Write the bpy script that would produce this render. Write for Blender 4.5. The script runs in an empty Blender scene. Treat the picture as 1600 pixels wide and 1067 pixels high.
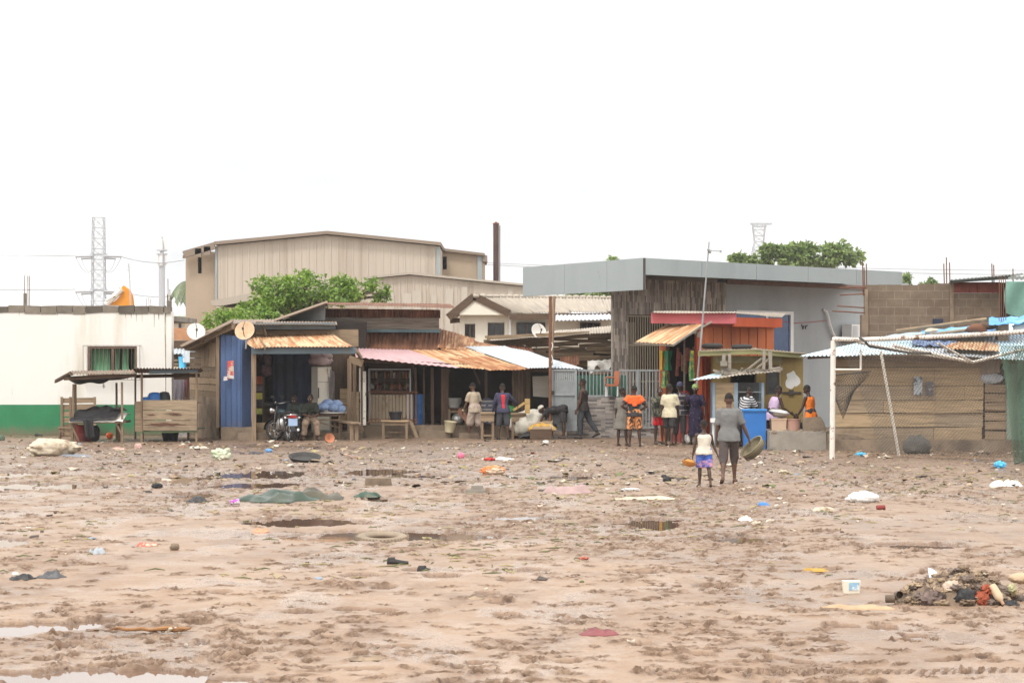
import bpy, math, random
import numpy as np
from mathutils import Vector, Matrix, noise
R = math.radians
rnd = random.Random(7)
sc = bpy.context.scene
C = sc.collection
V = Vector
# ---------------------------------------------------------------- camera, sky, sun, exposure
F, HC, HY = 3600.0, 2.3, 560.0          # focal length in photo pixels, eye height, horizon row
cam_d = bpy.data.cameras.new('camera'); cam = bpy.data.objects.new('camera', cam_d); C.objects.link(cam)
cam.location = (0, 0, HC); cam.rotation_euler = (R(90), 0, 0)
cam_d.sensor_width = 36; cam_d.lens = 81; cam_d.shift_y = 26.5/1600
cam_d.clip_start = .5; cam_d.clip_end = 20000
cam_d.dof.use_dof = False
sc.camera = cam
world = bpy.data.worlds.new('World'); sc.world = world; world.use_nodes = True
wt = world.node_tree; wn = wt.nodes; wl = wt.links
bg = wn['Background']; bg.inputs['Strength'].default_value = .12
sky = wn.new('ShaderNodeTexSky'); sky.sky_type = 'NISHITA'; sky.sun_disc = False
SUN_EL, SUN_ROT = 58, 205
sky.sun_elevation = R(SUN_EL); sky.sun_rotation = R(SUN_ROT); sky.dust_density = 6; sky.air_density = 1.0
tc = wn.new('ShaderNodeTexCoord'); mp = wn.new('ShaderNodeMapping'); mp.inputs['Scale'].default_value = (1, 1, 3.2)
cn = wn.new('ShaderNodeTexNoise'); cn.inputs['Scale'].default_value = 3.0; cn.inputs['Detail'].default_value = 5
cr = wn.new('ShaderNodeValToRGB')
cr.color_ramp.elements[0].position = .44; cr.color_ramp.elements[0].color = (6.0, 6.1, 6.2, 1)
cr.color_ramp.elements[1].position = .80; cr.color_ramp.elements[1].color = (11.8, 11.5, 11.0, 1)
mx = wn.new('ShaderNodeMix'); mx.data_type = 'RGBA'; mx.inputs[0].default_value = .93
wl.new(tc.outputs['Generated'], mp.inputs[0]); wl.new(mp.outputs[0], cn.inputs['Vector'])
sx_ = wn.new('ShaderNodeSeparateXYZ'); wl.new(tc.outputs['Generated'], sx_.inputs[0])   # thinner, greyer cloud low down, brighter overhead
ma = wn.new('ShaderNodeMath'); ma.operation = 'MULTIPLY_ADD'; ma.inputs[1].default_value = 1.1; wl.new(sx_.outputs['Z'], ma.inputs[0]); wl.new(cn.outputs['Fac'], ma.inputs[2])
wl.new(ma.outputs[0], cr.inputs[0]); wl.new(sky.outputs[0], mx.inputs[6]); wl.new(cr.outputs[0], mx.inputs[7])
wl.new(mx.outputs[2], bg.inputs['Color'])
sun_d = bpy.data.lights.new('sun', 'SUN'); sun = bpy.data.objects.new('sun', sun_d); C.objects.link(sun)
sun_d.energy = 1.5; sun_d.angle = R(11); sun_d.color = (1, .96, .9)
sun.rotation_euler = (R(90-SUN_EL), 0, R(180-SUN_ROT))
sc.view_settings.view_transform = 'Standard'; sc.view_settings.look = 'None'
sc.view_settings.exposure = .5; sc.view_settings.gamma = 1
sc.cycles.max_bounces = 6; sc.cycles.diffuse_bounces = 3; sc.cycles.transparent_max_bounces = 12
sc.cycles.use_denoising = True

# ---------------------------------------------------------------- helpers
def X(x, D): return (x-800)*D/F
def Z(y, D): return HC-(y-HY)*D/F
def W(x, y, D): return V((X(x, D), D, Z(y, D)))
def GD(y): return F*HC/(y-HY)
def G(x, y, z=0): D = GD(y); return V((X(x, D), D, z))
def hsh(ix, iy, s):
    n = (ix*374761393+iy*668265263+s*982451653).astype(np.int64) & 0xffffffff
    n = ((n ^ (n >> 13))*1274126177) & 0xffffffff
    n = ((n ^ (n >> 16))*2246822519) & 0xffffffff
    return ((n ^ (n >> 15)) & 0xffffff)/float(0xffffff)
def vn(x, y, s=0):
    x = np.asarray(x, float); y = np.asarray(y, float)
    x0 = np.floor(x); y0 = np.floor(y); fx = x-x0; fy = y-y0; ix = x0.astype(np.int64); iy = y0.astype(np.int64)
    fx = fx*fx*(3-2*fx); fy = fy*fy*(3-2*fy)
    a = hsh(ix, iy, s); b = hsh(ix+1, iy, s); c = hsh(ix, iy+1, s); d = hsh(ix+1, iy+1, s)
    return (a*(1-fx)+b*fx)*(1-fy)+(c*(1-fx)+d*fx)*fy
def fbm(x, y, s=0, o=4):
    t = 0; a = .5; n = 0
    for k in range(o):
        t = t+a*vn(x, y, s+k*17); n += a; a *= .5; x = x*2.03+11.3; y = y*2.03+5.7
    return t/n
def sst(a, b, x): t = np.clip((x-a)/(b-a), 0, 1); return t*t*(3-2*t)

class MB:
    """collects geometry for ONE mesh, in world coordinates"""
    def __init__(s): s.v = []; s.f = []; s.m = []; s.uv = {}; s.mi = 0
    def add(s, vs, fs, uv=None):
        b = len(s.v); s.v.extend([tuple(p) for p in vs])
        if uv:
            for i, t in enumerate(uv): s.uv[b+i] = t
        for f in fs: s.f.append(tuple(i+b for i in f)); s.m.append(s.mi)
        return s
    def hexa(s, p):   # 4 bottom (ccw) + 4 top
        return s.add(p, [(3, 2, 1, 0), (4, 5, 6, 7), (0, 1, 5, 4), (1, 2, 6, 5), (2, 3, 7, 6), (3, 0, 4, 7)])
    def box(s, lo, hi):
        a, b = lo, hi
        return s.hexa([(a[0], a[1], a[2]), (b[0], a[1], a[2]), (b[0], b[1], a[2]), (a[0], b[1], a[2]),
                       (a[0], a[1], b[2]), (b[0], a[1], b[2]), (b[0], b[1], b[2]), (a[0], b[1], b[2])])
    def pbox(s, x0, y0, x1, y1, D0, D1):   # photo-pixel rectangle at depth D0, going back to D1
        return s.box((X(x0, D0), D0, Z(y1, D0)), (X(x1, D0), D1, Z(y0, D0)))
    def beam(s, a, b, w, h=None, up=(0, 0, 1)):
        h = h or w; a = V(a); b = V(b); d = (b-a).normalized(); up = V(up)
        if abs(d.dot(up)) > .97: up = V((0, 1, 0))
        r = d.cross(up).normalized(); u = r.cross(d).normalized(); r = r*w/2; u = u*h/2
        return s.hexa([a-r-u, a+r-u, b+r-u, b-r-u, a-r+u, a+r+u, b+r+u, b-r+u])
    def slab(s, pts, off):   # polygon pushed along off
        n = len(pts); off = V(off); p = [V(q) for q in pts]
        return s.add(p+[q+off for q in p], [tuple(range(n)), tuple(range(2*n-1, n-1, -1))]+[(i, i+n, (i+1) % n+n, (i+1) % n) for i in range(n)])
    def tube(s, pts, r, n=6, cap=True, right=None, ry=None):
        pts = [V(p) for p in pts]; k = len(pts)
        rr = r if isinstance(r, (list, tuple)) else [r]*k
        r2 = ry if ry is not None else rr
        vs = []; fs = []; ref = V(right) if right else None; prev = None
        for i, p in enumerate(pts):
            d = (pts[min(i+1, k-1)]-pts[max(i-1, 0)]).normalized()
            if ref is not None: a = (ref-d*ref.dot(d)).normalized()
            elif prev is not None: a = (prev-d*prev.dot(d)).normalized()
            else: a = d.cross(V((0, 0, 1)) if abs(d.z) < .9 else V((0, 1, 0))).normalized()
            prev = a; b = d.cross(a)
            for j in range(n):
                t = 2*math.pi*j/n; vs.append(p+a*math.cos(t)*rr[i]+b*math.sin(t)*r2[i])
        for i in range(k-1):
            for j in range(n):
                q = (j+1) % n; fs.append((i*n+j, i*n+q, (i+1)*n+q, (i+1)*n+j))
        if cap: fs += [tuple(range(n-1, -1, -1)), tuple(range((k-1)*n, k*n))]
        return s.add(vs, fs)
    def lathe(s, c, prof, n=16, axis=None):   # prof: (radius, height) list about an axis through c
        c = V(c); ax = V(axis).normalized() if axis else V((0, 0, 1))
        a = ax.cross(V((0, 1, 0)) if abs(ax.y) < .9 else V((1, 0, 0))).normalized(); b = ax.cross(a); k = len(prof)
        vs = []; fs = []
        for r, h in prof:
            for j in range(n):
                t = 2*math.pi*j/n; vs.append(c+ax*h+a*math.cos(t)*r+b*math.sin(t)*r)
        for i in range(k-1):
            for j in range(n):
                q = (j+1) % n; fs.append((i*n+j, i*n+q, (i+1)*n+q, (i+1)*n+j))
        if prof[0][0] > 1e-4: fs.append(tuple(range(n-1, -1, -1)))
        if prof[-1][0] > 1e-4: fs.append(tuple(range((k-1)*n, k*n)))
        return s.add(vs, fs)
    def torus(s, c, R1, r, axis, nu=28, nv=8, rz=None):
        c = V(c); ax = V(axis).normalized(); a = ax.cross(V((0, 0, 1)) if abs(ax.z) < .9 else V((1, 0, 0))).normalized(); b = ax.cross(a); rz = rz or r
        vs = []; fs = []
        for i in range(nu):
            t = 2*math.pi*i/nu; d = a*math.cos(t)+b*math.sin(t)
            for j in range(nv):
                q = 2*math.pi*j/nv; vs.append(c+d*(R1+r*math.cos(q))+ax*rz*math.sin(q))
        for i in range(nu):
            for j in range(nv): fs.append((i*nv+j, ((i+1) % nu)*nv+j, ((i+1) % nu)*nv+(j+1) % nv, i*nv+(j+1) % nv))
        return s.add(vs, fs)
    def ico(s, c, rx, ry=None, rz=None, nu=12, nv=8, amp=0, fr=3, seed=0, rot=0, flat=None):
        ry = ry or rx; rz = rz or rx; c = V(c); vs = []; fs = []; M = Matrix.Rotation(rot, 3, 'Z')
        for i in range(nv+1):
            th = math.pi*i/nv
            for j in range(nu):
                ph = 2*math.pi*j/nu; d = V((math.sin(th)*math.cos(ph), math.sin(th)*math.sin(ph), math.cos(th)))
                k = 1+(amp*noise.turbulence(d*fr+V((seed, seed*.7, 0)), 3, True)-amp*.5 if amp else 0)
                p = V((d.x*rx, d.y*ry, d.z*rz))*k
                if flat is not None and p.z < flat: p.z = flat
                vs.append(c+M @ p)
        for i in range(nv):
            for j in range(nu):
                q = (j+1) % nu; fs.append((i*nu+j, (i+1)*nu+j, (i+1)*nu+q, i*nu+q))
        return s.add(vs, fs)
    def corr(s, a, b, c, d, pitch=.09, amp=.014, rows=4, jit=.012, th=.006, seed=1):
        """corrugated sheet: ridges run a->d and b->c, waves counted along a->b"""
        a, b, c, d = map(V, (a, b, c, d)); L = max((b-a).length, (c-d).length); H = ((d-a).length+(c-b).length)/2
        nw = max(2, int(L/pitch)); n = nw*4; nrm = (b-a).cross(d-a).normalized()
        rg = random.Random(seed); top = []; uv = []
        for j in range(rows+1):
            v = j/rows
            for i in range(n+1):
                u = i/n; p = a.lerp(b, u).lerp(d.lerp(c, u), v)
                w = amp*math.cos(2*math.pi*u*nw)+jit*2*(noise.noise(V((u*L*.8, v*H*.8, seed*3.1))))
                p = p+nrm*w
                if j == rows: p = p+(d-a).normalized()*jit*(2*noise.noise(V((u*L*2.2, seed, 0)))+1.6*(int(u*L/.85+seed) % 3-1))
                top.append(p); uv.append((u*L, v*H))
        N = (n+1)*(rows+1); vs = top+[p-nrm*th for p in top]; fs = []
        for j in range(rows):
            for i in range(n):
                q = j*(n+1)+i; fs.append((q, q+1, q+n+2, q+n+1)); fs.append((q+N, q+N+n+1, q+N+n+2, q+N+1))
        for j in (0, rows):
            for i in range(n): q = j*(n+1)+i; fs.append((q, q+1, q+1+N, q+N))
        for i in (0, n):
            for j in range(rows): q = j*(n+1)+i; fs.append((q, q+n+1, q+n+1+N, q+N))
        return s.add(vs, fs, uv+uv)
    def sheet(s, fn, nu, nv, th=.004):   # fn(u,v)->Vector, closed thin cloth
        g = [[fn(i/nu, j/nv) for i in range(nu+1)] for j in range(nv+1)]
        top = [p for r in g for p in r]; N = len(top); vs = top+[p-V((0, th*.5, th)) for p in top]; fs = []
        w = nu+1
        for j in range(nv):
            for i in range(nu):
                q = j*w+i; fs.append((q, q+1, q+w+1, q+w)); fs.append((q+N, q+N+w, q+N+w+1, q+N+1))
        for j in (0, nv):
            for i in range(nu): q = j*w+i; fs.append((q, q+1, q+1+N, q+N))
        for i in (0, nu):
            for j in range(nv): q = j*w+i; fs.append((q, q+w, q+w+N, q+N))
        uv = [(i/nu, j/nv) for j in range(nv+1) for i in range(nu+1)]
        return s.add(vs, fs, uv+uv)
    def wallx(s, x0, x1, z0, z1, y0, y1, ops=()):   # wall facing the camera with openings (x0,x1,z0,z1)
        xs = sorted({x0, x1, *[o[i] for o in ops for i in (0, 1)]}); zs = sorted({z0, z1, *[o[i] for o in ops for i in (2, 3)]})
        for i in range(len(xs)-1):
            run = None
            for j in range(len(zs)-1):
                cx = (xs[i]+xs[i+1])/2; cz = (zs[j]+zs[j+1])/2
                inside = any(o[0] < cx < o[1] and o[2] < cz < o[3] for o in ops)
                if not inside: run = (run[0] if run else zs[j], zs[j+1])
                if run and (inside or j == len(zs)-2): s.box((xs[i], y0, run[0]), (xs[i+1], y1, run[1])); run = None
        return s

WORLD = {}
def tag(o, label=None, cat=None, group=None, kind=None):
    for k, v in (('label', label), ('category', cat), ('group', group), ('kind', kind)):
        if v: o[k] = v
    return o
def thing(name, label, cat, loc, group=None):
    o = bpy.data.objects.new(name, None); C.objects.link(o); o.location = loc; o.empty_display_size = .2
    WORLD[o.name] = V(loc); return tag(o, label, cat, group)
def mesh_of(name, mb, mat, org, smooth=None):
    me = bpy.data.meshes.new(name); ox, oy, oz = org
    me.from_pydata([(p[0]-ox, p[1]-oy, p[2]-oz) for p in mb.v], [], mb.f)
    for m in (mat if isinstance(mat, (list, tuple)) else [mat]): me.materials.append(m)
    me.polygons.foreach_set('material_index', mb.m)
    if mb.uv:
        ul = me.uv_layers.new(name='UVMap'); li = np.zeros(len(me.loops), int); me.loops.foreach_get('vertex_index', li)
        arr = np.zeros((len(mb.v), 2)); 
        for k, t in mb.uv.items(): arr[k] = t
        ul.data.foreach_set('uv', arr[li].ravel())
    if smooth:
        me.polygons.foreach_set('use_smooth', [True]*len(me.polygons))
        if smooth < 180: me.set_sharp_from_angle(angle=R(smooth))
    me.update(); return me
def part(name, mb, mat, parent, smooth=None, label=None):
    org = WORLD[parent.name]
    o = bpy.data.objects.new(name, mesh_of(name, mb, mat, org, smooth)); C.objects.link(o)
    o.parent = parent; WORLD[o.name] = org
    return tag(o, label)
def part_each(name, mb, mat, parent):   # every loose piece becomes a part of its own
    p = list(range(len(mb.v)))
    def root(i):
        while p[i] != i: p[i] = p[p[i]]; i = p[i]
        return i
    for f in mb.f:
        for i in f[1:]: p[root(i)] = root(f[0])
    gs = {}
    for f in mb.f: gs.setdefault(root(f[0]), []).append(f)
    for fs in gs.values():
        ids = sorted({i for f in fs for i in f}); mp_ = {i: k for k, i in enumerate(ids)}; m = MB(); m.add([mb.v[i] for i in ids], [tuple(mp_[i] for i in f) for f in fs]); part(name, m, mat, parent)
def solo(name, mb, mat, label, cat, group=None, kind=None, smooth=None):
    a = np.array(mb.v); org = V(((a[:, 0].min()+a[:, 0].max())/2, (a[:, 1].min()+a[:, 1].max())/2, a[:, 2].min()))
    o = bpy.data.objects.new(name, mesh_of(name, mb, mat, org, smooth)); C.objects.link(o); o.location = org; WORLD[o.name] = org
    return tag(o, label, cat, group, kind)
def struct(name, mb, mat, smooth=None): return solo(name, mb, mat, None, None, None, 'structure', smooth)
def copy_tree(o, loc=None, label=None, par=None, rz=None):
    c = o.copy(); C.objects.link(c)
    if par: c.parent = par
    if loc is not None: c.location = loc
    if rz is not None: c.rotation_euler = (0, 0, rz)
    if label: c['label'] = label
    for ch in list(o.children): copy_tree(ch, par=c)
    return c

# ---------------------------------------------------------------- materials
MATS = {}
def newmat(name):
    m = bpy.data.materials.new(name); m.use_nodes = True; nt = m.node_tree
    return m, nt, nt.nodes, nt.links, nt.nodes['Principled BSDF']
def col4(c): return (c[0], c[1], c[2], 1)
def mixc(nt, fac, a, b, blend='MIX'):
    n = nt.nodes.new('ShaderNodeMix'); n.data_type = 'RGBA'; n.blend_type = blend
    for sock, val in ((n.inputs[0], fac), (n.inputs[6], a), (n.inputs[7], b)):
        if hasattr(val, 'is_linked') or isinstance(val, bpy.types.NodeSocket): nt.links.new(val, sock)
        elif isinstance(val, (int, float)): sock.default_value = val
        else: sock.default_value = col4(val)
    return n.outputs[2]
def noi(nt, vec, scale, detail=5, rough=.6, dist=0):
    n = nt.nodes.new('ShaderNodeTexNoise'); n.inputs['Scale'].default_value = scale; n.inputs['Detail'].default_value = detail
    n.inputs['Roughness'].default_value = rough; n.inputs['Distortion'].default_value = dist
    if vec is not None: nt.links.new(vec, n.inputs['Vector'])
    return n.outputs['Fac']
def ramp(nt, fac, a, b, ca=(0, 0, 0), cb=(1, 1, 1)):
    n = nt.nodes.new('ShaderNodeValToRGB'); e = n.color_ramp.elements; e[0].position = a; e[1].position = b; e[0].color = col4(ca); e[1].color = col4(cb)
    nt.links.new(fac, n.inputs[0]); return n.outputs[0]
def vecs(nt, coord='Object', scale=(1, 1, 1), rot=(0, 0, 0)):
    t = nt.nodes.new('ShaderNodeTexCoord'); m = nt.nodes.new('ShaderNodeMapping'); m.inputs['Scale'].default_value = scale; m.inputs['Rotation'].default_value = rot
    nt.links.new(t.outputs[coord], m.inputs[0]); return m.outputs[0]
def bump(nt, b, fac, strength, dist=.02):
    n = nt.nodes.new('ShaderNodeBump'); n.inputs['Strength'].default_value = strength; n.inputs['Distance'].default_value = dist
    nt.links.new(fac, n.inputs['Height']); nt.links.new(n.outputs[0], b.inputs['Normal'])
def mat(name, col, rough=.8, var=.25, scale=5, stretch=(1, 1, 1), col2=None, fac=(.5, .62), s2=None, st2=None, bmp=.2, bs=None, island=0, coord='Object', metal=0, spec=.3, col3=None, fac3=(.58, .66), s3=1.3):
    if name in MATS: return MATS[name]
    m, nt, N, L, b = newmat(name); v = vecs(nt, coord, stretch)
    c = mixc(nt, ramp(nt, noi(nt, v, scale), .25, .75), tuple(x*(1-var) for x in col), tuple(min(.9, x*(1+var)) for x in col))
    if col2: c = mixc(nt, ramp(nt, noi(nt, vecs(nt, coord, st2 or stretch), s2 or scale*.35, 6, .65), *fac), c, col2)
    if col3: c = mixc(nt, ramp(nt, noi(nt, vecs(nt, coord, st2 or stretch), s3, 7, .7, .4), *fac3), c, col3)
    if island:
        g = N.new('ShaderNodeNewGeometry'); c = mixc(nt, 1.0, c, ramp(nt, g.outputs['Random Per Island'], 0, 1, (1-island,)*3, (1+island*.4,)*3), 'MULTIPLY')
    L.new(c, b.inputs['Base Color']); b.inputs['Roughness'].default_value = rough; b.inputs['Metallic'].default_value = metal
    b.inputs['Specular IOR Level'].default_value = spec
    if bmp: bump(nt, b, noi(nt, v, bs or scale*4, 5), bmp)
    MATS[name] = m; return m
def wood(name, col, axis='x', dark=(.05, .035, .025)):
    st = {'x': (.6, 6, 9), 'z': (9, 6, .6), 'y': (9, .6, 9)}[axis]
    return mat(name, col, .85, .35, 3, st, dark, (.55, .78), 1.4, island=.45, bmp=.35, bs=8)
def brick(name, c1, c2, mortar, w, h, msize=.02, rot=(R(90), 0, 0), off=.5, rough=.8, var=None, bmp=.5, bias=0):
    m, nt, N, L, b = newmat(name); t = N.new('ShaderNodeTexCoord'); mp = N.new('ShaderNodeMapping'); mp.inputs['Rotation'].default_value = rot or (0, 0, 0)
    L.new(t.outputs['UV' if rot is None else 'Object'], mp.inputs[0])
    br = N.new('ShaderNodeTexBrick'); L.new(mp.outputs[0], br.inputs['Vector']); br.offset = off
    br.inputs['Color1'].default_value = col4(c1); br.inputs['Color2'].default_value = col4(c2); br.inputs['Mortar'].default_value = col4(mortar)
    br.inputs['Scale'].default_value = 1; br.inputs['Brick Width'].default_value = w; br.inputs['Row Height'].default_value = h
    br.inputs['Mortar Size'].default_value = msize; br.inputs['Mortar Smooth'].default_value = .3; br.inputs['Bias'].default_value = bias
    c = mixc(nt, 1.0, br.outputs['Color'], ramp(nt, noi(nt, t.outputs['Object'], 1.7, 7, .7), .25, .75, (.6, .6, .6), (1.15, 1.15, 1.15)), 'MULTIPLY')
    if var: c = mixc(nt, ramp(nt, noi(nt, t.outputs['Object'], .9, 7, .7), .5, .68), c, var)
    L.new(c, b.inputs['Base Color']); b.inputs['Roughness'].default_value = rough
    bump(nt, b, br.outputs['Fac'], -bmp, .01); return m
def leafmat(name, c1, c2):
    m, nt, N, L, b = newmat(name); g = N.new('ShaderNodeNewGeometry')
    c = mixc(nt, g.outputs['Random Per Island'], c1, c2)
    c = mixc(nt, 1.0, c, ramp(nt, noi(nt, vecs(nt), .9, 4), .3, .7, (.6, .65, .6), (1.25, 1.2, 1.0)), 'MULTIPLY')
    L.new(c, b.inputs['Base Color']); b.inputs['Roughness'].default_value = .45
    tr = N.new('ShaderNodeBsdfTranslucent'); L.new(c, tr.inputs[0]); ms = N.new('ShaderNodeMixShader'); ms.inputs[0].default_value = .3
    L.new(b.outputs[0], ms.inputs[1]); L.new(tr.outputs[0], ms.inputs[2]); L.new(ms.outputs[0], N['Material Output'].inputs[0]); return m

M = {}
M['wood_h'] = wood('weathered plank', (.30, .22, .145)); M['wood_v'] = wood('weathered post', (.25, .18, .12), 'z'); M['wood_y'] = wood('weathered rafter', (.22, .16, .11), 'y')
M['wood_dark'] = wood('dark plank', (.115, .075, .05)); M['wood_darkv'] = wood('dark post', (.12, .08, .055), 'z')
M['wood_pale'] = wood('pale plank', (.42, .31, .19)); M['wood_grey'] = wood('grey plank', (.27, .24, .2)); M['ply'] = wood('plywood board', (.35, .27, .185), 'x', (.12, .075, .05))
M['wood_yel'] = wood('new timber', (.5, .34, .14))
M['rust'] = mat('rusty tin', (.30, .13, .06), .75, .4, 2.2, (5, .7, 1), (.50, .33, .18), (.48, .6), 1.2, (5, .6, 1), coord='UV', col3=(.10, .04, .025), fac3=(.58, .7), s3=1.1)
M['rust_tan'] = mat('tan rusted tin', (.40, .19, .085), .75, .35, 2.2, (5, .6, 1), (.60, .43, .27), (.44, .56), 1.4, (5, .5, 1), coord='UV', col3=(.22, .09, .04), fac3=(.55, .66), s3=1.0)
M['rust_dark'] = mat('dark rusted tin', (.155, .07, .042), .8, .35, 2, (3, .8, 1), (.25, .12, .07), (.48, .62), 1.0, coord='UV', col3=(.05, .03, .022), fac3=(.56, .7), s3=.8)
M['pink_tin'] = mat('faded pink tin', (.50, .33, .345), .6, .12, 2, (2, .6, 1), (.40, .23, .22), (.55, .7), .8, coord='UV', col3=(.33, .15, .1), fac3=(.66, .73), s3=1.2)
M['white_tin'] = mat('pale zinc tin', (.44, .48, .52), .5, .12, 2, (3, .6, 1), (.32, .33, .34), (.55, .7), 1, coord='UV', metal=0, spec=.6, col3=(.33, .24, .17), fac3=(.70, .76), s3=1.0)
M['blue_tin'] = mat('pale blue tin', (.55, .72, .80), .5, .1, 2, (3, .6, 1), (.68, .72, .72), (.5, .64), 1, coord='UV', col3=(.45, .36, .24), fac3=(.64, .72), s3=1.0)
M['old_tin'] = mat('old brown tin', (.24, .19, .15), .7, .3, 2, (3, .6, 1), (.33, .2, .12), (.52, .64), 1, coord='UV')
M['asb'] = mat('weathered fibre cement roof', (.40, .355, .30), .9, .2, 2, (4, .6, 1), (.26, .23, .2), (.52, .68), 1, coord='UV', col3=(.5, .47, .42), fac3=(.6, .7), s3=2)
M['white_wall'] = mat('white painted plaster', (.77, .755, .715), .85, .04, .8, (1, 1, .5), (.60, .56, .47), (.54, .76), .6, (2.2, 1, .25), bmp=.1, bs=30, col3=(.42, .37, .30), fac3=(.66, .78), s3=1.6)
M['green_paint'] = mat('green painted plaster', (.035, .21, .095), .6, .18, 1.5, (1, 1, .6), (.07, .19, .10), (.55, .7), .9, bmp=.1, col3=(.16, .13, .08), fac3=(.68, .74), s3=1.1)
M['cream_wall'] = mat('cream plaster', (.74, .70, .60), .85, .06, 1, (1, 1, .5), (.5, .45, .36), (.6, .75), .7, (2, 1, .4), bmp=.1)
M['concrete'] = mat('grey concrete', (.27, .245, .21), .9, .25, 2, col2=(.15, .13, .11), fac=(.5, .68), s2=1.2, bmp=.4)
M['concrete_mud'] = mat('mud stained concrete', (.235, .18, .13), .9, .25, 2, col2=(.11, .08, .06), fac=(.46, .66), s2=1.3, bmp=.5)
M['stain'] = mat('black water stain', (.16, .13, .09), .9, .4, 3, (6, 1, .5), (.55, .52, .42), (.42, .6), 2.5, (6, 1, .4))
M['block_old'] = mat('old cement block', (.19, .165, .135), .9, .3, 3, island=.45, bmp=.6)
M['bldg_grey'] = mat('blue grey plaster', (.37, .395, .41), .8, .06, 1, (1, 1, .5), (.32, .34, .355), (.5, .68), .6, bmp=.08, col3=(.36, .29, .22), fac3=(.72, .8), s3=.5)
M['clad'] = mat('grey aluminium cladding', (.31, .35, .36), .5, .03, .6, bmp=0, spec=.35, col2=(.275, .31, .32), fac=(.5, .7), s2=.5, st2=(2, 2, .5), col3=(.215, .225, .22), fac3=(.62, .74), s3=1.2)
M['steel_grey'] = mat('grey painted steel', (.29, .315, .325), .5, .15, 6, col2=(.2, .13, .09), fac=(.62, .7), s2=5, bmp=.05)
M['steel_dark'] = mat('dark steel', (.06, .05, .045), .5, .2, 6, bmp=0); M['steel_rust'] = mat('rusty steel', (.16, .075, .045), .8, .3, 8, bmp=.1)
M['galv'] = mat('galvanised steel', (.36, .38, .39), .45, .15, 4, bmp=0, metal=.3)
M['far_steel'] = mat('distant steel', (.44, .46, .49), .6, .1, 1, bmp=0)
M['white_paint'] = mat('white painted tube', (.74, .70, .64), .5, .06, 6, col2=(.20, .10, .055), fac=(.57, .62), s2=5, bmp=.05)
M['white_tube'] = mat('worn white tube', (.72, .68, .61), .5, .1, 4, col2=(.42, .33, .25), fac=(.62, .72), s2=3, bmp=.05)
M['blue_inner'] = mat('shade dark blue sheet', (.035, .05, .10), .6, .2, 1.5, (1, 1, .4), (.02, .025, .04), (.45, .65), 1, bmp=.05)  # inner wall blue darkened to carry the shop's shade in its colour
M['white_al'] = mat('white aluminium', (.8, .8, .8), .4, .03, 3, bmp=0)
M['orange_paint'] = mat('orange painted sheet', (.58, .175, .07), .6, .12, 1.5, (1, 1, .4), (.46, .15, .07), (.5, .65), .9, bmp=.05)
M['orange_dark'] = mat('deep orange paint', (.46, .085, .03), .6, .2, 2, bmp=.05)
M['pink_paint'] = mat('raspberry painted board', (.46, .115, .13), .6, .1, 2, (1, 1, 1), (.36, .09, .09), (.55, .7), 1, bmp=.1)
M['maroon'] = mat('maroon paint', (.24, .045, .04), .6, .2, 2, col2=(.12, .04, .03), fac=(.52, .66), s2=1.5, bmp=.1)
M['olive'] = mat('mustard painted board', (.30, .215, .08), .7, .18, 2, (1, 1, .6), (.19, .13, .06), (.5, .66), 1.1, bmp=.15)
M['olive_trim'] = mat('olive painted trim', (.26, .25, .12), .7, .15, 2, bmp=.1)
M['blue_sheet'] = mat('blue painted sheet', (.075, .125, .255), .55, .12, 1.5, (1, 1, .4), (.055, .085, .17), (.5, .68), 1, bmp=.05)
M['bluegrey_paint'] = mat('slate painted beam', (.13, .175, .205), .6, .2, 2, bmp=.1, col2=(.2, .17, .14), fac=(.6, .7), s2=2)
M['blue_plastic'] = mat('blue plastic', (.035, .17, .50), .4, .1, 2, bmp=0, col2=(.05, .12, .33), fac=(.55, .7), s2=1.5)
M['sky_plastic'] = mat('light blue plastic', (.10, .48, .78), .4, .06, 3, bmp=0)
M['beige_plastic'] = mat('beige plastic', (.55, .40, .29), .45, .08, 3, bmp=0); M['pink_plastic'] = mat('dusty pink plastic', (.42, .24, .19), .45, .08, 3, bmp=0)
M['cream_plastic'] = mat('cream plastic', (.62, .56, .38), .5, .1, 3, bmp=0)
M['black_plastic'] = mat('black plastic', (.03, .03, .033), .45, .2, 4, bmp=0); M['rubber'] = mat('black rubber', (.045, .043, .042), .75, .2, 5, bmp=.1)
M['rubber_mud'] = mat('muddy tyre rubber', (.27, .215, .16), .8, .2, 5, col2=(.25, .19, .14), fac=(.5, .65), bmp=.2)
M['white_plastic'] = mat('white plastic', (.78, .78, .76), .4, .05, 4, bmp=0); M['white_bag'] = mat('white polythene', (.76, .74, .70), .45, .08, 5, bmp=.3)
M['sack'] = mat('dirty woven sack', (.56, .49, .38), .8, .2, 3, col2=(.25, .18, .12), fac=(.48, .64), s2=2.5, bmp=.4)
M['sack_white'] = mat('pale woven sack', (.58, .55, .48), .8, .15, 3, col2=(.36, .3, .23), fac=(.52, .66), s2=2, bmp=.5)
M['mudcloth'] = mat('mud soaked cloth', (.20, .145, .105), .8, .35, 4, col2=(.36, .27, .19), fac=(.48, .62), s2=3, bmp=.6)
M['tarp_black'] = mat('black tarpaulin', (.030, .030, .032), .5, .3, 3, bmp=.5, col2=(.07, .065, .06), fac=(.55, .7)); M['tarp_green'] = mat('dark green canvas', (.045, .085, .062), .7, .3, 3, bmp=.4, col2=(.14, .13, .10), fac=(.55, .68))
M['tarp_blue'] = mat('sky blue tarpaulin', (.10, .33, .68), .55, .15, 3, bmp=.4, col2=(.25, .5, .75), fac=(.5, .65)); M['tarp_teal'] = mat('faded teal canvas', (.13, .25, .21), .7, .2, 2, bmp=.4, col2=(.22, .2, .16), fac=(.55, .66))
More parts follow.
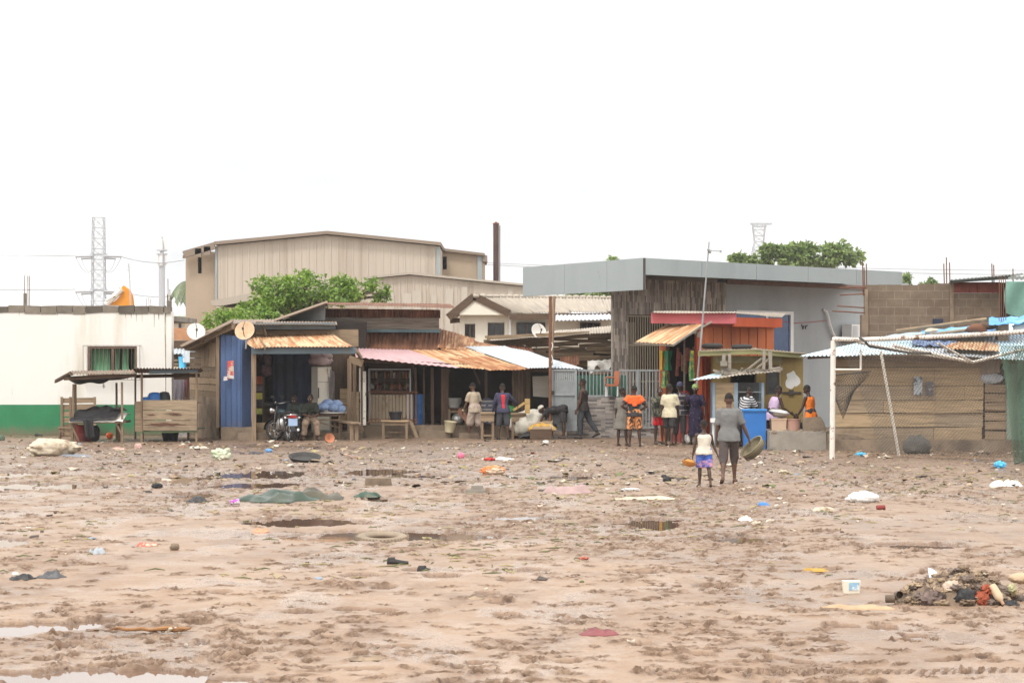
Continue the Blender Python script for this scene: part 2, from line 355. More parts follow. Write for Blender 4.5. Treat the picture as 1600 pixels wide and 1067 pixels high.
M['glass_dark'] = mat('dark window glass', (.02, .025, .03), .08, .2, 1, bmp=0, spec=.6); M['glass_blue'] = mat('blue tinted glass', (.015, .06, .19), .1, .5, 1.5, bmp=0, spec=.6)
M['int_dark'] = mat('shade dark interior', (.032, .025, .021), .9, .3, 2); M['chrome'] = mat('chrome', (.6, .6, .6), .2, .05, 3, bmp=0, metal=1)  # interior near-black stands in for the shade inside rooms and openings
M['alu'] = mat('dented aluminium', (.55, .55, .54), .35, .15, 5, bmp=.2, metal=.7)
M['red_plastic'] = mat('red plastic', (.48, .03, .03), .4, .1, 3, bmp=0); M['orange_plastic'] = mat('orange plastic', (.78, .16, .035), .45, .12, 4, bmp=.2)
M['corr_beige'] = mat('beige profiled cladding', (.47, .41, .345), .6, .06, .5, (1, 1, .2), (.37, .31, .25), (.5, .72), .5, (3, 1, .12), bmp=0, col3=(.30, .235, .18), fac3=(.62, .72), s3=.9)
M['ware_conc'] = mat('tan rendered concrete', (.40, .32, .24), .9, .1, .5, (1, 1, .5), (.34, .27, .20), (.5, .7), .25, (1, 1, .3), bmp=.1)
M['paper'] = mat('torn paper', (.66, .66, .64), .8, .08, 6, bmp=.1, col2=(.42, .44, .48), fac=(.55, .65)); M['paper_red'] = mat('red printed paper', (.55, .09, .08), .7, .3, 8, bmp=0, col2=(.6, .5, .42), fac=(.55, .6))
M['poster'] = mat('blue grey printed poster', (.42, .47, .52), .7, .2, 8, bmp=0, col2=(.09, .10, .13), fac=(.52, .58), s2=9); M['poster_dark'] = mat('dark printed poster', (.12, .12, .14), .7, .3, 8, bmp=0, col2=(.35, .32, .3), fac=(.56, .62), s2=9)
M['net_white'] = mat('grey net twine', (.17, .155, .135), .9, .1, 3, bmp=0); M['net_dark'] = mat('dark net twine', (.09, .085, .08), .9, .1, 3, bmp=0); M['net_green'] = mat('green net twine', (.09, .17, .12), .9, .1, 3, bmp=0)
M['dish'] = mat('white dish', (.74, .72, .67), .5, .05, 4, bmp=0); M['dish_rust'] = mat('rust stained dish', (.60, .42, .27), .6, .15, 4, bmp=0, col2=(.50, .24, .11), fac=(.5, .65), s2=4)
M['bark'] = mat('bark', (.12, .09, .065), .9, .3, 5, bmp=.5)
M['sky_cloth'] = mat('lilac washing', (.66, .62, .74), .8, .1, 5, bmp=.3); M['pink_cloth'] = mat('pink washing', (.62, .26, .33), .8, .1, 5, bmp=.3)

def splash(m, h, colr, k=1.0):   # mud splashed up the foot of a wall, in the paint for good
    nt = m.node_tree; b = nt.nodes['Principled BSDF']; src = b.inputs['Base Color'].links[0].from_socket
    t = nt.nodes.new('ShaderNodeTexCoord'); sp = nt.nodes.new('ShaderNodeSeparateXYZ'); nt.links.new(t.outputs['Object'], sp.inputs[0])
    a = nt.nodes.new('ShaderNodeMath'); a.operation = 'MULTIPLY_ADD'; nt.links.new(noi(nt, t.outputs['Object'], 3.5, 7, .75), a.inputs[0]); a.inputs[1].default_value = -2.2*h; nt.links.new(sp.outputs['Z'], a.inputs[2])
    f = ramp(nt, a.outputs[0], -h*1.0, -h*.2, (k,)*3, (0, 0, 0)); f.node.color_ramp.elements[0].position = 0
    mr = nt.nodes.new('ShaderNodeMapRange'); mr.inputs['From Min'].default_value = -h*1.1; mr.inputs['From Max'].default_value = 0; mr.inputs['To Min'].default_value = k; mr.inputs['To Max'].default_value = 0; nt.links.new(a.outputs[0], mr.inputs['Value'])
    nt.links.new(mixc(nt, mr.outputs[0], src, colr), b.inputs['Base Color'])
splash(M['green_paint'], .30, (.20, .14, .10), .8); splash(M['blue_sheet'], .5, (.12, .09, .075), .6); splash(M['olive'], .5, (.14, .10, .07), .8); splash(M['ply'], .7, (.13, .09, .065), .7); splash(M['wood_pale'], .6, (.15, .10, .07), .6)
# ---------------------------------------------------------------- ground: one muddy sheet out to the horizon, water lying in its hollows
WATER = -.026
PUD = []   # (cx, cy, rx, ry, depth) in metres, read from where the photo shows standing water
def pud(x0, x1, y0, y1, dep=.06):
    d0, d1 = GD(y1), GD(y0); D = (d0+d1)/2; PUD.append((X((x0+x1)/2, D), D, (x1-x0)/2*D/F, (d1-d0)/2, dep))
for a in ((-60, 350, 1044, 1075), (-40, 120, 971, 989), (118, 175, 966, 976), (-60, 46, 838, 856), (455, 770, 828, 846), (400, 560, 807, 821), (240, 335, 742, 756),
          (320, 480, 733, 746), (330, 470, 752, 762), (545, 650, 731, 741), (-30, 130, 753, 765), (-30, 60, 737, 745), (690, 760, 748, 754), (840, 960, 741, 748), (740, 890, 803, 813), (985, 1085, 808, 824),
          (1320, 1500, 847, 856), (1100, 1230, 836, 848), (700, 800, 765, 771), (270, 330, 768, 778), (560, 640, 776, 784), (610, 700, 740, 745), (900, 990, 812, 818), (1290, 1400, 743, 748)): pud(*a)
for x, y in ((780, 940), (800, 905), (570, 898), (600, 917), (545, 952), (690, 899), (650, 889), (1095, 1021), (1210, 1026), (1310, 977), (1380, 979), (1430, 992), (1540, 1026), (1470, 1030), (760, 926), (135, 977), (300, 972), (840, 890), (1120, 914),
             (345, 925), (470, 956), (740, 1036), (560, 1044), (890, 1034), (1180, 1010), (600, 955), (790, 960), (1000, 893), (1250, 1033), (620, 1010)):
    s = rnd.uniform(14, 30); pud(x-s*1.2, x+s*1.2, y-3.2, y+3.2, .045)
def puddle_mask(x, y):
    m = np.zeros(np.shape(x)); n = fbm(x*1.6, y*.8, 5, 4)-.5; n2 = fbm(x*7, y*3.5, 9, 3)-.5
    for cx, cy, rx, ry, dep in PUD:
        sel = (np.abs(x-cx) < rx*1.7) & (np.abs(y-cy) < ry*1.7)
        if not sel.any(): continue
        f = 1.25-((x[sel]-cx)/rx)**2-((y[sel]-cy)/ry)**2+2.4*n[sel]+1.6*n2[sel]
        m[sel] = np.maximum(m[sel], np.clip(f*2.2, 0, 1)*dep/.06)
    return m
def churn(x, y):   # where feet have churned the mud
    c = sst(.47, .62, fbm(x*.55+3, y*.16, 21, 4)); far = sst(30, 52, y); return np.clip(c*.85+far*.55, 0, 1)
def height(x, y):
    x = np.asarray(x, float); y = np.asarray(y, float)
    far = sst(62, 74, y); near = 1-far
    m = puddle_mask(x, y); ch = churn(x, y)*(1-np.clip(m*1.5, 0, 1))
    h = .030*(fbm(x*.35, y*.22, 2, 3)-.5)+.017*(fbm(x*1.7, y*1.1, 3, 4)-.5)
    lump = np.abs(fbm(x*6, y*4.4, 31, 4)-.5)*2
    h += ch*((.008+.034*sst(26, 45, y))*(lump-.33)+.016*(fbm(x*15, y*11, 33, 3)-.5))+.004*(fbm(x*22, y*16, 35, 2)-.5)
    h = h*(1-.85*np.clip(m, 0, 1))-.062*np.clip(m, 0, 1)
    return h*near
def gz(x, y): return float(height(np.array([x]), np.array([y]))[0])
def build_ground():
    u = np.arange(-.262, .2621, .00058); step = .00058; e = []; q = .262
    while q < 6: step *= 1.22; q += step; e.append(q)
    u = np.concatenate([-np.array(e)[::-1], u, np.array(e)])
    D = [13.2]
    while D[-1] < 72: D.append(D[-1]+.017+.00125*D[-1])
    s = .1
    while D[-1] < 9000: s *= 1.2; D.append(D[-1]+s)
    b = [13.2]; s = .05
    while b[-1] > -60: s *= 1.25; b.append(b[-1]-s)
    D = np.array(b[:0:-1]+D); nD = len(D); nu = len(u)
    XX = u[None, :]*np.maximum(D, 9)[:, None]; YY = np.repeat(D[:, None], nu, 1)
    H = height(XX.ravel(), YY.ravel()).reshape(nD, nu)
    clod = np.zeros((nD, nu)); rg = np.random.RandomState(3)
    m = puddle_mask(XX.ravel(), YY.ravel()).reshape(nD, nu)
    # footprints: heel-to-toe dents with a raised rim, in trails and clusters
    n = 0; feet = []
    while len(feet) < 11000:
        d = 13.5+50*rg.rand()**1.15; x0 = (rg.rand()*2-1)*.26*d
        if rg.rand() > .22+.9*float(churn(np.array([x0]), np.array([d]))[0]): continue
        if d < 27 and rg.rand() < .45: continue
        for k in range(rg.randint(1, 6)): feet.append((x0+rg.randn()*.4, d+rg.randn()*.8, rg.rand()*6.28, .45+.5*rg.rand()**2))
    for fx, fy, an, sc_ in feet:
        if not 13.4 < fy < 70: continue
        i0, i1 = np.searchsorted(D, [fy-.34, fy+.34]); j0, j1 = np.searchsorted(u, [(fx-.34)/fy, (fx+.34)/fy])
        if i1-i0 < 2 or j1-j0 < 2: continue
        xx = XX[i0:i1, j0:j1]-fx; yy = YY[i0:i1, j0:j1]-fy; c, s = math.cos(an), math.sin(an)
        r = np.sqrt(((xx*c+yy*s)/(.15*sc_))**2+((-xx*s+yy*c)/(.062*sc_))**2); mk = 1-np.clip(m[i0:i1, j0:j1]*2, 0, 1)
        rim = np.exp(-((r-1.25)/.35)**2)*(.5+fbm(xx*9+fx*7, yy*9+fy*3, 41, 2))
        H[i0:i1, j0:j1] += mk*sc_*(-.034*np.exp(-r**4*.6)+.026*rim)
        clod[i0:i1, j0:j1] = np.maximum(clod[i0:i1, j0:j1], mk*np.clip(np.exp(-r**2*.8)*1.05+rim*.35, 0, 1))
    # one motor tyre track pressed across the near mud, with its tread bars
    tx = XX; ty = 16.9+.045*(tx-1.2)+.05*np.sin(tx*1.3); w = (YY-ty)/.11
    inside = (np.abs(w) < 1) & (tx > .9) & (tx < 3.9)
    H[inside] += -.018+.03*(np.sin((tx[inside]+np.abs(w[inside])*.05)*2*np.pi/.085) > .1)
    clod[inside] = np.maximum(clod[inside], .5)
    lump = np.abs(fbm(XX*6, YY*4.4, 31, 4)-.5)*2
    clod = np.maximum(clod, churn(XX, YY)*(.12+.55*sst(.36, .62, lump))*(YY < 73))
    co = np.empty((nD*nu, 3), np.float32); co[:, 0] = XX.ravel(); co[:, 1] = YY.ravel(); co[:, 2] = H.ravel()
    idx = np.arange(nD*nu).reshape(nD, nu); qd = np.stack([idx[:-1, :-1], idx[:-1, 1:], idx[1:, 1:], idx[1:, :-1]], -1).reshape(-1, 4)
    me = bpy.data.meshes.new('ground'); me.vertices.add(len(co)); me.vertices.foreach_set('co', co.ravel())
    me.loops.add(qd.size); me.loops.foreach_set('vertex_index', qd.ravel().astype(np.int32)); me.polygons.add(len(qd))
    me.polygons.foreach_set('loop_start', np.arange(0, qd.size, 4, dtype=np.int32)); me.polygons.foreach_set('use_smooth', np.ones(len(qd), bool))
    me.update(); me.validate()
    at = me.attributes.new('churned', 'FLOAT', 'POINT'); at.data.foreach_set('value', clod.ravel().astype(np.float32))
    aw = me.attributes.new('wet', 'FLOAT', 'POINT'); aw.data.foreach_set('value', (sst(.004, -.022, H)*(YY < 70)).ravel().astype(np.float32))
    o = bpy.data.objects.new('ground', me); C.objects.link(o); o['kind'] = 'structure'
    m_, nt, N, L, b_ = newmat('wet trampled mud'); v = vecs(nt)
    c = mixc(nt, ramp(nt, noi(nt, v, .55, 6, .62), .34, .66), (.275, .182, .124), (.36, .255, .182))
    c = mixc(nt, ramp(nt, noi(nt, vecs(nt, 'Object', (1, .35, 1)), 1.2, 7, .68), .5, .68), c, (.225, .15, .105))
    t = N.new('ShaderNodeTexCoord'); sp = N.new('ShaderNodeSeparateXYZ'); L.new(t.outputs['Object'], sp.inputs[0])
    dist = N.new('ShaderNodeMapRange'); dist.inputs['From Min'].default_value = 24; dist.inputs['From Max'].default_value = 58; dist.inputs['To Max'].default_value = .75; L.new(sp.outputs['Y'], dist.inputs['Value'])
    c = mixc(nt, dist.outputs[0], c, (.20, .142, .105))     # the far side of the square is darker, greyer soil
    a = N.new('ShaderNodeAttribute'); a.attribute_name = 'churned'
    k = mixc(nt, ramp(nt, noi(nt, v, 9, 4), .3, .7), (.065, .04, .027), (.165, .108, .076))
    f = N.new('ShaderNodeMath'); f.operation = 'MULTIPLY'; L.new(a.outputs['Fac'], f.inputs[0]); L.new(ramp(nt, noi(nt, v, 5.0, 8, .75), .42, .54, (.16,)*3, (1,)*3), f.inputs[1])
    c = mixc(nt, f.outputs[0], c, k)
    fk = N.new('ShaderNodeMath'); fk.operation = 'MULTIPLY'; L.new(ramp(nt, noi(nt, v, 15, 6, .72), .585, .635), fk.inputs[0]); L.new(ramp(nt, noi(nt, v, .9, 6, .7), .38, .6, (.15,)*3, (.9,)*3), fk.inputs[1])
    c = mixc(nt, fk.outputs[0], c, (.085, .055, .038))      # grit, peelings and crumbs pressed into the surface
    c = mixc(nt, ramp(nt, noi(nt, v, 19, 5, .7, .3), .66, .70), c, (.46, .37, .29))
    aw = N.new('ShaderNodeAttribute'); aw.attribute_name = 'wet'
    c = mixc(nt, 1.0, c, ramp(nt, aw.outputs['Fac'], 0, 1, (1, 1, 1), (.62, .58, .56)), 'MULTIPLY')     # soaked margins of the hollows
    L.new(c, b_.inputs['Base Color'])
    film = N.new('ShaderNodeMath'); film.operation = 'MAXIMUM'; L.new(aw.outputs['Fac'], film.inputs[0]); L.new(ramp(nt, noi(nt, vecs(nt, 'Object', (1, .5, 1)), .75, 7, .66), .50, .62), film.inputs[1])
    L.new(mixc(nt, film.outputs[0], ramp(nt, noi(nt, v, 1.6, 6, .65), .34, .66, (.40,)*3, (.70,)*3), (.13, .13, .13)), b_.inputs['Roughness']); L.new(ramp(nt, f.outputs[0], 0, .6, (.26,)*3, (.03,)*3), b_.inputs['Specular IOR Level'])
    bump(nt, b_, noi(nt, v, 17, 8, .72), .55, .02)
    me.materials.append(m_)
    mw, nt, N, L, b_ = newmat('muddy water'); b_.inputs['Base Color'].default_value = (.16, .10, .07, 1); b_.inputs['Roughness'].default_value = .03; b_.inputs['IOR'].default_value = 1.33
    bump(nt, b_, noi(nt, vecs(nt), 2.2, 3), .012, .02)
    w = MB(); gx = 40
    for i in range(gx):
        for j in range(4):
            pass
    w.add([(-60, 4, WATER), (60, 4, WATER), (60, 66, WATER), (-60, 66, WATER)], [(0, 1, 2, 3)])
    struct('water', w, mw)
build_ground()
# ---------------------------------------------------------------- far background
def lattice(mb, c, w0, w1, h, n, r, far=.2):
    c = V(c)
    def cor(k): t = k/n; w = w0+(w1-w0)*t; return [c+V((sx*w/2, sy*w/2, h*t)) for sx, sy in ((-1, -1), (1, -1), (1, 1), (-1, 1))]
    for k in range(n):
        a, b = cor(k), cor(k+1)
        for i in range(4):
            j = (i+1) % 4; mb.beam(a[i], b[i], r*1.7); mb.beam(a[i], b[j], r); mb.beam(a[j], b[i], r); mb.beam(b[i], b[j], r)
# left power pylon
D = 330; s = D/F; px = 154
t = thing('power_pylon', 'tall grey lattice pylon with two pairs of arms above the white wall', 'pylon', (X(px, D), D, 0))
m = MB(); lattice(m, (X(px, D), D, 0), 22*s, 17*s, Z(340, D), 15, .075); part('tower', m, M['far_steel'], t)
for yy in (400, 455):
    for sg in (-1, 1):
        m = MB()
        for k in (0, 1):
            a = W(px+sg*9, yy+k*3, D-1+k*2); b = W(px+sg*(27 if k else 36), yy+k*3+1, D-1+k*2); m.tube([a, b], .2, 6)
            e = b; q = [e.lerp(W(px+sg*9, yy+24-k*4, D), f)+V((0, 0, -s*20*math.sin(f*math.pi)*.55)) for f in [i/8 for i in range(9)]]; m.tube(q, .045, 4)
        m.beam(W(px, yy-2, D), W(px+sg*14, yy-2, D), .25); part('insulator_arm', m, M['far_steel'], t)
def cable(pts, D, label, r=.07, sag=.6):
    m = MB(); q = []
    for i in range(len(pts)-1):
        a = W(*pts[i], D); b = W(*pts[i+1], D)
        q += [a.lerp(b, f/10)-V((0, 0, sag*4*(f/10)*(1-f/10))) for f in range(10)]
    q.append(W(*pts[-1], D)); m.tube(q, r, 4); solo('power_cable', m, M['far_steel'], label, 'cable', 'power cables in the sky')
cable([(-300, 385), (118, 399)], 330, 'upper thin power cable running left from the lattice pylon above the white wall', .075)
cable([(190, 401), (288, 406)], 330, 'upper thin power cable between lattice pylon and tan warehouse', .075)
cable([(-300, 436), (118, 452)], 330, 'lower thin power cable running left from the lattice pylon above the white wall', .075)
cable([(190, 455), (288, 459)], 330, 'lower thin power cable between lattice pylon and tan warehouse', .075)
cable([(755, 410), (1180, 414), (1900, 420)], 420, 'upper faint power cable over the flat grey shop roof', .08)
cable([(755, 413), (1180, 419), (1900, 428)], 420, 'lower faint power cable over the flat grey shop roof', .08)
# phone mast
D = 210; t = thing('phone_mast', 'slim grey phone mast with clustered white antennas beside the palm', 'mast', (X(253, D), D, 0))
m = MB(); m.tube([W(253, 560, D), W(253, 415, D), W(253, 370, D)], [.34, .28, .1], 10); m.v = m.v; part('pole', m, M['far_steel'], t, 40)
for yy in (383, 406):
    for k in range(3):
        a = k*2.1+.4; m = MB(); c = W(253, yy, D)+V((math.cos(a)*.3, math.sin(a)*.3, 0)); m.box(c-V((.13, .1, .55)), c+V((.13, .1, .55))); m.beam(W(253, yy, D), c, .06)
        part('antenna', m, M['white_plastic'], t)
m = MB()
for yy in (391, 397, 411):
    m.torus(W(253, yy, D), .5, .035, (0, 0, 1), 12, 4)
    for a in range(4): m.beam(W(253, yy, D), W(253, yy, D)+V((math.cos(a*1.57)*.5, math.sin(a*1.57)*.5, 0)), .05)
part('platform', m, M['far_steel'], t)
# second pylon on the right
D = 520; s = D/F; t = thing('power_pylon', 'distant grey pylon with a flat crossarm behind the tree above the grey shop', 'pylon', (X(1186, D), D, 0))
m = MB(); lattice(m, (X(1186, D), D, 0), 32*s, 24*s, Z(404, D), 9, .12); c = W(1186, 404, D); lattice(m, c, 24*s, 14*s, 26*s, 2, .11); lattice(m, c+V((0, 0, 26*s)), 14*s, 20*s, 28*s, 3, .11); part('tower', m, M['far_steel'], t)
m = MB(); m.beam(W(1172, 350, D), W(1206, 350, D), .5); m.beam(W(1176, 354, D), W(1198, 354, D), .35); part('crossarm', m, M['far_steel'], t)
# excavator boom over the white building
D = 120; t = thing('excavator', 'orange excavator boom rising behind the white building', 'excavator', (X(185, D), D, 0))
out = [(168, 478), (180, 470), (188, 462), (190, 449), (193, 446), (202, 453), (206, 462), (208, 480)]
m = MB(); m.slab([W(*p, D) for p in out], (0, .45, 0)); part('boom', m, MATS.setdefault('exc', mat('excavator orange', (.70, .28, .03), .5, .1, 2, bmp=0)), t)
m = MB(); m.tube([W(166, 476, D-.1), W(190, 452, D-.1)], .16, 8); m.tube([W(166, 470, D-.2), W(180, 462, D-.2)], .09, 8); part('ram', m, M['white_paint'], t)
m = MB(); m.box((X(150, D), D+1, .9), (X(230, D), D+4, 2.6)); m.box((X(152, D), D+1.4, 2.6), (X(185, D), D+3, 3.4)); part('cab', m, MATS['exc'], t)
m = MB(); m.box((X(146, D), D+.6, 0), (X(234, D), D+1.3, .9)); m.box((X(146, D), D+3.7, 0), (X(234, D), D+4.4, .9)); part('track', m, M['rubber'], t)
m = MB(); m.tube([W(205, 560, 112), W(203, 440, 112), W(201, 412, 112)], .03, 5); m.beam(W(198, 421, 112), W(203, 424, 112), .03); m.beam(W(199, 416, 112), W(203, 418, 112), .03); solo('aerial', m, M['far_steel'], 'thin bent television aerial behind the orange boom', 'aerial')

# ---------------------------------------------------------------- foliage
def leaves(mb, blobs, n, size, seed, droop=.25, fill=.45):
    rg = random.Random(seed); sub_ = []
    for c, rx, ry, rz in blobs:
        for _ in range(4):
            a = rg.uniform(-.35, 3.5); q = rg.uniform(.28, .5); sub_.append((V(c)+V((math.cos(a)*rx*.85, rg.uniform(-.8, .4)*ry, math.sin(a)*rz*rg.uniform(.6, 1.05))), rx*q, ry*q, rz*q*1.25))
    blobs = [(c, rx*.92, ry*.92, rz*.86) for c, rx, ry, rz in blobs]+sub_; tot = sum(b[1]*b[3] for b in blobs)
    for c, rx, ry, rz in blobs:
        k = int(n*rx*rz/tot); c = V(c)
        for _ in range(k):
            d = V((rg.gauss(0, 1), rg.gauss(0, 1), rg.gauss(0, 1))).normalized(); rr = 1-fill*rg.random()**1.5
            p_ = c+V((d.x*rx, d.y*ry, d.z*rz))*rr; q = 1+.75*noise.noise(V((d.x*2.6+c.x*3, d.y*2.6+c.z, d.z*2.6+seed)))
            if noise.noise(p_*(1.1/size*.32)) < -.06: continue
            p = c+V((d.x*rx, d.y*ry, d.z*rz))*rr*q
            f = (d+V((rg.gauss(0, .6), rg.gauss(0, .6), rg.gauss(0, .4)-droop))).normalized(); L = size*rg.uniform(.6, 1.3); w = L*.33
            sd = f.cross(V((rg.gauss(0, 1), rg.gauss(0, 1), 1.2))).normalized(); u = sd.cross(f)
            mb.add([p, p+f*L*.5+sd*w+u*L*.08, p+f*L-u*L*.1, p+f*L*.5-sd*w+u*L*.08], [(0, 1, 2), (0, 2, 3)])
def tree(label, base, fork, blobs, n, size, mat_, seed, r=.22, group='trees', name='leafy_tree'):
    t = thing(name, label, 'tree', base, group); m = MB(); rg = random.Random(seed); fork = V(fork)
    m.tube([V(base)-V((0, 0, .1)), V(base).lerp(fork, .5)+V((rg.uniform(-.15, .15), 0, 0)), fork], [r*1.3, r, r*.85], 9)
    for c, rx, ry, rz in blobs:
        c = V(c); mid = fork.lerp(c, .5)+V((rg.uniform(-.3, .3), rg.uniform(-.3, .3), rg.uniform(0, .3)))
        m.tube([fork-V((0, 0, .15)), mid, c], [r*.55, r*.35, r*.16], 6)
        for _ in range(3): e = c+V((rg.uniform(-.8, .8)*rx, rg.uniform(-.8, .8)*ry, rg.uniform(-.3, .8)*rz)); m.tube([mid.lerp(c, .6), e], [r*.2, r*.06], 5)
    part('trunk', m, M['bark'], t, 60); m = MB(); leaves(m, blobs, n, size, seed); part('crown', m, mat_, t); return t
LF = leafmat('broad green leaves', (.12, .235, .035), (.31, .45, .10)); LF2 = leafmat('far green leaves', (.15, .235, .075), (.33, .43, .17)); LF3 = leafmat('palm green leaves', (.15, .20, .12), (.22, .27, .17))
D = 86; S = D/F
def bl(x, y, rx, ry, D=D): return (W(x, y, D), rx*D/F, min(1.6, rx*D/F*1.0), ry*D/F)
tree('broad almond tree spreading above the left shop roofs', (X(470, D), D, 0), W(463, 490, D), [bl(430, 475, 38, 24), bl(445, 448, 42, 20), bl(480, 452, 45, 20), bl(520, 455, 42, 18), bl(556, 452, 30, 15), bl(582, 455, 22, 14, D-.6), bl(596, 464, 12, 10, D-.4), bl(500, 470, 50, 16), bl(408, 485, 30, 22)], 11000, .155, LF, 4, .2)
tree('low bright shrub tree behind the satellite dishes left of the almond tree', (X(375, 84), 84, 0), W(375, 530, 84), [bl(365, 501, 36, 13, 84), bl(338, 507, 20, 9, 84), bl(395, 496, 32, 13, 84), bl(410, 515, 40, 16, 84)], 5000, .155, LF, 5, .15)
E = 165
tree('far rounded tree with a tall sprig behind the grey shop roof', (X(1290, E), E, 0), W(1285, 440, E), [bl(1285, 404, 40, 16, E), bl(1312, 402, 26, 14, E), bl(1248, 405, 30, 15, E), bl(1258, 393, 16, 10, E), bl(1244, 388, 6, 8, E), bl(1320, 395, 12, 8, E), bl(1290, 395, 20, 9, E)], 7500, .36, LF2, 6, .4, 'trees behind the grey shop')
tree('far low tree left of the distant right pylon', (X(1200, E), E, 0), W(1200, 440, E), [bl(1200, 402, 24, 13, E), bl(1165, 410, 22, 9, E), bl(1150, 408, 10, 6, E), bl(1215, 398, 16, 9, E)], 4200, .36, LF2, 7, .3, 'trees behind the grey shop')
tree('far tree showing a green tip between the grey shop and block wall', (X(1424, E), E, 0), W(1424, 470, E), [bl(1420, 440, 16, 8, E), bl(1440, 448, 20, 8, E)], 1700, .36, LF2, 8, .3, 'trees behind the grey shop')
tree('far tree just peeping over the top of the grey cladding', (X(955, E), E, 0), W(955, 440, E), [bl(955, 412, 12, 6, E), bl(925, 462, 50, 12, E)], 2600, .36, LF2, 9, .3, 'trees behind the grey shop')
D = 160; t = thing('palm_tree', 'drooping palm tree half hidden by the tan warehouse', 'tree', (X(297, D), D, 0)); m = MB(); m.tube([(X(297, D), D, 0), W(297, 445, D)], [.3, .22], 8); part('trunk', m, M['bark'], t, 60)
m = MB(); rg = random.Random(3)
for k in range(16):
    a = k*2*math.pi/16+.2; L = rg.uniform(1.1, 1.5); c = W(296, 447, D); pr = None
    for i in range(1, 9):
        f = i/8; p = c+V((math.cos(a)*L*f, math.sin(a)*L*f, L*(.45*f-1.1*f*f)+.3*math.sin(k)))
        if pr:
            d = (p-pr).normalized(); sd = d.cross(V((0, 0, 1))).normalized()
            for sg in (-1, 1): m.add([pr, p, p+sd*sg*.26-V((0, 0, .35)), pr+sd*sg*.2-V((0, 0, .3))], [(0, 1, 2, 3)])
        pr = p
part('crown', m, LF3, t)

# ---------------------------------------------------------------- warehouses, chimney, white house
M['clad_v'] = M['corr_beige']
t = thing('warehouse', 'large tan clad warehouse with a shallow gable roof behind the tree', 'warehouse', (X(500, 118), 118, 0)); D = 118
def ribs(m, x0, x1, D, zt, zb, pitch=.38):
    x = X(x0, D); 
    while x < X(x1, D): pxl = 800+x*F/D; m.box((x, D-.035, zb), (x+.09, D+.002, zt(pxl)-.05)); x += pitch
def top(xp): return Z(384+(367.5-384)*(xp-338)/(512-338), 118) if xp < 512 else Z(367.5+(385-367.5)*(xp-512)/(686-512), 118)
m = MB(); m.slab([(X(338, D), D, 0), (X(686, D), D, 0), (X(686, D), D, top(686)), (X(512, D), D, top(512)), (X(338, D), D, top(338))], (0, 30, 0)); ribs(m, 341, 684, D, top, 2.3); part('clad_wall', m, M['corr_beige'], t)
m = MB()
for a, b in ((336, 512), (512, 689)): m.beam((X(a, D), D+14.8, top(a)+.12), (X(b, D), D+14.8, top(b)+.12), 30.4, .16, (0, 0, 1))
part('roof', m, M['old_tin'], t)
m = MB(); m.wallx(X(289, D), X(337.5, D), 0, Z(393, D), D+.25, D+26, [(X(308, D), X(314, D), Z(427, D), Z(402, D))]); part('rendered_wall', m, M['ware_conc'], t)
m = MB(); m.box((X(307, D), D+1, Z(428, D)), (X(315, D), D+1.4, Z(401, D))); part('window', m, M['int_dark'], t)
m = MB(); m.beam(W(287, 398, D-.2), W(336, 384, D-.2), .3, .35); m.box((X(306, D), D-.35, Z(402, D)), (X(316, D), D-.05, Z(389, D))); m.box((X(320, D), D-.35, Z(399, D)), (X(330, D), D-.05, Z(386, D)));
m.beam(W(287, 399, D-.3), W(287, 404, D-.3), .1); part('gutter', m, M['old_tin'], t)
m = MB(); m.pbox(336, 385, 339.5, 470, D-.08, D-.04); m.pbox(682, 386, 688, 440, D-.08, D-.04); part_each('corner_trim', m, M['clad'], t)
m = MB(); m.slab([W(328, 470, D-5), W(470, 443, D-5), W(470, 455, D-5), W(345, 478, D-5), W(332, 477, D-5)], (0, 5, 0)); part('lean_to_roof', m, M['asb'], t)
m = MB(); m.box((X(345, D-5), D-4.6, 0), (X(600, D-5), D-.2, Z(480, D-5))); part('lean_to_wall', m, M['ware_conc'], t)
D = 124; t = thing('warehouse', 'set back tan annexe with a dark window beside the brown chimney', 'warehouse', (X(720, D), D, 0))
m = MB(); m.wallx(X(680, D), X(754, D), 0, Z(399, D), D, D+12, [(X(687, D), X(698, D), Z(421, D), Z(393+8, D))]); m.slab([W(680, 399, D), W(754, 399, D), W(754, 398, D), W(690, 391, D), W(680, 390, D)], (0, 12, 0)); part('wall', m, M['ware_conc'], t)
m = MB(); m.box((X(686, D), D+.8, Z(422, D)), (X(699, D), D+1, Z(399, D))); part('window', m, M['int_dark'], t)
m = MB(); m.beam((X(680, D), D+6, Z(389, D)), (X(757, D), D+6, Z(398, D)), 12.6, .14); m.box((X(754, D), D-.2, Z(409, D)), (X(761, D), D+2, Z(399, D))); part('roof', m, M['old_tin'], t)
m = MB(); m.pbox(746, 400, 753.5, 440, D-.1, D-.03); m.pbox(681, 392, 686, 440, D-.1, D-.03); part_each('corner_trim', m, M['clad'], t)
D = 110; t = thing('warehouse', 'low beige clad warehouse with patched panels in front of the chimney', 'warehouse', (X(700, D), D, 0))
def top2(xp): return Z(436+(430-436)*(xp-580)/60, D) if xp < 640 else Z(430+(449-430)*(xp-640)/190, D)
m = MB(); m.slab([(X(575, D), D, 0), (X(830, D), D, 0), (X(830, D), D, top2(830)), (X(640, D), D, top2(640)), (X(575, D), D, top2(575))], (0, 7, 0)); ribs(m, 578, 829, D, top2, 1.8, .34); part('wall', m, M['corr_beige'], t)
rg = random.Random(5); m = MB()
for k in range(9): x = 600+k*24+rg.uniform(-5, 5); m.pbox(x, rg.uniform(448, 462), x+rg.uniform(8, 16), 540, D-.06, D-.037)
part('patch_panel', m, mat('pale patch cladding', (.47, .42, .36), .6, .05, .5, bmp=0), t)
m = MB()
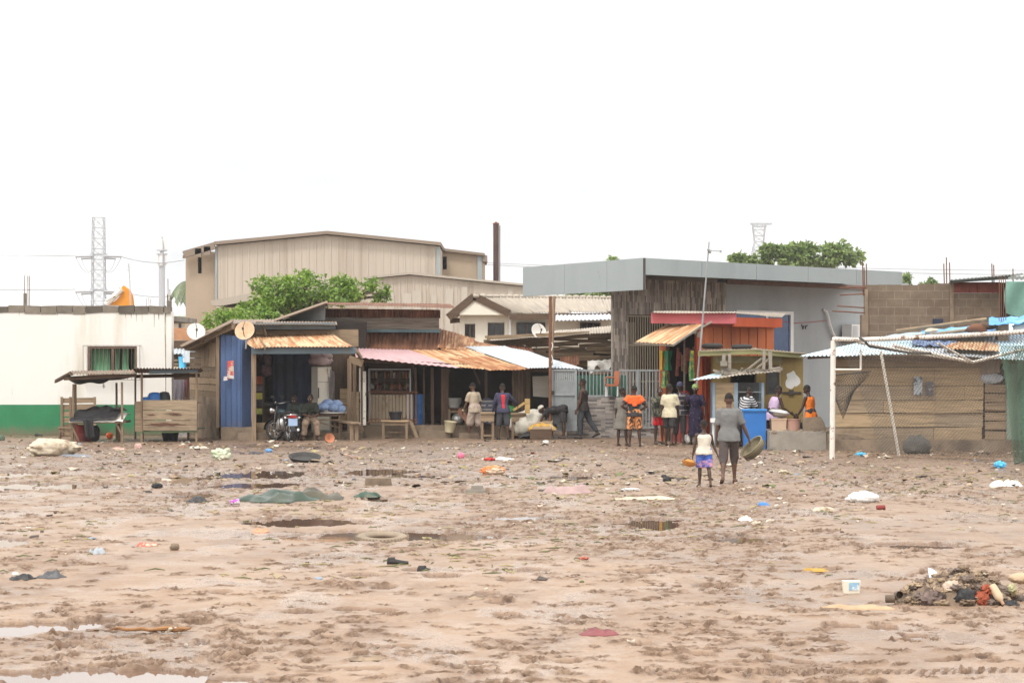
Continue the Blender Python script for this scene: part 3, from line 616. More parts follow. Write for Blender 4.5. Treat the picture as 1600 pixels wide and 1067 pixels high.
for a, b in ((573, 640), (640, 832)): m.beam((X(a, D), D+3.4, top2(a)+.08), (X(b, D), D+3.4, top2(b)+.08), 7.3, .1)
part('roof', m, M['asb'], t)
D = 132; t = thing('chimney', 'tall thin dark brown factory chimney', 'chimney', (X(775, D), D, 0)); r = 4.4*D/F
m = MB(); m.tube([(X(775, D), D, 0), W(775, 350, D)], r, 14); part('stack', m, mat('brown lagged flue', (.085, .05, .045), .8, .3, 2), t, 50)
m = MB()
for yy in range(354, 445, 3): m.box((X(779, D), D-.1, Z(yy+.7, D)), (X(781.5, D), D+.1, Z(yy, D)))
m.beam(W(781, 352, D), W(781, 446, D), .05); part('ladder', m, M['steel_rust'], t)
m = MB(); m.tube([W(775, 351, D), W(775, 347, D)], r*.45, 10); m.torus(W(775, 350, D), r*.85, .06, (0, 0, 1), 16, 5); part('cap', m, M['steel_rust'], t)

D = 95; t = thing('house', 'white gabled house with a weathered pale roof behind the timber shed', 'house', (X(800, D), D, 0))
ap = W(741, 463, D); el = W(700, 496, D); er = W(796, 490, D); bk = W(985, 466, D+5); eb = W(985, 487, D-.2)
m = MB(); m.wallx(X(718, D), X(795, D), 0, Z(492, D), D+.5, D+9, [(X(727, D), X(741, D), Z(526, D), Z(507, D)), (X(763, D), X(787, D), Z(531, D), Z(505, D))])
m.slab([W(718, 492.02, D), W(795, 492.02, D), W(743, 467, D), W(718, 486, D)], (0, 8, 0))
m.wallx(X(795.1, D), X(985, D), 0, Z(489, D), D+.6, D+9, [(X(808, D), X(851, D), Z(530, D), Z(505, D)), (X(908, D), X(938, D), Z(517, D), Z(505, D))]); part('wall', m, M['cream_wall'], t)
for x0, y0, x1, y1 in ((727, 507, 741, 526), (763, 505, 787, 531), (808, 505, 851, 530), (908, 505, 938, 517)):
    m = MB(); m.box((X(x0, D), D+.8, Z(y1, D)), (X(x1, D), D+.85, Z(y0, D))); w = part('window', m, M['glass_dark'], t)
    m = MB(); n = 2 if x1-x0 < 30 else 3
    for k in range(n+1): x = X(x0+(x1-x0)*k/n, D); m.box((x-.03, D+.5, Z(y1, D)), (x+.03, D+.7, Z(y0, D)))
    m.box((X(x0-1, D), D+.45, Z(y0, D)), (X(x1+1, D), D+.68, Z(y0-1.2, D))); m.box((X(x0-1, D), D+.45, Z(y1+1.2, D)), (X(x1+1, D), D+.68, Z(y1, D))); part('frame', m, M['wood_darkv'], w)
m = MB(); m.corr(ap, bk, eb, er, .18, .03, 4, .02, .03); m.corr(el, el+V((0, 8, 0)), ap+V((0, 8, 0)), ap, .2, .02, 3, .02); part('roof', m, M['asb'], t)
m = MB(); rg = random.Random(2)
for k in range(22): x = 744+k*10.4; c = W(x, 462.5+k*.12, D+k*.2); m.ico(c, .16, .14, .07+.03*rg.random(), 8, 5)
part('ridge_cap', m, M['asb'], t)
m = MB(); m.beam(el, ap, .12, .3); m.beam(ap, er, .12, .3); m.beam(er+V((0, -.02, -.14)), eb+V((0, -.02, -.14)), .1, .22); m.beam(el+V((0, 3, -.1)), er+V((-.5, 3, -.1)), .1, .2); part_each('barge_board', m, M['wood_dark'], t)
m = MB(); m.corr(W(868, 492, D-.5), W(985, 491, D-.5), W(985, 499, D-2), W(868, 501, D-2), .16, .03, 2); part('awning', m, M['white_tin'], t)
m = MB(); m.tube([W(797, 490, D+.4), W(797, 560, D+.4)], .06, 6); part('downpipe', m, M['white_plastic'], t)
def dish(x, y, D, rpx, tilt, label, mt, el_=.82, foot=None):
    c = W(x, y, D); r = rpx*D/F; ax = V((tilt, -1, .45)).normalized(); t = thing('satellite_dish', label, 'satellite dish', c, 'satellite dishes')
    m = MB(); m.lathe(c, [(.001, 0), (r*.4, .03*r), (r*.75, .11*r), (r, .2*r), (r*1.02, .2*r), (r*.98, .17*r), (r*.74, .07*r), (r*.4, -.02*r), (.001, -.05*r)], 24, ax); part('reflector', m, mt, t, 60)
    m = MB(); tip = c+ax*r*.95; m.tube([c-V((0, 0, r*.9)), tip-V((0, 0, r*.2))], .012*max(1, D/60), 5); m.tube([tip-V((0, 0, r*.25)), tip+V((0, 0, .0))], .03, 6); m.tube([c+V((0, 0, r)), tip], .01, 4); part('feed_arm', m, M['steel_dark'], t)
    m = MB(); m.tube([c-ax*.05, c-ax*.15-V((0, 0, r*.6)), foot or (c-ax*.15-V((0, 0, r*1.9)))], .025, 6); part('mount', m, M['galv'], t)
D = 78; dish(841, 518, D, 12.5, .5, 'white satellite dish on the timber shed in front of the white house', M['dish'])
# timber shed of scrap boards between the store and the grey shop
t = thing('timber_shed', 'ramshackle shed of brown scrap boards behind the grey gate', 'shed', (X(865, D), D, 0)); rg = random.Random(11)
m = MB(); m.box((X(760, D), D+.2, 0), (X(975, D), D+4, Z(545, D))); part('wall', m, M['int_dark'], t)
m = MB()
for k in range(15):
    y = 524+k*4.4; x = 758+rg.uniform(-4, 4)
    while x < 975:
        L = rg.uniform(40, 110); yl = y+(800-x)*.02; m.beam(W(x, yl+rg.uniform(-2, 2), D+rg.uniform(-.15, .1)), W(min(980, x+L), yl+rg.uniform(-2, 2)-L*.02, D+rg.uniform(-.15, .1)), .03, rg.uniform(.07, .16)); x += L+rg.uniform(-4, 4)
part('scrap_boards', m, M['wood_h'], t)
m = MB(); m.corr(W(770, 526, D+3), W(980, 508, D+3), W(985, 517, D-.6), W(765, 533, D-.6), .09, .014, 3, .03, seed=4); part('roof', m, M['asb'], t)
m = MB(); m.corr(W(862, 560, D-.3), W(905, 556, D-.3), W(905, 572, D-1.4), W(862, 575, D-1.4), .09, .014, 2, .05, seed=5); m.corr(W(790, 540, D-.3), W(830, 541, D-.3), W(835, 552, D-1), W(795, 552, D-1), .09, .014, 2, .05, seed=6); part('rusty_sheet', m, M['rust_dark'], t)
m = MB(); m.sheet(lambda u, v: W(918+67*u, 563-3*u+(14+5*math.sin(u*19)+3*noise.noise(V((u*9, 1, 2))))*v, D-.4-1.4*v)+V((0, 0, .10*noise.noise(V((u*8, v*4, 1))))), 26, 6, .01); part('torn_sheet', m, M['white_bag'], t)

# far left gap between the white building and the first shop
D = 125; t = thing('house', 'distant pale house with a green roof seen in the gap beside the warehouse', 'house', (X(278, D), D, 0))
m = MB(); m.box((X(240, D), D, 0), (X(300, D), D+6, Z(499, D))); part('wall', m, M['cream_wall'], t); m = MB(); m.hexa([W(238, 500, D-.4), W(300, 500, D-.4), W(300, 500, D+6.4), W(238, 500, D+6.4), W(238, 494, D-.4), W(300, 494, D-.4), W(300, 492, D+6), W(238, 492, D+6)]); part('roof', m, mat('pale green roof', (.42, .48, .40), .7), t)
m = MB(); m.pbox(279, 502, 283, 516, D-.06, D+.02); part('window', m, M['glass_dark'], t)
D = 84; t = thing('back_shed', 'tin patched shed with an orange brick top behind the laundry', 'shed', (X(300, D), D, 0))
m = MB(); m.box((X(255, D), D, 0), (X(365, D), D+5, Z(532, D))); part('wall', m, M['wood_dark'], t)
m = MB(); m.box((X(255, D+1), D+2, Z(531, D+1)), (X(293, D+1), D+2.5, Z(512, D+1))); part('brick_upstand', m, mat('orange brick', (.52, .27, .15), .9, .2, 3, island=.2), t)
m = MB(); m.corr(W(262, 544, D-.1), W(312, 546, D-.1), W(312, 553, D-.7), W(262, 552, D-.7), .12, .02, 2); m.corr(W(284, 552, D-.75), W(318, 550, D-.75), W(318, 566, D-.95), W(286, 566, D-.95), .12, .02, 2); part('tin_sheet', m, M['white_tin'], t)
m = MB()
for y in (563, 569, 574): m.beam(W(258, y, D-.4), W(325, y-1, D-.4), .05, .07)
part('timber_rail', m, M['rust_dark'] if 0 else M['wood_pale'], t)
m = MB(); m.box((X(262, D-.6), D-1.1, Z(577, D-.6)), (X(320, D-.6), D-.05, Z(575, D-.6))); part('shelf', m, M['white_al'], t)
D = 83.3; m = MB(); h = Z(557, D)-Z(575, D); m.lathe(W(285.5, 575, D), [(.12, 0), (.155, h*.9), (.165, h), (.15, h), (.13, .03), (.001, .03)], 18); m.lathe(W(285.5, 555, D), [(.10, 0), (.11, .02)], 12); solo('bucket', m, M['sky_plastic'], 'light blue plastic bucket on the ledge above the second stall roof', 'bucket', None, None, 40)
# ---------------------------------------------------------------- white building with the green band
D = 69.0
t = thing('white_building', 'white single storey building with a green painted base at the left edge', 'building', (X(60, D), D, 0))
wx0, wx1, wz0, wz1 = X(137, D), X(214, D), Z(588, D), Z(541, D); xr = X(259, D); x0 = X(-420, D); zt = Z(488, D); zg = Z(632, D)
m = MB(); m.wallx(x0, xr, 0, zt, D, D+.2, [(wx0, wx1, wz0, wz1)]); xq = X(258, D+9); m.box((x0, D+.201, 0), (x0+.2, D+9, zt)); m.slab([(xr-.2, D+.201, 0), (xr, D+.201, 0), (xq, D+9, 0), (xq-.2, D+9, 0)], (0, 0, zt)); m.box((x0, D+8.8, 0), (xq-.2, D+9.001, zt)); part('wall', m, M['white_wall'], t)
m = MB(); m.box((x0-.003, D-.004, 0), (xr+.001, D+.1, zg)); part('painted_base', m, M['green_paint'], t)
m = MB(); m.box((X(260, D), D-.05, 0), (X(268.5, D), D+.4, Z(487, D))); part('pillar', m, M['white_wall'], t)
m = MB(); rg = random.Random(4)
m.slab([(X(257.0, D), D-.006, Z(488, D)), (X(261.6, D), D-.006, Z(488, D)), (X(261.4, D), D-.006, Z(560, D)), (X(260.2, D), D-.006, Z(612, D)), (X(258.6, D), D-.006, Z(650, D)), (X(258.2, D), D-.006, Z(560, D))], (0, .005, 0))
for x, y1, w in ((222, 505, .6), (205, 498, .8), (213, 503, .5), (241, 512, .7), (248, 500, 1.0), (196, 497, .5), (30, 495, .7), (90, 494, .6)): m.slab([(X(x-w, D), D-.006, zt), (X(x+w, D), D-.006, zt), (X(x+w*.3, D), D-.006, Z(y1, D)), (X(x-w*.2, D), D-.006, Z(y1-2, D))], (0, .005, 0))
part('water_stain', m, M['stain'], t)
m = MB(); x = x0
while x < xr:
    L = rg.uniform(.38, .5); m.hexa([(x, D-.02, zt-rg.uniform(.0, .06)), (min(x+L, xr)-.015, D-.02, zt-rg.uniform(0, .06)), (min(x+L, xr)-.015, D+.22, zt), (x, D+.22, zt)]+[(q, yy, zt+rg.uniform(.16, .22)) for q, yy in ((x, D-.02), (min(x+L, xr)-.015, D-.02), (min(x+L, xr)-.015, D+.22), (x, D+.22))]); x += L
m.box((X(258, D), D-.1, Z(490, D)), (X(267, D), D+.3, Z(480, D))); part('block_parapet', m, M['block_old'], t)
m = MB(); m.hexa([(x0, D+.25, zt-.2), (xr-.25, D+.25, zt-.2), (xr-.25, D+8.7, zt-.2), (x0, D+8.7, zt-.2), (x0, D+.25, zt-.05), (xr-.25, D+.25, zt-.05), (xr-.25, D+8.7, zt-.05), (x0, D+8.7, zt-.05)]); part('roof', m, M['concrete'], t)
for x, y0 in ((38.5, 430), (44, 431), (46.5, 431), (263, 436), (266, 452), (262, 460), (229, 466), (233, 465), (236, 467)):
    m = MB(); m.tube([W(x, 482, D+.1), W(x-.6, y0, D+.1)], .012 if x < 229 or x > 240 else .007, 5); part('rebar', m, M['steel_rust'], t)
m = MB(); m.pbox(36.5, 458, 40.5, 479, D+.05, D+.2); m.pbox(260.5, 470, 266.5, 482, D+.0, D+.25); part_each('column_stub', m, M['block_old'], t)
w = part('window', MB().box((wx0, D+.6, wz0-.05), (wx1, D+.64, wz1+.05)), M['int_dark'], t)
cw = wx1-wx0; cur = mat('green curtain', (.13, .30, .17), .8, .25, 6, (8, 1, .5), bmp=.3)
for a, b in ((.03, .42), (.52, .60), (.66, .80), (.9, .98)):
    m = MB(); m.sheet(lambda u, v: V((wx0+cw*(a+(b-a)*u), D+.3+.025*math.sin(u*(b-a)*70), wz0+.16+(wz1-wz0-.17)*v)), 14, 2); part('curtain', m, cur, w, 60)
m = MB(); m.sheet(lambda u, v: V((wx0+cw*u, D+.27+.02*math.sin(u*60), wz0+.02+.16*v)), 24, 2); part('valance', m, mat('pale green lace', (.42, .5, .36), .8, .3, 20, bmp=0), w, 60)
m = MB(); b = mat('brown window frame', (.15, .10, .075), .6, .2, 4)
for x in (wx0, wx0+cw*.485, wx1-.07): m.box((x, D+.02, wz0+.071), (x+.07, D+.1, wz1-.071))
for z in (wz0, wz1-.07): m.box((wx0, D+.02, z), (wx1, D+.1, z+.07))
part('frame', m, b, w)
m = MB(); gx0, gx1, gz0, gz1 = wx0-.1, wx1+.12, wz0-.1, wz1+.02
for k in range(15): x = gx0+(gx1-gx0)*k/14; m.beam((x, D-.2, gz0), (x, D-.2, gz1), .012)
for z in (gz0, gz0+.12, gz0+.26, gz1): m.beam((gx0, D-.2, z), (gx1, D-.2, z), .014); m.beam((gx0, D-.2, z), (gx0, D+.01, z), .014); m.beam((gx1, D-.2, z), (gx1, D+.01, z), .014)
part('burglar_grille', m, b, w)

# ---------------------------------------------------------------- two market stalls
t = thing('market_stall', 'low roofed market stall of thin poles with a sagging brown tin roof', 'market stall', G(150, 690)); Df = GD(691); Db = Df+2.2
for x, y1, D_, wv in ((112, 600, Df+.1, 3.2), (118, 600, Db, 3), (182, 598, Db, 3), (190.5, 597, Df+.1, 3)):
    m = MB(); a = W(x+(3 if D_ == Df+.1 and x < 115 else 0), y1, D_); m.beam((X(x+.5, D_), D_, -.02), a, wv*D_/F, wv*D_/F); part('post', m, M['wood_v'], t)
m = MB(); m.corr(W(111, 580, Db+.3), W(214, 578.5, Db+.3), W(213, 583, Df-.2), W(106, 585, Df-.2), .085, .02, 3, .01, seed=2); m.corr(W(111, 581, Df), W(118, 583, Db), W(88, 597, Db), W(84, 595, Df-.2), .085, .02, 2, .02, seed=3); part('roof', m, M['old_tin'], t)
m = MB(); m.beam(W(100, 592, Df), W(212, 587, Df), .05, .08); m.beam(W(112, 590, Db), W(212, 586, Db), .05, .08); part_each('rafter', m, M['wood_dark'], t)
m = MB(); m.sheet(lambda u, v: W(104+70*u, 588+v*(4+9*math.sin(u*3.14)*(1+.4*math.sin(u*9))), Df+.3+.25*v), 16, 4); m.sheet(lambda u, v: W(150+60*u, 587+v*(3+4*math.sin(u*3.14+.4)), Df+.5+.25*v), 12, 3); part('roof_liner', m, M['tarp_black'], t)
tab = thing('table', 'rough wooden table under the low stall with its brace and splayed legs', 'table', G(150, 690)); zt = Z(658, Df)
for x, D_ in ((117, Df+.15), (190.5, Df+.2), (121, Df+1.2), (186, Df+1.2)):
    m = MB(); m.beam((X(x, D_), D_, -.02), (X(x-2 if x < 150 else x, D_), D_, zt-.03), .06); part('leg', m, M['wood_v'], tab)
m = MB(); m.hexa([(X(107, Df), Df, zt-.06), (X(192, Df), Df, zt-.06), (X(192, Df), Df+1.3, zt-.06), (X(107, Df), Df+1.3, zt-.06), (X(107, Df), Df, zt), (X(192, Df), Df, zt), (X(192, Df), Df+1.3, zt), (X(107, Df), Df+1.3, zt)]); part('tabletop', m, M['wood_h'], tab)
m = MB(); m.beam((X(181, Df), Df+.05, zt-.07), (X(190, Df), Df+.1, zt-.4), .05); m.beam((X(110, Df), Df+.05, zt-.08), (X(122, Df), Df+.1, zt-.55), .05); part('brace', m, M['wood_v'], tab)
def drape(u, v):
    x = X(108+84*u, Df); z = zt+.02+.30*math.sin(min(1, v*1.25)*1.57)*(.55+.45*math.sin(u*2.6+.3))+.05*noise.noise(V((u*6, v*5, 1))); return V((x, Df-.03+1.2*v, z))
m = MB(); m.sheet(lambda u, v: drape(u, v)+V((0, 0, -.02)), 18, 8, .02); solo('cloth_sheet', m, M['white_bag'], 'white sheet spread under the black tarpaulin on the stall table', 'sheet', smooth=60)
m = MB(); m.sheet(lambda u, v: V((X(109+72*u+7*v, Df), Df-.06+1.15*v, max(zt+.03, drape(u*.86+.01, v).z+.05+.06*noise.noise(V((u*7, v*6, 4)))-(.10*(u > .55)*(1-v)*0)))) if not (v < .12) else V((X(109+72*u, Df), Df-.08, zt+.02+.08*u+.03*noise.noise(V((u*9, 0, 2))))), 24, 10, .02)
m.sheet(lambda u, v: V((X(131+15*u+3*v, Df), Df-.1-.04*math.sin(u*9), zt+.06-.52*v*(1-.3*abs(u-.5)))), 8, 6, .02); solo('tarpaulin', m, M['tarp_black'], 'black tarpaulin thrown over the stall table and hanging down its front', 'tarpaulin', smooth=60)
m = MB(); m.ico((X(148, Df+.5), Df+.5, .22), .16, .13, .24, 10, 7, .4, 3, 5); solo('bag', m, M['tarp_black'], 'black bag slumped on the ground under the stall table', 'bag', smooth=60)
m = MB(); m.lathe((X(130, Df+.9), Df+.9, .22), [(.2, 0), (.27, .22), (.29, .23), (.26, .22), (.19, .03), (.001, .03)], 18); m.lathe((X(130, Df+.9), Df+.9, 0), [(.24, 0), (.24, .219)], 10); solo('basin', m, M['maroon'], 'red basin on a stump beneath the stall table', 'basin', smooth=40)
m = MB(); m.ico((X(171, 66), 66, .09), .11, .09, .10, 10, 7, .4, 3, 9); solo('plastic_bag', m, M['orange_plastic'], 'orange plastic bag on the ground behind the stall table', 'bag', smooth=60)
m = MB(); c = W(162, 604, Df+.6); m.ico(c, .035, .035, .045, 10, 7); m.lathe(c+V((0, 0, .04)), [(.018, 0), (.018, .05)], 8); m.tube([c+V((0, 0, .08)), W(162, 588, Df+.6)], .006, 4); solo('light_bulb', m, M['white_plastic'], 'bare white bulb hanging under the low stall roof', 'bulb', smooth=40)
t = thing('pallet', 'upright wooden pallet leaning on the green wall behind the stall table', 'pallet', (X(122, 68.3), 68.3, 0)); D = 68.4; m = MB()
for k in range(6): y = 622+k*10.2; m.beam(W(95, y+4, D), W(150, y+3, D), .03, .15)
part('slat', m, M['wood_h'], t); m = MB()
for x in (96.5, 110, 148): m.beam((X(x, D-.1), D-.06, 0), W(x, 620, D-.06), .07, .05)
part('batten', m, M['wood_v'], t)
def bench(name, label, a, b, z, dep, mt, legs=.05, group=None, cat='bench', th=.045, stretch=True):
    a = V(a); b = V(b); d = (b-a).normalized(); n = V((-d.y, d.x, 0)); t = thing(name, label, cat, (a+b)/2, group)
    m = MB(); m.beam(a+V((0, 0, z))+n*0, b+V((0, 0, z)), dep, th); part('seat' if cat == 'bench' else 'tabletop', m, mt, t)
    for f, s in ((.08, -1), (.08, 1), (.92, -1), (.92, 1)):
        p = a.lerp(b, f)+n*s*(dep/2-legs*.8); m = MB(); m.beam(p+V((0, 0, -.02)), p+V((0, 0, z-th*.5)), legs); part('leg', m, M['wood_v'], t)
    if stretch:
        m = MB(); m.beam(a.lerp(b, .08)+V((0, 0, z*.35)), a.lerp(b, .92)+V((0, 0, z*.35)), .04); m.beam(a.lerp(b, .08)+V((0, 0, z-.09)), a.lerp(b, .92)+V((0, 0, z-.09)), dep*.8, .07); part('stretcher', m, M['wood_v'], t)
    return t
bench('bench', 'small plank bench left of the stall table', G(80, 690)+V((0, 1, 0)), G(112, 690)+V((0, 1, 0)), .36, .22, M['wood_h'])
# second stall with the plank counter
Df = GD(690); Db = Df+2.0
t = thing('market_stall', 'taller market stall with a three plank counter front beside the timber shop', 'market stall', G(260, 690))
for x, y1, D_ in ((221.5, 583, Df), (307, 581, Df), (211.5, 588, Db), (294, 588, Db)):
    m = MB(); m.beam((X(x, D_), D_, -.02), W(x, y1, D_), .055 if D_ == Df else .05); part('post', m, M['wood_v'], t)
m = MB(); m.corr(W(212, 583, Db+.4), W(318, 581, Db+.4), W(316, 575, Df-.35), W(208, 575.5, Df-.35), .085, .02, 3, .008, seed=8); part('roof', m, M['old_tin'], t)
m = MB(); m.beam(W(212, 580, Df+.06), W(312, 579, Df+.06), .05, .1); m.beam(W(212, 588, Db), W(312, 586, Db), .05, .1); part_each('rafter', m, M['wood_dark'], t)
m = MB(); m.hexa([W(233, 584.5, Df-.08), W(309, 582, Df-.08), W(309, 582, Df-.05), W(233, 584.5, Df-.05), W(233, 578, Df-.1), W(309, 577, Df-.1), W(309, 577, Df-.07), W(233, 578, Df-.07)]); part('fascia', m, M['bluegrey_paint'], t)
for k, (y0, y1) in enumerate(((625, 640.5), (641, 656), (656.5, 672.5))):
    m = MB(); m.box((X(224, Df), Df-.06-.004*k, Z(y1, Df)), (X(308, Df), Df-.03, Z(y0+.3*k, Df))); part('counter_plank', m, M['ply'], t)
m = MB(); st = mat('brown plank stain', (.12, .06, .04), .9, .3, 4)
for cx, cy, rx, ry in ((258, 663, 33, 2.8), (236, 648, 8, 1.3), (270, 646, 14, 1.2), (275, 648, 10, 1)):
    m.slab([W(cx+rx*math.cos(a)*(.85+.2*math.sin(a*5+cx)), cy+ry*math.sin(a)*(.8+.3*math.sin(a*7+cx)), Df-.077) for a in [2*math.pi*i/26 for i in range(26)]], (0, .006, 0))
part('stain_patch', m, st, t)
m = MB(); m.box((X(211, Df), Df-.02, Z(674, Df)), (X(220, Df), Df+.02, Z(627, Df))); m.box((X(222, Df), Df, Z(675, Df)), (X(224, Df), Db, Z(628, Df))); part('side_panel', m, M['wood_h'], t)
m = MB(); m.beam(W(221, 675, Df-.02), W(308, 674, Df-.02), .05, .05); m.box((X(224, Df), Df, Z(672, Df)), (X(306, Df), Db, Z(671, Df))); part('bottom_shelf', m, mat('mossy board', (.10, .14, .07), .9), t)
for x in (297, 226):
    m = MB(); m.beam((X(x, Db), Db-.3, 0), (X(x, Db), Db-.3, .4), .05); part('leg', m, M['wood_v'], t)
m = MB(); zz = Z(628, Df); m.box((X(225, Df), Df+.02, zz-.05), (X(306, Df), Df+1.2, zz-.02)); part('shelf', m, M['wood_h'], t)
zs = zz-.02
for x, r, h, col, lab in ((229, .16, .15, 'blue_plastic', 'small blue bowl upturned at the left end of the plank counter'), (242, .22, .28, 'blue_plastic', 'large blue basin upturned in the middle of the plank counter'), (257, .17, .3, 'black_plastic', 'round black pot behind the plank counter')):
    m = MB(); c = (X(x, Df+.6), Df+.6, zs); m.lathe(c, [(r, 0), (r*1.02, .03), (r*.95, h*.6), (r*.72, h*.92), (r*.3, h), (.001, h)], 18); solo('pot' if 'pot' in lab else 'basin', m, M[col], lab, 'pot' if 'pot' in lab else 'basin', smooth=40)
m = MB(); m.lathe((X(266, Df+.8), Df+.8, 0), [(.2, 0), (.26, .3), (.28, .32), (.25, .3), (.001, .05)], 16); solo('basin', m, M['black_plastic'], 'black basin on the ground beneath the plank counter stall', 'basin', smooth=40)
# washing between the white building and the shop
D = 72
m = MB(); m.tube([W(262, 592, D), W(285, 594, D), W(318, 590, D)], .008, 4); solo('washing_line', m, M['net_white'], 'sagging washing line beside the white building corner', 'line')
def hang(name, label, x0, x1, y0, y1, mt, seed):
    m = MB(); m.sheet(lambda u, v: W(x0+(x1-x0)*u+1.2*math.sin(v*3+seed), y0+(y1-y0)*v*(1+.12*noise.noise(V((u*4, seed, 0)))), D-.02+.05*math.sin(u*14+seed)*v), 16, 6); solo(name, m, mt, label, 'laundry', 'washing on the line', smooth=60)
hang('laundry', 'lilac white sheet hanging on the washing line', 268, 287, 593, 624, M['sky_cloth'], 1); hang('laundry', 'pink cloth hanging at the right of the washing line', 292, 299, 592, 612, M['pink_cloth'], 3); hang('laundry', 'narrow pink towel hung low behind the stall post', 288.5, 291.5, 594, 620, M['pink_cloth'], 5)

# ---------------------------------------------------------------- left shop: timber side, blue tin front, rusty awning
t = thing('shop', 'timber and blue tin shop with a rusty awning behind the motorcycle', 'shop', (X(430, 66), 66, 0)); rg = random.Random(21); SHOP = t
A = V((X(297, 68.6), 68.6, 0)); B = V((X(343, 65.6), 65.6, 0)); Bd = (B-A)
zl, zr = Z(548, 68.6), Z(512, 65.6)
m = MB()
for k in range(15):
    z0 = .42+k*.19; zz = z0+.175; f0, f1 = 0, 1
    if z0 > zl: f0 = min(.95, (z0-zl)/(zr-zl))
    if zz > zr: break
    a = A+Bd*(f0+.002)+V((0, 0, z0+.09)); b = A+Bd*.97+V((0, 0, z0+.09+rg.uniform(-.01, .01))); m.beam(a+V((0, rg.uniform(-.03, .03), 0)), b, .03, .178)
part('side_wall', m, M['wood_h'], t)
m = MB(); bo = V((.12, .12, 0)); m.slab([A+bo, B+bo, B+bo+V((0, 0, zr-.05)), A+bo+V((0, 0, zl-.05))], (.05, .1, 0)); part('dark_backing', m, M['int_dark'], t)  # added dark sheet, gives the shade in the gaps between the boards
m = MB(); n_ = Bd.normalized().cross(V((0, 0, 1)))*.06
p = A+Bd*.45+n_; q = A+Bd*.93+n_
for k in range(4): a = p.lerp(q, k/4+.01); b = p.lerp(q, (k+1)/4-.01); m.slab([a+V((0, 0, Z(573, 66.5))), b+V((0, 0, Z(573, 66.5))), b+V((0, 0, Z(535, 66.5))), a+V((0, 0, Z(537, 66.5)))], -n_*.5)
part('shutter', m, M['wood_v'], t)
m = MB(); q = A-V((0, .1, 0)); m.slab([q, B-V((0, .1, 0)), B+V((.4, .6, 0)), A+V((.5, 1.5, 0))], (0, 0, Z(620, 66.5))); part('base_wall', m, M['concrete_mud'], t)
# plinth and floor (front step at D=65), back walls
Dp = 64.6; m = MB(); m.box((X(343, Dp), Dp+.3, 0), (X(393, Dp), Dp+6, Z(668, Dp))); m.box((X(393, Dp), Dp+1.1, 0), (X(560, Dp), Dp+6, Z(676, Dp+1.1))); m.box((X(372, Dp), Dp-.1, 0), (X(394, Dp), Dp+.29, Z(676, Dp))); m.box((X(420, Dp), Dp+.9, 0), (X(537, Dp), Dp+1.09, Z(684, Dp))); part('plinth', m, M['concrete_mud'], t)
m = MB(); c0 = W(342.5, 668, 65.5); c1 = W(377, 668, 64.95); c2 = W(393, 668, 65.9); h = Z(527, 65)-c0.z
m.corr(c0+V((0, 0, h+.1)), c1+V((0, 0, h)), c1, c0, .2, .03, 2, .003); m.corr(c1+V((0, 0, h)), c2+V((0, 0, h)), c2, c1, .2, .03, 2, .003); part('blue_door', m, M['blue_sheet'], t)
m = MB(); m.beam(c0+V((-.03, -.05, 0)), c0+V((-.03, -.05, h+.15)), .09); part('door_post', m, M['wood_v'], t)
m = MB(); a = c0.lerp(c1, .53); m.slab([V((a.x-.1, a.y-.09, Z(592, 65))), V((a.x+.1, a.y-.1, Z(592, 65))), V((a.x+.09, a.y-.1, Z(563, 65))), V((a.x-.08, a.y-.09, Z(564, 65)))], (0, .01, 0)); part('poster', m, M['paper_red'], t)
m = MB(); m.slab([V((a.x-.2, a.y-.085, Z(595, 65))), V((a.x-.08, a.y-.09, Z(594, 65))), V((a.x-.09, a.y-.09, Z(588, 65))), V((a.x-.19, a.y-.085, Z(588, 65)))], (0, .01, 0)); m.slab([V((a.x-.04, a.y-.1, Z(591, 65))), V((a.x+.1, a.y-.105, Z(592, 65))), V((a.x+.1, a.y-.105, Z(587, 65))), V((a.x-.04, a.y-.1, Z(586, 65)))], (0, .004, 0)); part('sticker', m, M['paper'], t)
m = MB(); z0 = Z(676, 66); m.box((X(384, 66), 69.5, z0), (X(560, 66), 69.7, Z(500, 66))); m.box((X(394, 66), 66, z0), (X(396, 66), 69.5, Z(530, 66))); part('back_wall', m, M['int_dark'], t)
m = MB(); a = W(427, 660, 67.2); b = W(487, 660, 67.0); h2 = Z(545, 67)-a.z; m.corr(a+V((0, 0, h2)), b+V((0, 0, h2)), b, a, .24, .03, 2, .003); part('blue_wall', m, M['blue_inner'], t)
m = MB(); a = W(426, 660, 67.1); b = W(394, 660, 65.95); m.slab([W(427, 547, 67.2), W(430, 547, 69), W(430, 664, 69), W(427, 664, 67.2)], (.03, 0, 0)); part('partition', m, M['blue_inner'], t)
m = MB(); m.slab([W(487.5, 545, 67.1), W(560, 545, 68.5), W(560, 668, 68.5), W(487.5, 668, 67.1)], (0, .05, 0)); part('inner_wall', m, M['wood_darkv'], t)
for x, y1, D_, w_ in ((397, 550, 63.8, .115), (546, 560, 66.2, .12), (554, 560, 66.6, .1), (565, 566, 67.0, .13)):
    m = MB(); m.beam((X(x, D_), D_, -.02), W(x, y1, D_), w_); part('post', m, M['wood_v'], t)
m = MB(); m.beam(W(393, 548, 63.7), W(556, 547.5, 63.7), .07, .18); part('awning_beam', m, M['bluegrey_paint'], t)
m = MB(); m.corr(W(392, 524, 66.3), W(520, 521.5, 66.3), W(553, 542, 63.5), W(404, 543, 63.5), .095, .013, 4, .012, seed=12); m.corr(W(375, 527, 66.25), W(402, 523, 66.25), W(416, 544, 63.45), W(398, 545, 63.45), .095, .013, 3, .02, seed=13); part('awning_sheet', m, M['rust_tan'], t)
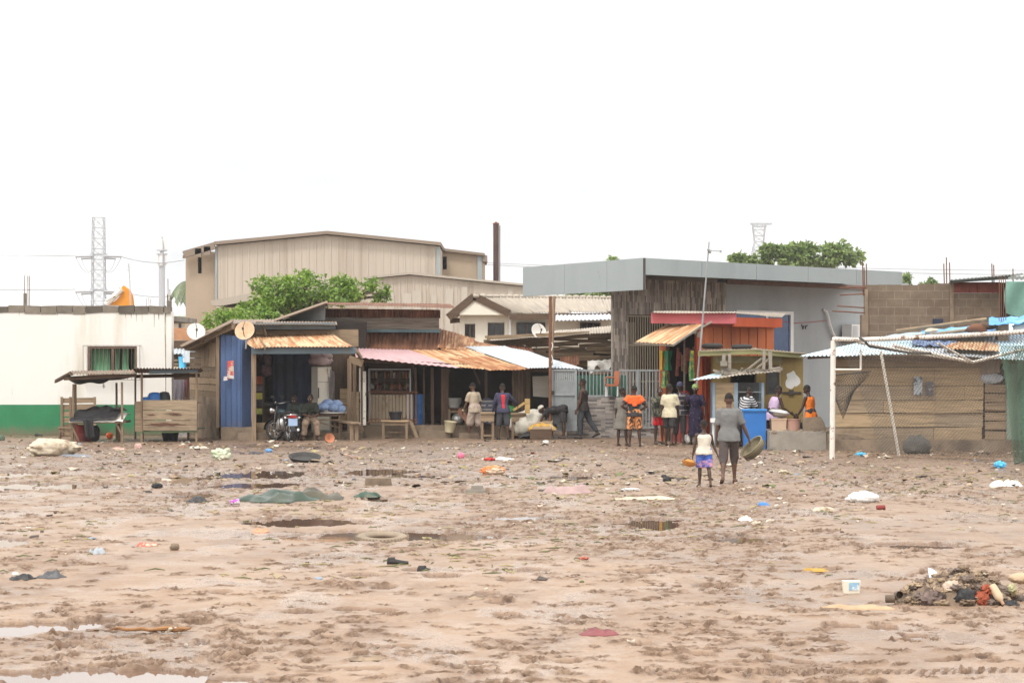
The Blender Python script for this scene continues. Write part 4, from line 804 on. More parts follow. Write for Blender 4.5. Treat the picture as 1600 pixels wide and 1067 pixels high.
m = MB(); m.beam(W(411, 508, 66), W(416, 524, 65.8), .06, .04); m.beam(W(403, 530, 66.1), W(414, 543, 63.42), .03, .14); part('loose_batten', m, M['wood_h'], t)
m = MB(); m.beam(W(361, 510, 66), W(524, 509, 66), .08, .19); part('fascia', m, M['bluegrey_paint'], t)
m = MB(); m.beam(W(400, 512, 66.1), W(411, 512, 66.1), .1, .35); m.beam(W(385, 530, 66.4), W(560, 528, 66.6), .06, .5); part('gable_board', m, M['wood_h'], t)
m = MB(); m.slab([W(286, 543, 66.4), W(290, 548, 66.2), W(362, 514.5, 64.9), W(362, 506, 64.9)], (.3, 4.8, .05)); part('rake_board', m, M['wood_h'], t)
m = MB(); m.corr(W(281, 540, 71.5), W(284, 542, 66), W(363, 503.5, 64.6), W(363, 499, 71.5), .09, .013, 4, .01, seed=14); m.corr(W(360, 499, 71.8), W(526, 500, 71.8), W(527, 507.5, 65.7), W(358, 506.5, 65.4), .09, .013, 2, .008, seed=15); part('roof', m, M['old_tin'], t)
m = MB(); m.beam(W(545, 560, 66.2), W(567, 568, 66.2), .08, .2); m.beam(W(557, 548, 63.7), W(566, 562, 67), .06, .1); part('bracket', m, M['wood_h'], t)
m = MB(); m.box((X(531, 67), 67.0, Z(661, 67)), (X(544, 67), 67.1, Z(607, 67))); m.box((X(548, 67), 66.9, Z(661, 67)), (X(563, 67), 67.0, Z(612, 67))); part('low_partition', m, M['wood_pale'], t)
m = MB(); m.box((X(561, 66.9), 66.9, Z(664, 67)), (X(563.5, 66.9), 67, Z(575, 67))); m.box((X(567, 66.9), 66.85, Z(664, 67)), (X(572, 66.9), 66.95, Z(580, 67))); part('door_jamb', m, M['white_paint'], t)
dish(383, 517.5, 63.6, 15.5, -.15, 'rust stained satellite dish at the corner of the rusty awning', M['dish_rust'], foot=W(384, 545, 63.75))
dish(306, 519, 66.2, 14, .25, 'cream satellite dish on the left slope of the timber shop roof', M['dish'], foot=W(307, 537, 66.6))
# things in the left shop
zf = Z(676, 65.7); D = 66.6
t = thing('display_rack', 'narrow rack of crates and packets inside the left shop doorway', 'rack', (X(404, D), D, zf))
m = MB(); m.box((X(398, D), D, zf), (X(411, D), D+.4, zf+.05)); 
for x in (398, 410): m.box((X(x, D), D, zf+.05), (X(x+1, D), D+.4, Z(588, D)))
for y in (601, 612, 624, 636, 648): m.box((X(399.1, D), D, Z(y, D)-.02), (X(409.9, D), D+.4, Z(y, D)))
part('shelf', m, M['wood_dark'], t)
for y0, y1, c in ((588, 600, mat('brick red carton', (.36, .10, .06), .7)), (603, 611, mat('grey carton', (.16, .13, .15), .7)), (614, 623.6, mat('yellow packet stack', (.55, .52, .10), .6, .3, 14)), (626, 635, M['black_plastic']), (638, 647, mat('lime packet stack', (.4, .43, .12), .6, .4, 14))):
    m = MB(); m.box((X(399.5, D), D-.02, Z(y1, D)), (X(409.5, D), D+.35, Z(y0, D))); part('carton', m, c, t)
m = MB(); m.box((X(397, 66.2), 66, zf), (X(425, 66.2), 66.2, zf+.28)); solo('counter_step', m, M['wood_pale'], 'brick coloured wooden step across the left shop doorway', 'step')
m = MB(); m.lathe(W(419, 631, 67.6), [(.14, -.12), (.26, 0), (.28, .03), (.25, .02), (.001, -.09)], 18); solo('basin', m, M['alu'], 'shiny metal basin on the dark counter in the left shop doorway', 'basin', smooth=40)
m = MB(); m.box((X(412, 67.4), 67.4, zf), (X(426, 67.4), 68, Z(638, 67.5))); solo('counter', m, M['wood_dark'], 'dark wooden counter behind the left shop doorway rack', 'counter')
D = 66.4; m = MB(); rg = random.Random(6)
for k in range(9): c = W(rg.uniform(399, 425), rg.uniform(555, 585), D+rg.uniform(.3, 1.2)); m.ico(c, .1, .06, .16, 8, 6, .4, 3, k)
solo('hanging_packets', m, mat('dusky packets', (.14, .08, .09), .7, .6, 5), 'clutter of packets hanging above the left shop rack', 'packets', smooth=60)
t = thing('fridge', 'old cream upright fridge standing beside the blue wall in the left shop', 'fridge', (X(500, D), D, zf)); zt_ = Z(573, D)
m = MB(); m.slab([(X(486, D), D+.12, zf), (X(496, D), D, zf), (X(515, D), D, zf), (X(515, D), D+.65, zf), (X(488, D), D+.7, zf)], (0, 0, zt_-zf)); part('body', m, mat('cream fridge enamel', (.42, .40, .34), .5, .12, 1.5, col2=(.3, .26, .2), fac=(.6, .7)), t)
m = MB(); m.box((X(496.6, D), D-.05, zf+.06), (X(514.6, D), D-.004, zt_-.45)); m.box((X(496.6, D), D-.05, zt_-.43), (X(514.6, D), D-.004, zt_-.03)); part('door', m, M['cream_wall'], t)
m = MB(); m.beam((X(498, D), D-.07, zt_-.9), (X(498, D), D-.07, zt_-.6), .03); part('handle', m, M['steel_dark'], t)
m = MB(); m.ico((X(499, D), D+.3, zt_+.17), .36, .25, .18, 14, 8, .45, 3, 2, 0, -.17); m.ico((X(493, D), D+.3, zt_+.38), .2, .2, .16, 12, 8, .4, 3, 3); m.ico((X(507, D), D+.3, zt_+.3), .24, .2, .13, 12, 8, .4, 3, 8); solo('bag', m, mat('greyish pink bagging', (.33, .25, .25), .7, .3, 4, bmp=.5), 'grey pink bags heaped on top of the old fridge', 'bag', smooth=60)
m = MB(); m.sheet(lambda u, v: W(512+11*u+4*v*(1-u), 575+6*u+62*v, D-.12+.5*u+.06*math.sin(u*8+v*9)), 8, 12, .02); solo('plastic_sheet', m, mat('grey plastic sheet', (.17, .15, .15), .5, .4, 5, bmp=.5), 'crumpled grey plastic sheet hanging off the right side of the fridge', 'sheet', smooth=60)
D = 65.4; t = thing('table', 'round edged table holding the stack of blue water sachets', 'table', (X(510, D), D, 0)); zt_ = Z(644, D)
m = MB(); m.slab([(X(510, D)+.56*math.cos(a), D+.3+.32*math.sin(a), zt_-.03) for a in [2*math.pi*i/24 for i in range(24)]], (0, 0, .03)); part('tabletop', m, M['alu'], t)
m = MB(); m.slab([(X(510, D)+.5*math.cos(a), D+.3+.28*math.sin(a), zt_-.12) for a in [2*math.pi*i/24 for i in range(24)]], (0, 0, .088)); part('apron', m, M['wood_dark'], t)
for x in (492, 530):
    for dy in (.1, .5): m = MB(); m.beam((X(x, D), D+dy, -.02), (X(x, D), D+dy, zt_-.1), .045); part('leg', m, M['wood_v'], t)
m = MB(); m.beam(W(490, 656, D+.05), W(531, 656, D+.05), .04); m.beam(W(492, 658, D+.04), W(529, 668, D+.04), .035); part('stretcher', m, M['wood_v'], t)
sach = mat('blue water sachet bag', (.20, .29, .48), .25, .3, 6, col2=(.45, .52, .66), fac=(.58, .68), s2=7, bmp=.5)
for k, (x, y, dy) in enumerate(((490, 636.5, .15), (505, 635.5, .1), (520, 636.5, .15), (531, 639, .3), (512, 630, .3), (526, 631, .35), (498, 639, .5))):
    m = MB(); m.ico(W(x, y, D+dy), .19, .16, .125, 12, 8, .3, 3, k*3); solo('sachet_bag', m, sach, ['blue sachet bag at the left end of the table', 'blue sachet bag second from left at the table front', 'blue sachet bag third from left at the table front', 'blue sachet bag at the right end of the table', 'blue sachet bag on top of the pile left of its twin', 'blue sachet bag on top of the pile at right', 'blue sachet bag at the back of the table by the fridge'][k], 'water bag', 'water sachet bags on the table', smooth=60)
bench('bench', 'long low plank bench running out from under the sachet table', (X(526, 66.2), 66.2, 0), (X(556, 64.2), 64.2, 0), .5, .3, M['wood_h'], .1, stretch=False)
m = MB(); m.beam((X(452, 65.1), 65.1, .5), (X(494, 65.1), 65.1, .5), .35, .06)
t = thing('bench', 'bench the two men sit on behind the motorcycle', 'bench', (X(472, 65.1), 65.1, 0)); part('seat', m, M['wood_pale'], t)
for x in (456, 490): m = MB(); m.box((X(x, 65.1), 65.0, -.02), (X(x+2, 65.1), 65.25, .469)); part('leg', m, M['wood_v'], t)

# ---------------------------------------------------------------- clerestory shed and the pink roofed store
t = thing('store', 'long open fronted store under a patchwork of pink, tan and white tin', 'store', (X(700, 68), 68, 0)); rg = random.Random(31)
D = 70.5; m = MB()
for y0, y1, mt in ((484, 495, 'rust_dark'),): pass
m.corr(W(508, 482, D), W(688, 484, D), W(688, 497, D), W(508, 496, D), .09, .012, 2, .006, seed=1); part('clerestory_tin', m, M['rust_dark'], t)
m = MB(); m.beam(W(508, 501, D-.05), W(686, 501, D-.05), .04, .16); m.beam(W(508, 510.5, D-.05), W(686, 510.5, D-.05), .04, .19); m.box((X(508, D), D, Z(517, D)), (X(686, D), D+.1, Z(496, D))); part('clerestory_board', m, M['wood_grey'], t)
m = MB(); m.beam(W(520, 516.5, D-.08), W(688, 517.5, D-.08), .04, .085); part('painted_trim', m, mat('teal faded board', (.13, .21, .24), .7, .3, 3), t)
m = MB(); m.corr(W(504, 472.5, D+3), W(704, 475, D+3), W(712, 481, D-1.2), W(508, 476, D-1.2), .09, .014, 3, .012, seed=9); part('top_roof', m, M['rust_dark'], t)
m = MB(); m.slab([W(430, 504, 71), W(508, 476, 69.3), W(508, 500, 69.3)], (0, .08, 0)); part('gable_end', m, M['galv'], t)
m = MB(); m.corr(W(430, 499, 74), W(426, 503, 69), W(511, 473.5, 69), W(511, 471, 74), .09, .014, 3, .01, seed=19); part('side_roof', m, M['old_tin'], t)
for i, (y0, y1, ins, lab) in enumerate(((516, 533, 0, 'clerestory_skirt'),)): pass
m = MB(); m.corr(W(517, 517.5, 70.8), W(690, 517.5, 70.8), W(686, 549, 69.6), W(517, 549, 69.6), .13, .02, 3, .01, seed=3); part('rust_skirt', m, M['rust_dark'], t)
m = MB(); m.corr(W(686, 514, 72), W(742, 529, 72), W(738, 548, 69.6), W(684, 543, 69.6), .09, .013, 3, .02, seed=23); m.corr(W(735, 531, 72), W(775, 540, 72), W(838, 556, 69.4), W(700, 545, 69.4), .09, .013, 3, .02, seed=24); part('rust_slope', m, M['rust'], t)
m = MB(); m.corr(W(553, 544.5, 69.5), W(640, 546.5, 69.5), W(722, 576, 66.2), W(556, 558.5, 66.2), .19, .013, 4, .01, seed=5); part('pink_sheet', m, M['pink_tin'], t)
for a in (((641, 547, 69.5), (700, 547, 69.5), (790, 578, 66.25), (716, 573, 66.25)), ((688, 545, 69.6), (735, 545, 69.6), (800, 570, 66.8), (762, 570, 66.8)), ((672, 556, 68.4), (728, 556, 68.4), (765, 568, 67), (712, 566, 67))):
    m = MB(); m.corr(W(*a[0]), W(*a[1]), W(*a[2]), W(*a[3]), .095, .012, 3, .02, seed=int(a[0][0])); part('tan_sheet', m, M['rust_tan'], t)
m = MB(); m.corr(W(700, 560, 67.5), W(760, 557, 67.5), W(832, 577, 66.1), W(765, 578, 66.1), .095, .012, 3, .02, seed=77); part('rust_sheet', m, M['rust'], t)
for a in (((728, 542, 70), (790, 541, 70), (880, 574, 66.4), (826, 575, 66.0)), ((788, 543, 70), (826, 550, 69.5), (914, 577.5, 66.2), (864, 575, 66.25))):
    m = MB(); m.corr(W(*a[0]), W(*a[1]), W(*a[2]), W(*a[3]), .1, .015, 3, .014, seed=int(a[0][0])); part('white_sheet', m, M['white_tin'], t)
Dp = 67.2; m = MB(); m.box((X(556, Dp), Dp, 0), (X(857, Dp), Dp+6, Z(664, Dp))); m.box((X(655, Dp), Dp-.35, 0), (X(705, Dp), Dp-.001, Z(672, Dp))); part('plinth', m, M['concrete_mud'], t)
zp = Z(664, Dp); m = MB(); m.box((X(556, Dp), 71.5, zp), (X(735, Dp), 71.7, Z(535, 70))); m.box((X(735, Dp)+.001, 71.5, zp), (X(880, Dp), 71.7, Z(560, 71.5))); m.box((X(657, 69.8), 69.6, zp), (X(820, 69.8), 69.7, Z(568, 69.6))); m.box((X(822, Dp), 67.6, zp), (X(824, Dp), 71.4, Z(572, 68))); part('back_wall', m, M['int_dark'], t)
m = MB()
for k in range(5): m.box((X(800+k*4.6, Dp), Dp+.3+.02*(k % 2), zp), (X(804.2+k*4.6, Dp), Dp+.36+.02*(k % 2), Z(577, Dp)))
part('plank_panel', m, M['wood_darkv'], t)
for x, w_, y1 in ((567, .12, 566), (676, .09, 575), (693, .13, 576), (698.5, .08, 576), (826, .13, 578), (760, .08, 577), (650, .06, 574), (662, .05, 574)):
    m = MB(); m.beam((X(x, Dp+.25), Dp+.25, zp-.02), W(x+rg.uniform(-1, 1), y1, Dp+.2), w_); part('post', m, M['wood_darkv'], t)
m = MB(); m.beam(W(695, 594, Dp+.2), W(703, 577, Dp+.2), .06); m.beam(W(740, 577, Dp+.3), W(750, 600, Dp+.3), .05); part('brace', m, M['wood_dark'], t)
m = MB(); m.beam(W(560, 563, 66.8), W(860, 579, 66.8), .06, .12); part('eave_beam', m, M['wood_dark'], t)
m = MB(); m.slab([W(832, 588, Dp+.1), W(859, 587, Dp+.1), W(858, 621, Dp+.1), W(833, 619, Dp+.1)], (0, .03, 0)); part('white_board', m, mat('dirty white board', (.46, .43, .38), .8, .12, 2, (1, 1, 3)), t)
m = MB(); m.box((X(827, Dp), Dp+.4, 0), (X(862, Dp), Dp+.6, Z(575, Dp))); part('end_wall', m, M['int_dark'], t)
D = 67.05; t = thing('grille_cage', 'rusty iron bar cage across the shop front under the pink roof', 'grille', (X(610, D), D, zp))
m = MB(); m.box((X(575.5, D), D, Z(660, D)), (X(578.5, D), D+.06, Z(576, D))); m.box((X(640, D), D, Z(612, D)), (X(642, D), D+.06, Z(576, D))); m.box((X(578.6, D), D, Z(578, D)), (X(639.9, D), D+.05, Z(576, D))); part('white_frame', m, M['steel_grey'], t)
m = MB()
for k in range(15): x = X(576+k*5.3, D-.05); m.beam((x, D-.06, Z(661, D)), (x, D-.06, Z(612, D)), .022)
for y in (612, 655, 659.5): m.beam(W(575, y, D-.06), W(653, y+.6, D-.06), .03)
for k in range(6): x = X(578+k*11.5, D); m.beam((x, D-.02, Z(612, D)), (x, D-.02, Z(577, D)), .016)
part('bars', m, M['steel_rust'], t)
D = 68.2; t = thing('shop_shelf', 'shelf of bottles and packets behind the iron bars', 'shelf', (X(610, D), D, zp))
m = MB(); m.box((X(574, D), D+.55, zp), (X(646, D), D+.6, Z(570, D))); m.box((X(576, D), D, Z(592, D)), (X(644, D), D+.54, Z(591, D))); m.box((X(576, D), D, Z(609, D)), (X(644, D), D+.54, Z(608, D))); part('board', m, M['wood_dark'], t)
cols = [(.22, .08, .04), (.20, .16, .10), (.34, .33, .30), (.15, .05, .035), (.07, .11, .07), (.26, .11, .05)]
for k in range(14):
    x = 578+k*4.7; h = rg.uniform(.16, .24); m = MB(); c = (X(x, D), D+.1, Z(591, D)); m.box((c[0]-.035, c[1], c[2]), (c[0]+.035, c[1]+.1, c[2]+h)) if k > 6 else m.lathe(c, [(.035, 0), (.035, h*.7), (.015, h*.85), (.015, h)], 8); part('bottle' if k <= 6 else 'packet', m, mat('goods%d' % (k % 6), cols[k % 6], .5, .2, 6, bmp=0), t)
for k in range(6): x = 580+k*11; m = MB(); m.ico((X(x, D), D+.2, Z(608, D)+.07), .12, .1, .09, 8, 6, .4, 3, k); part('packet', m, mat('goods%d' % ((k+2) % 6), cols[(k+2) % 6], .5), t)
D = 67.7; t = thing('freezer', 'pale chest counter printed with dark leaves behind the iron bars', 'counter', (X(610, D), D, zp))
m = MB(); m.box((X(577, D), D, zp), (X(646, D), D+.5, Z(617, D))); part('body', m, mat('cream printed laminate', (.50, .45, .33), .6, .15, 2, (2, 1, .6), (.08, .09, .05), (.57, .63), 2.4, (1.6, 1, 1), bmp=0, col3=(.30, .24, .15), fac3=(.55, .6), s3=3), t)
m = MB(); m.box((X(636, D), D-.05, zp), (X(638.5, D), D-.005, Z(616, D))); m.box((X(642, D), D-.05, zp), (X(645, D), D-.005, Z(616, D))); part('edge_strip', m, M['white_plastic'], t)
D = 67.8; t = thing('drum', 'tall blue plastic drum inside the store beside the iron bars', 'drum', (X(655, D), D, zp)); h = Z(616, D)-zp; r = .165
m = MB(); m.lathe((X(655, D), D, zp), [(r*.92, 0), (r, .05), (r, h*.33), (r*1.04, h*.35), (r, h*.37), (r, h*.66), (r*1.04, h*.68), (r, h*.7), (r, h*.93), (r*.85, h), (.001, h)], 20); part('body', m, M['blue_plastic'], t, 40); m = MB(); m.lathe((X(655, D)-.06, D-.04, zp+h), [(.03, 0), (.03, .03), (.001, .03)], 8); part('cap', m, M['black_plastic'], t)
D = 66.5; t = bench('bench', 'small wooden bench with a black basin on it before the iron bars', (X(596, D), D, 0), (X(639, D), D, 0), .5, .4, M['wood_pale'], .075)
m = MB(); m.lathe((X(618, D), D, .525), [(.15, 0), (.19, .22), (.215, .225), (.21, .245), (.18, .235), (.14, .03), (.001, .03)], 20); solo('basin', m, M['black_plastic'], 'black plastic basin on the small bench before the iron bars', 'basin', smooth=40)
m = MB(); m.beam(W(641, 657, Dp-.2), W(651, 684, Dp-.4), .12, .05); solo('plank', m, M['wood_h'], 'short board propped against the plinth beside the basin bench', 'plank')
m = MB(); m.lathe(G(704, 674)+V((0, 0, .02)), [(.13, 0), (.175, .30), (.185, .31), (.16, .3), (.12, .03), (.001, .03)], 18, (.12, -.1, 1)); o = solo('bucket', m, M['cream_plastic'], 'cream plastic bucket tilted before the store plinth', 'bucket', smooth=40); o.location = (X(704, 66.8), 66.75, Z(676, 66.75))
D = 67.6; bench('table', 'low dark table holding the enamel basins inside the store', (X(700, D), D, zp), (X(730, D), D, zp), .48, .5, M['wood_dark'], .06, cat='table')
for k in range(3): m = MB(); c = (X(709, D), D, zp+.5+.06*k); m.lathe(c, [(.15, 0), (.24, .15), (.265, .16), (.23, .15), (.001, .02)], 22); solo('basin', m, mat('enamel bowl', (.55, .56, .55), .4, .06, 3, bmp=0), ['bottom white enamel basin of the stack on the dark table', 'middle white enamel basin of the stack on the dark table', 'top white enamel basin of the stack on the dark table'][k], 'basin', 'stacked enamel basins', smooth=40)
m = MB(); m.ico((X(715, D), D-.2, zp+.17), .17, .17, .17, 14, 9); m.torus((X(715, D), D-.2, zp+.3), .09, .015, (0, 0, 1), 14, 5); solo('pot', m, M['alu'], 'round metal pot on the floor under the enamel basins', 'pot', smooth=60)
m = MB(); m.beam(W(717, 640, 67), W(736, 662, 66.8), .07, .16); solo('plank', m, mat('reddish board', (.24, .12, .08), .8), 'reddish board sloping down beside the walking man in beige', 'plank')
# work tables in front
def wtable(x0, x1, y, ztop, label, dp=.7, D=None):
    D = D or GD(y); t = thing('work_table', label, 'table', (X((x0+x1)/2, D), D, 0), 'work tables before the store'); zt = Z(ztop, D)
    m = MB(); m.box((X(x0-1, D), D-.06, zt-.05), (X(x1+1, D), D+dp, zt)); part('tabletop', m, M['wood_h'], t)
    m = MB(); m.box((X(x0, D), D-.02, zt-.26), (X(x1, D), D+.01, zt-.051)); part('apron', m, M['wood_h'], t)
    for x in (x0+1, x1-3):
        for dy in (.015, dp-.08): m = MB(); m.beam((X(x+1, D), D+dy+.03, -.02), (X(x+1, D), D+dy+.03, zt-.05), .07); part('leg', m, M['wood_v'], t)
    m = MB(); m.beam((X(x0+1, D), D+.05, .12), (X(x1-1, D), D+.05, .12), .05, .05); part('stretcher', m, M['wood_v'], t); return t
wtable(751, 772, 687, 644, 'narrow work table between the two walking men'); wtable(799, 821, 685, 645, 'work table with crossed boards right of the man in navy')
D = GD(686)+.3; m = MB(); m.beam(W(802, 641, D), W(820, 629, D), .05, .07); solo('plank', m, M['wood_yel'], 'yellow board lying aslant on the right work table', 'plank')
m = MB(); m.box((X(820, D), D, Z(646, D)), (X(828, D), D+.08, Z(623, D))); solo('plank', m, M['wood_yel'], 'yellow upright timber end beside the right work table', 'plank')
D = 67.0; m = MB(); m.lathe((X(761, D), D, Z(662, D)), [(.2, 0), (.24, .35), (.25, .52), (.2, .66), (.1, .74), (.001, .77)], 18); solo('sack', m, brick('striped sack', (.33, .32, .34), (.30, .29, .28), (.07, .07, .10), 3, .12, .045), 'grey striped sack standing behind the narrow work table', 'sack', smooth=60)
m = MB(); m.ico((X(793, 67), 67, Z(640, 67)), .25, .2, .14, 10, 7, .4, 3, 3); m.box((X(788, 67), 66.9, zp), (X(800, 67), 67.3, Z(646, 67))); solo('bundle', m, mat('green mesh bundle', (.06, .30, .09), .7, .3, 5, bmp=.5), 'bright green bundle on a box behind the man in navy', 'bundle', smooth=60)
m = MB(); c = V((X(826, 66.6), 66.6, .38)); m.ico(c, .62, .5, .40, 22, 12, .3, 3, 6, 0, -.38); m.ico(c+V((.25, 0, .2)), .4, .35, .26, 16, 10, .35, 3, 8, .3); solo('sack', m, M['sack_white'], 'big pale woven sack slumped behind the right work table', 'sack', smooth=70)
m = MB(); c = V((X(838, 66.0), 66.0, .2)); m.sheet(lambda u, v: c+V(((u-.5)*1.0+.1*v, (v-.5)*.5, .3*u+.06*noise.noise(V((u*5, v*5, 3)))-.15+.08*math.sin(v*3.1))), 14, 8, .03); solo('cloth', m, M['tarp_black'], 'dark brown folded sheet leaning on the pale sack', 'cloth', smooth=60)
m = MB(); c = V((X(846, 65.7), 65.7, .3)); m.ico(c, .42, .25, .16, 16, 9, .5, 3, 12, -.1); solo('plastic_bag', m, mat('mustard plastic', (.52, .30, .06), .6, .4, 5, col2=(.55, .45, .3), fac=(.5, .6), bmp=.5), 'mustard yellow plastic heap by the wooden crate', 'bag', smooth=60)
D = 65.3; t = thing('crate', 'open wooden crate tilted before the pale sack', 'crate', (X(844, D), D, 0)); z1 = .3
m = MB(); m.box((X(828, D), D-.02, .0), (X(861, D), D+.02, z1)); part('front_panel', m, M['wood_dark'], t); m = MB(); m.hexa([(X(830, D), D+.021, .02), (X(861, D), D+.021, .02), (X(865, D), D+.7, .02), (X(842, D), D+.7, .02), (X(830, D), D+.021, z1), (X(861, D), D+.021, z1), (X(865, D), D+.7, z1+.25), (X(842, D), D+.7, z1+.25)]); part('lid', m, M['wood_h'], t)
# ---------------------------------------------------------------- grey gate, tiled wall, railing
D = 66.2; t = thing('gate', 'grey painted slatted steel gate standing open by the thin pole', 'gate', (X(880, D), D, 0)); z0, z1 = .22, Z(578, D)
m = MB(); a, b = X(860.5, D), X(901, D+.3)
for k in range(14): x = a+(b-a)*(k+.5)/14; m.box((x-.022, D+.02, z0), (x+.022, D+.05, z1-.02))
part('slats', m, M['steel_grey'], t)
m = MB()
for x in (a, b-.06): m.box((x, D-.01, z0), (x+.06, D+.07, z1+.02))
for z in (z0, z0+(z1-z0)*.58, z1-.03): m.box((a+.061, D-.012, z), (b-.061, D+.018, z+.05))
part('frame', m, M['steel_grey'], t)
m = MB(); m.box((X(861, D), D+.08, z0), (X(900, D), D+.09, z1-.3)); part('backing_sheet', m, M['galv'], t)
m = MB(); m.box((a-.02, D-.05, z0+1.05), (a+.1, D-.012, z0+1.15)); part('latch', m, M['steel_dark'], t)
m = MB(); m.tube([(X(859.5, 65.9), 65.9, 0), W(860, 463, 66.1)], .045, 8); solo('pole', m, M['steel_rust'], 'thin straight rusty pole holding up the grey canopy corner by the gate', 'pole')
m = MB(); m.tube([W(861, 575, 66.6), W(866, 463, 66.9)], .05, 7); solo('pole', m, M['wood_v'], 'crooked wooden pole leaning beside the straight rusty pole', 'pole')
m = MB(); q = [W(862+1.6*math.sin(k*.9), 535+k*3, 66.0) for k in range(12)]; m.tube(q, .014, 5); solo('rope', m, M['white_bag'], 'frayed white rope tied round the rusty pole', 'rope')
D = 67.2; TL = brick('ledger stone tile', (.13, .125, .13), (.56, .50, .45), (.30, .27, .25), .24, .055, .006, bias=-.1)
t = thing('boundary_wall', 'low ledger stone wall with a grey railing behind the group of children', 'wall', (X(965, D), D, 0)); zw = Z(620, D)
m = MB(); m.box((X(886, D), D, 0), (X(1062, D), D+.25, zw)); part('tiled_wall', m, TL, t)
m = MB(); x = X(904, D)
while x < X(957, D): m.box((x, D+.08, zw+.05), (x+.03, D+.12, Z(580, D))); x += .105
x = X(968, D)
while x < X(1034, D): m.box((x, D-.06, zw-.9), (x+.03, D-.02, Z(579, D))); x += .095
for x0_, x1_, dy, zb in ((903, 957.5, .08, zw), (967, 1035, -.06, zw-.92)):
    for z in (zb, Z(580, D)): m.box((X(x0_, D), D+dy-.011, z), (X(x1_, D), D+dy+.051, z+.05))
m.box((X(995, D), D-.08, zw-.9), (X(998, D), D+0, Z(577, D))); part('railing', m, M['steel_grey'], t)
m = MB(); m.corr(W(902, 586, D+.6), W(980, 586, D+.6), W(980, 624, D+.6), W(902, 624, D+.6), .12, .02, 2, .005); part('green_sheet', m, mat('dark green painted tin', (.05, .14, .10), .6, .2, 2), t)
D = 66.9; t = thing('plastic_chair', 'faded orange plastic chair hung on the railing of the tiled wall', 'chair', W(956, 600, D)); c = MATS.setdefault('chairc', mat('faded orange plastic', (.36, .12, .06), .5, .15, 3, bmp=0))
m = MB(); m.slab([W(946, 601, D-.25), W(966, 601, D-.25), W(967, 600, D+.2), W(947, 600, D+.2)], (0, 0, -.045)); part('seat', m, c, t)
m = MB(); m.slab([W(959, 600, D+.1), W(967.5, 600, D-.02), W(967.5, 579, D+.05), W(960, 580, D+.15)], (.0, .04, 0)); part('backrest', m, c, t)
for dy in (0, .35): m = MB(); m.tube([W(946.5, 600, D-.25+dy), W(945.5, 591, D-.25+dy), W(948, 589, D-.25+dy), W(960, 590, D-.2+dy)], .025, 6); part('armrest', m, c, t)
for x, dy in ((947, -.22), (965, -.22), (949, .2), (966, .2)): m = MB(); m.tube([W(x, 601, D+dy), W(x-.4, 619.5, D+dy)], .018, 6); part('leg', m, M['white_al'], t)

# ---------------------------------------------------------------- grey shop with the wide flat canopy
P0 = V((X(957, 68.6), 68.6, 0)); WD = V((.65, .76, 0)).normalized(); WN = V((-WD.y, WD.x, 0))   # WN points into the building
def wt_(xp): k = (xp-800)/F; return (k*P0.y-P0.x)/(WD.x-k*WD.y)
def wp(xp, y=None, off=0):
    p = P0+WD*wt_(xp)+WN*off
    return V((p.x, p.y, Z(y, p.y) if y is not None else 0))
def wbox(m, x0, x1, z0, z1, o0, o1, swap=False):
    a, b = wp(x0, None, o0), wp(x1, None, o0); d = WN*(o1-o0); t0, t1 = wt_(x0), wt_(x1); u = []
    vs = [a+V((0, 0, z0)), b+V((0, 0, z0)), b+d+V((0, 0, z0)), a+d+V((0, 0, z0)), a+V((0, 0, z1)), b+V((0, 0, z1)), b+d+V((0, 0, z1)), a+d+V((0, 0, z1))]
    for tt, z in ((t0, z0), (t1, z0), (t1, z0), (t0, z0), (t0, z1), (t1, z1), (t1, z1), (t0, z1)): u.append((z, tt) if swap else (tt, z))
    return m.add(vs, [(3, 2, 1, 0), (4, 5, 6, 7), (0, 1, 5, 4), (1, 2, 6, 5), (2, 3, 7, 6), (3, 0, 4, 7)], u)
t = thing('shop_building', 'modern grey shop with a wide flat clad canopy and vertical strip tiles', 'building', P0)
TU = brick('vertical strip tile', (.15, .13, .12), (.62, .53, .44), (.33, .29, .25), .40, .066, .005, None, bias=-.15)
zt = 4.69
m = MB()
for x0, x1, z0, z1 in ((957, 981.5, 0, zt), (981.6, 1040, 3.62, zt), (1040.1, 1128, 0, zt)): wbox(m, x0, x1, z0, z1, 0, .05, True)
lw = V((160, F, 0)).normalized(); a = wp(957)-V((.004, 0, 0)); m.slab([a+WN*.051, a+lw*9, a+lw*9+V((.3, .1, 0)), a+WN*.051+V((.3, .35, 0))], (0, 0, zt)); part('tiled_wall', m, TU, t)
m = MB(); wbox(m, 1128.1, 1133, 0, zt, -.05, .3, True); part('tile_pilaster', m, brick('pale strip tile', (.22, .2, .18), (.62, .57, .5), (.3, .28, .25), .5, .075, .005, None), t)
m = MB(); wbox(m, 1133.1, 1420, 0, 4.95, 0, .3); part('rendered_wall', m, M['bldg_grey'], t)
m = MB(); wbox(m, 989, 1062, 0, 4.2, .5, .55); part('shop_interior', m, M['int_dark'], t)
m = MB()
for k in range(16):
    x = 982.5+k*3.72; a = wp(x, None, .1); m.beam(a, a+V((0, 0, 3.6)), .035)
for z in (.5, 1.6, 2.7, 3.58): m.beam(wp(982, None, .1)+V((0, 0, z)), wp(1040, None, .1)+V((0, 0, z)), .04)
part('security_grille', m, mat('beige grille bars', (.36, .30, .22), .6, .15, 4, bmp=0), t)
m = MB(); wbox(m, 984, 1004, .2, 3.4, .3, .34); part('inner_curtain', m, mat('grey inner curtain', (.28, .26, .23), .8), t)
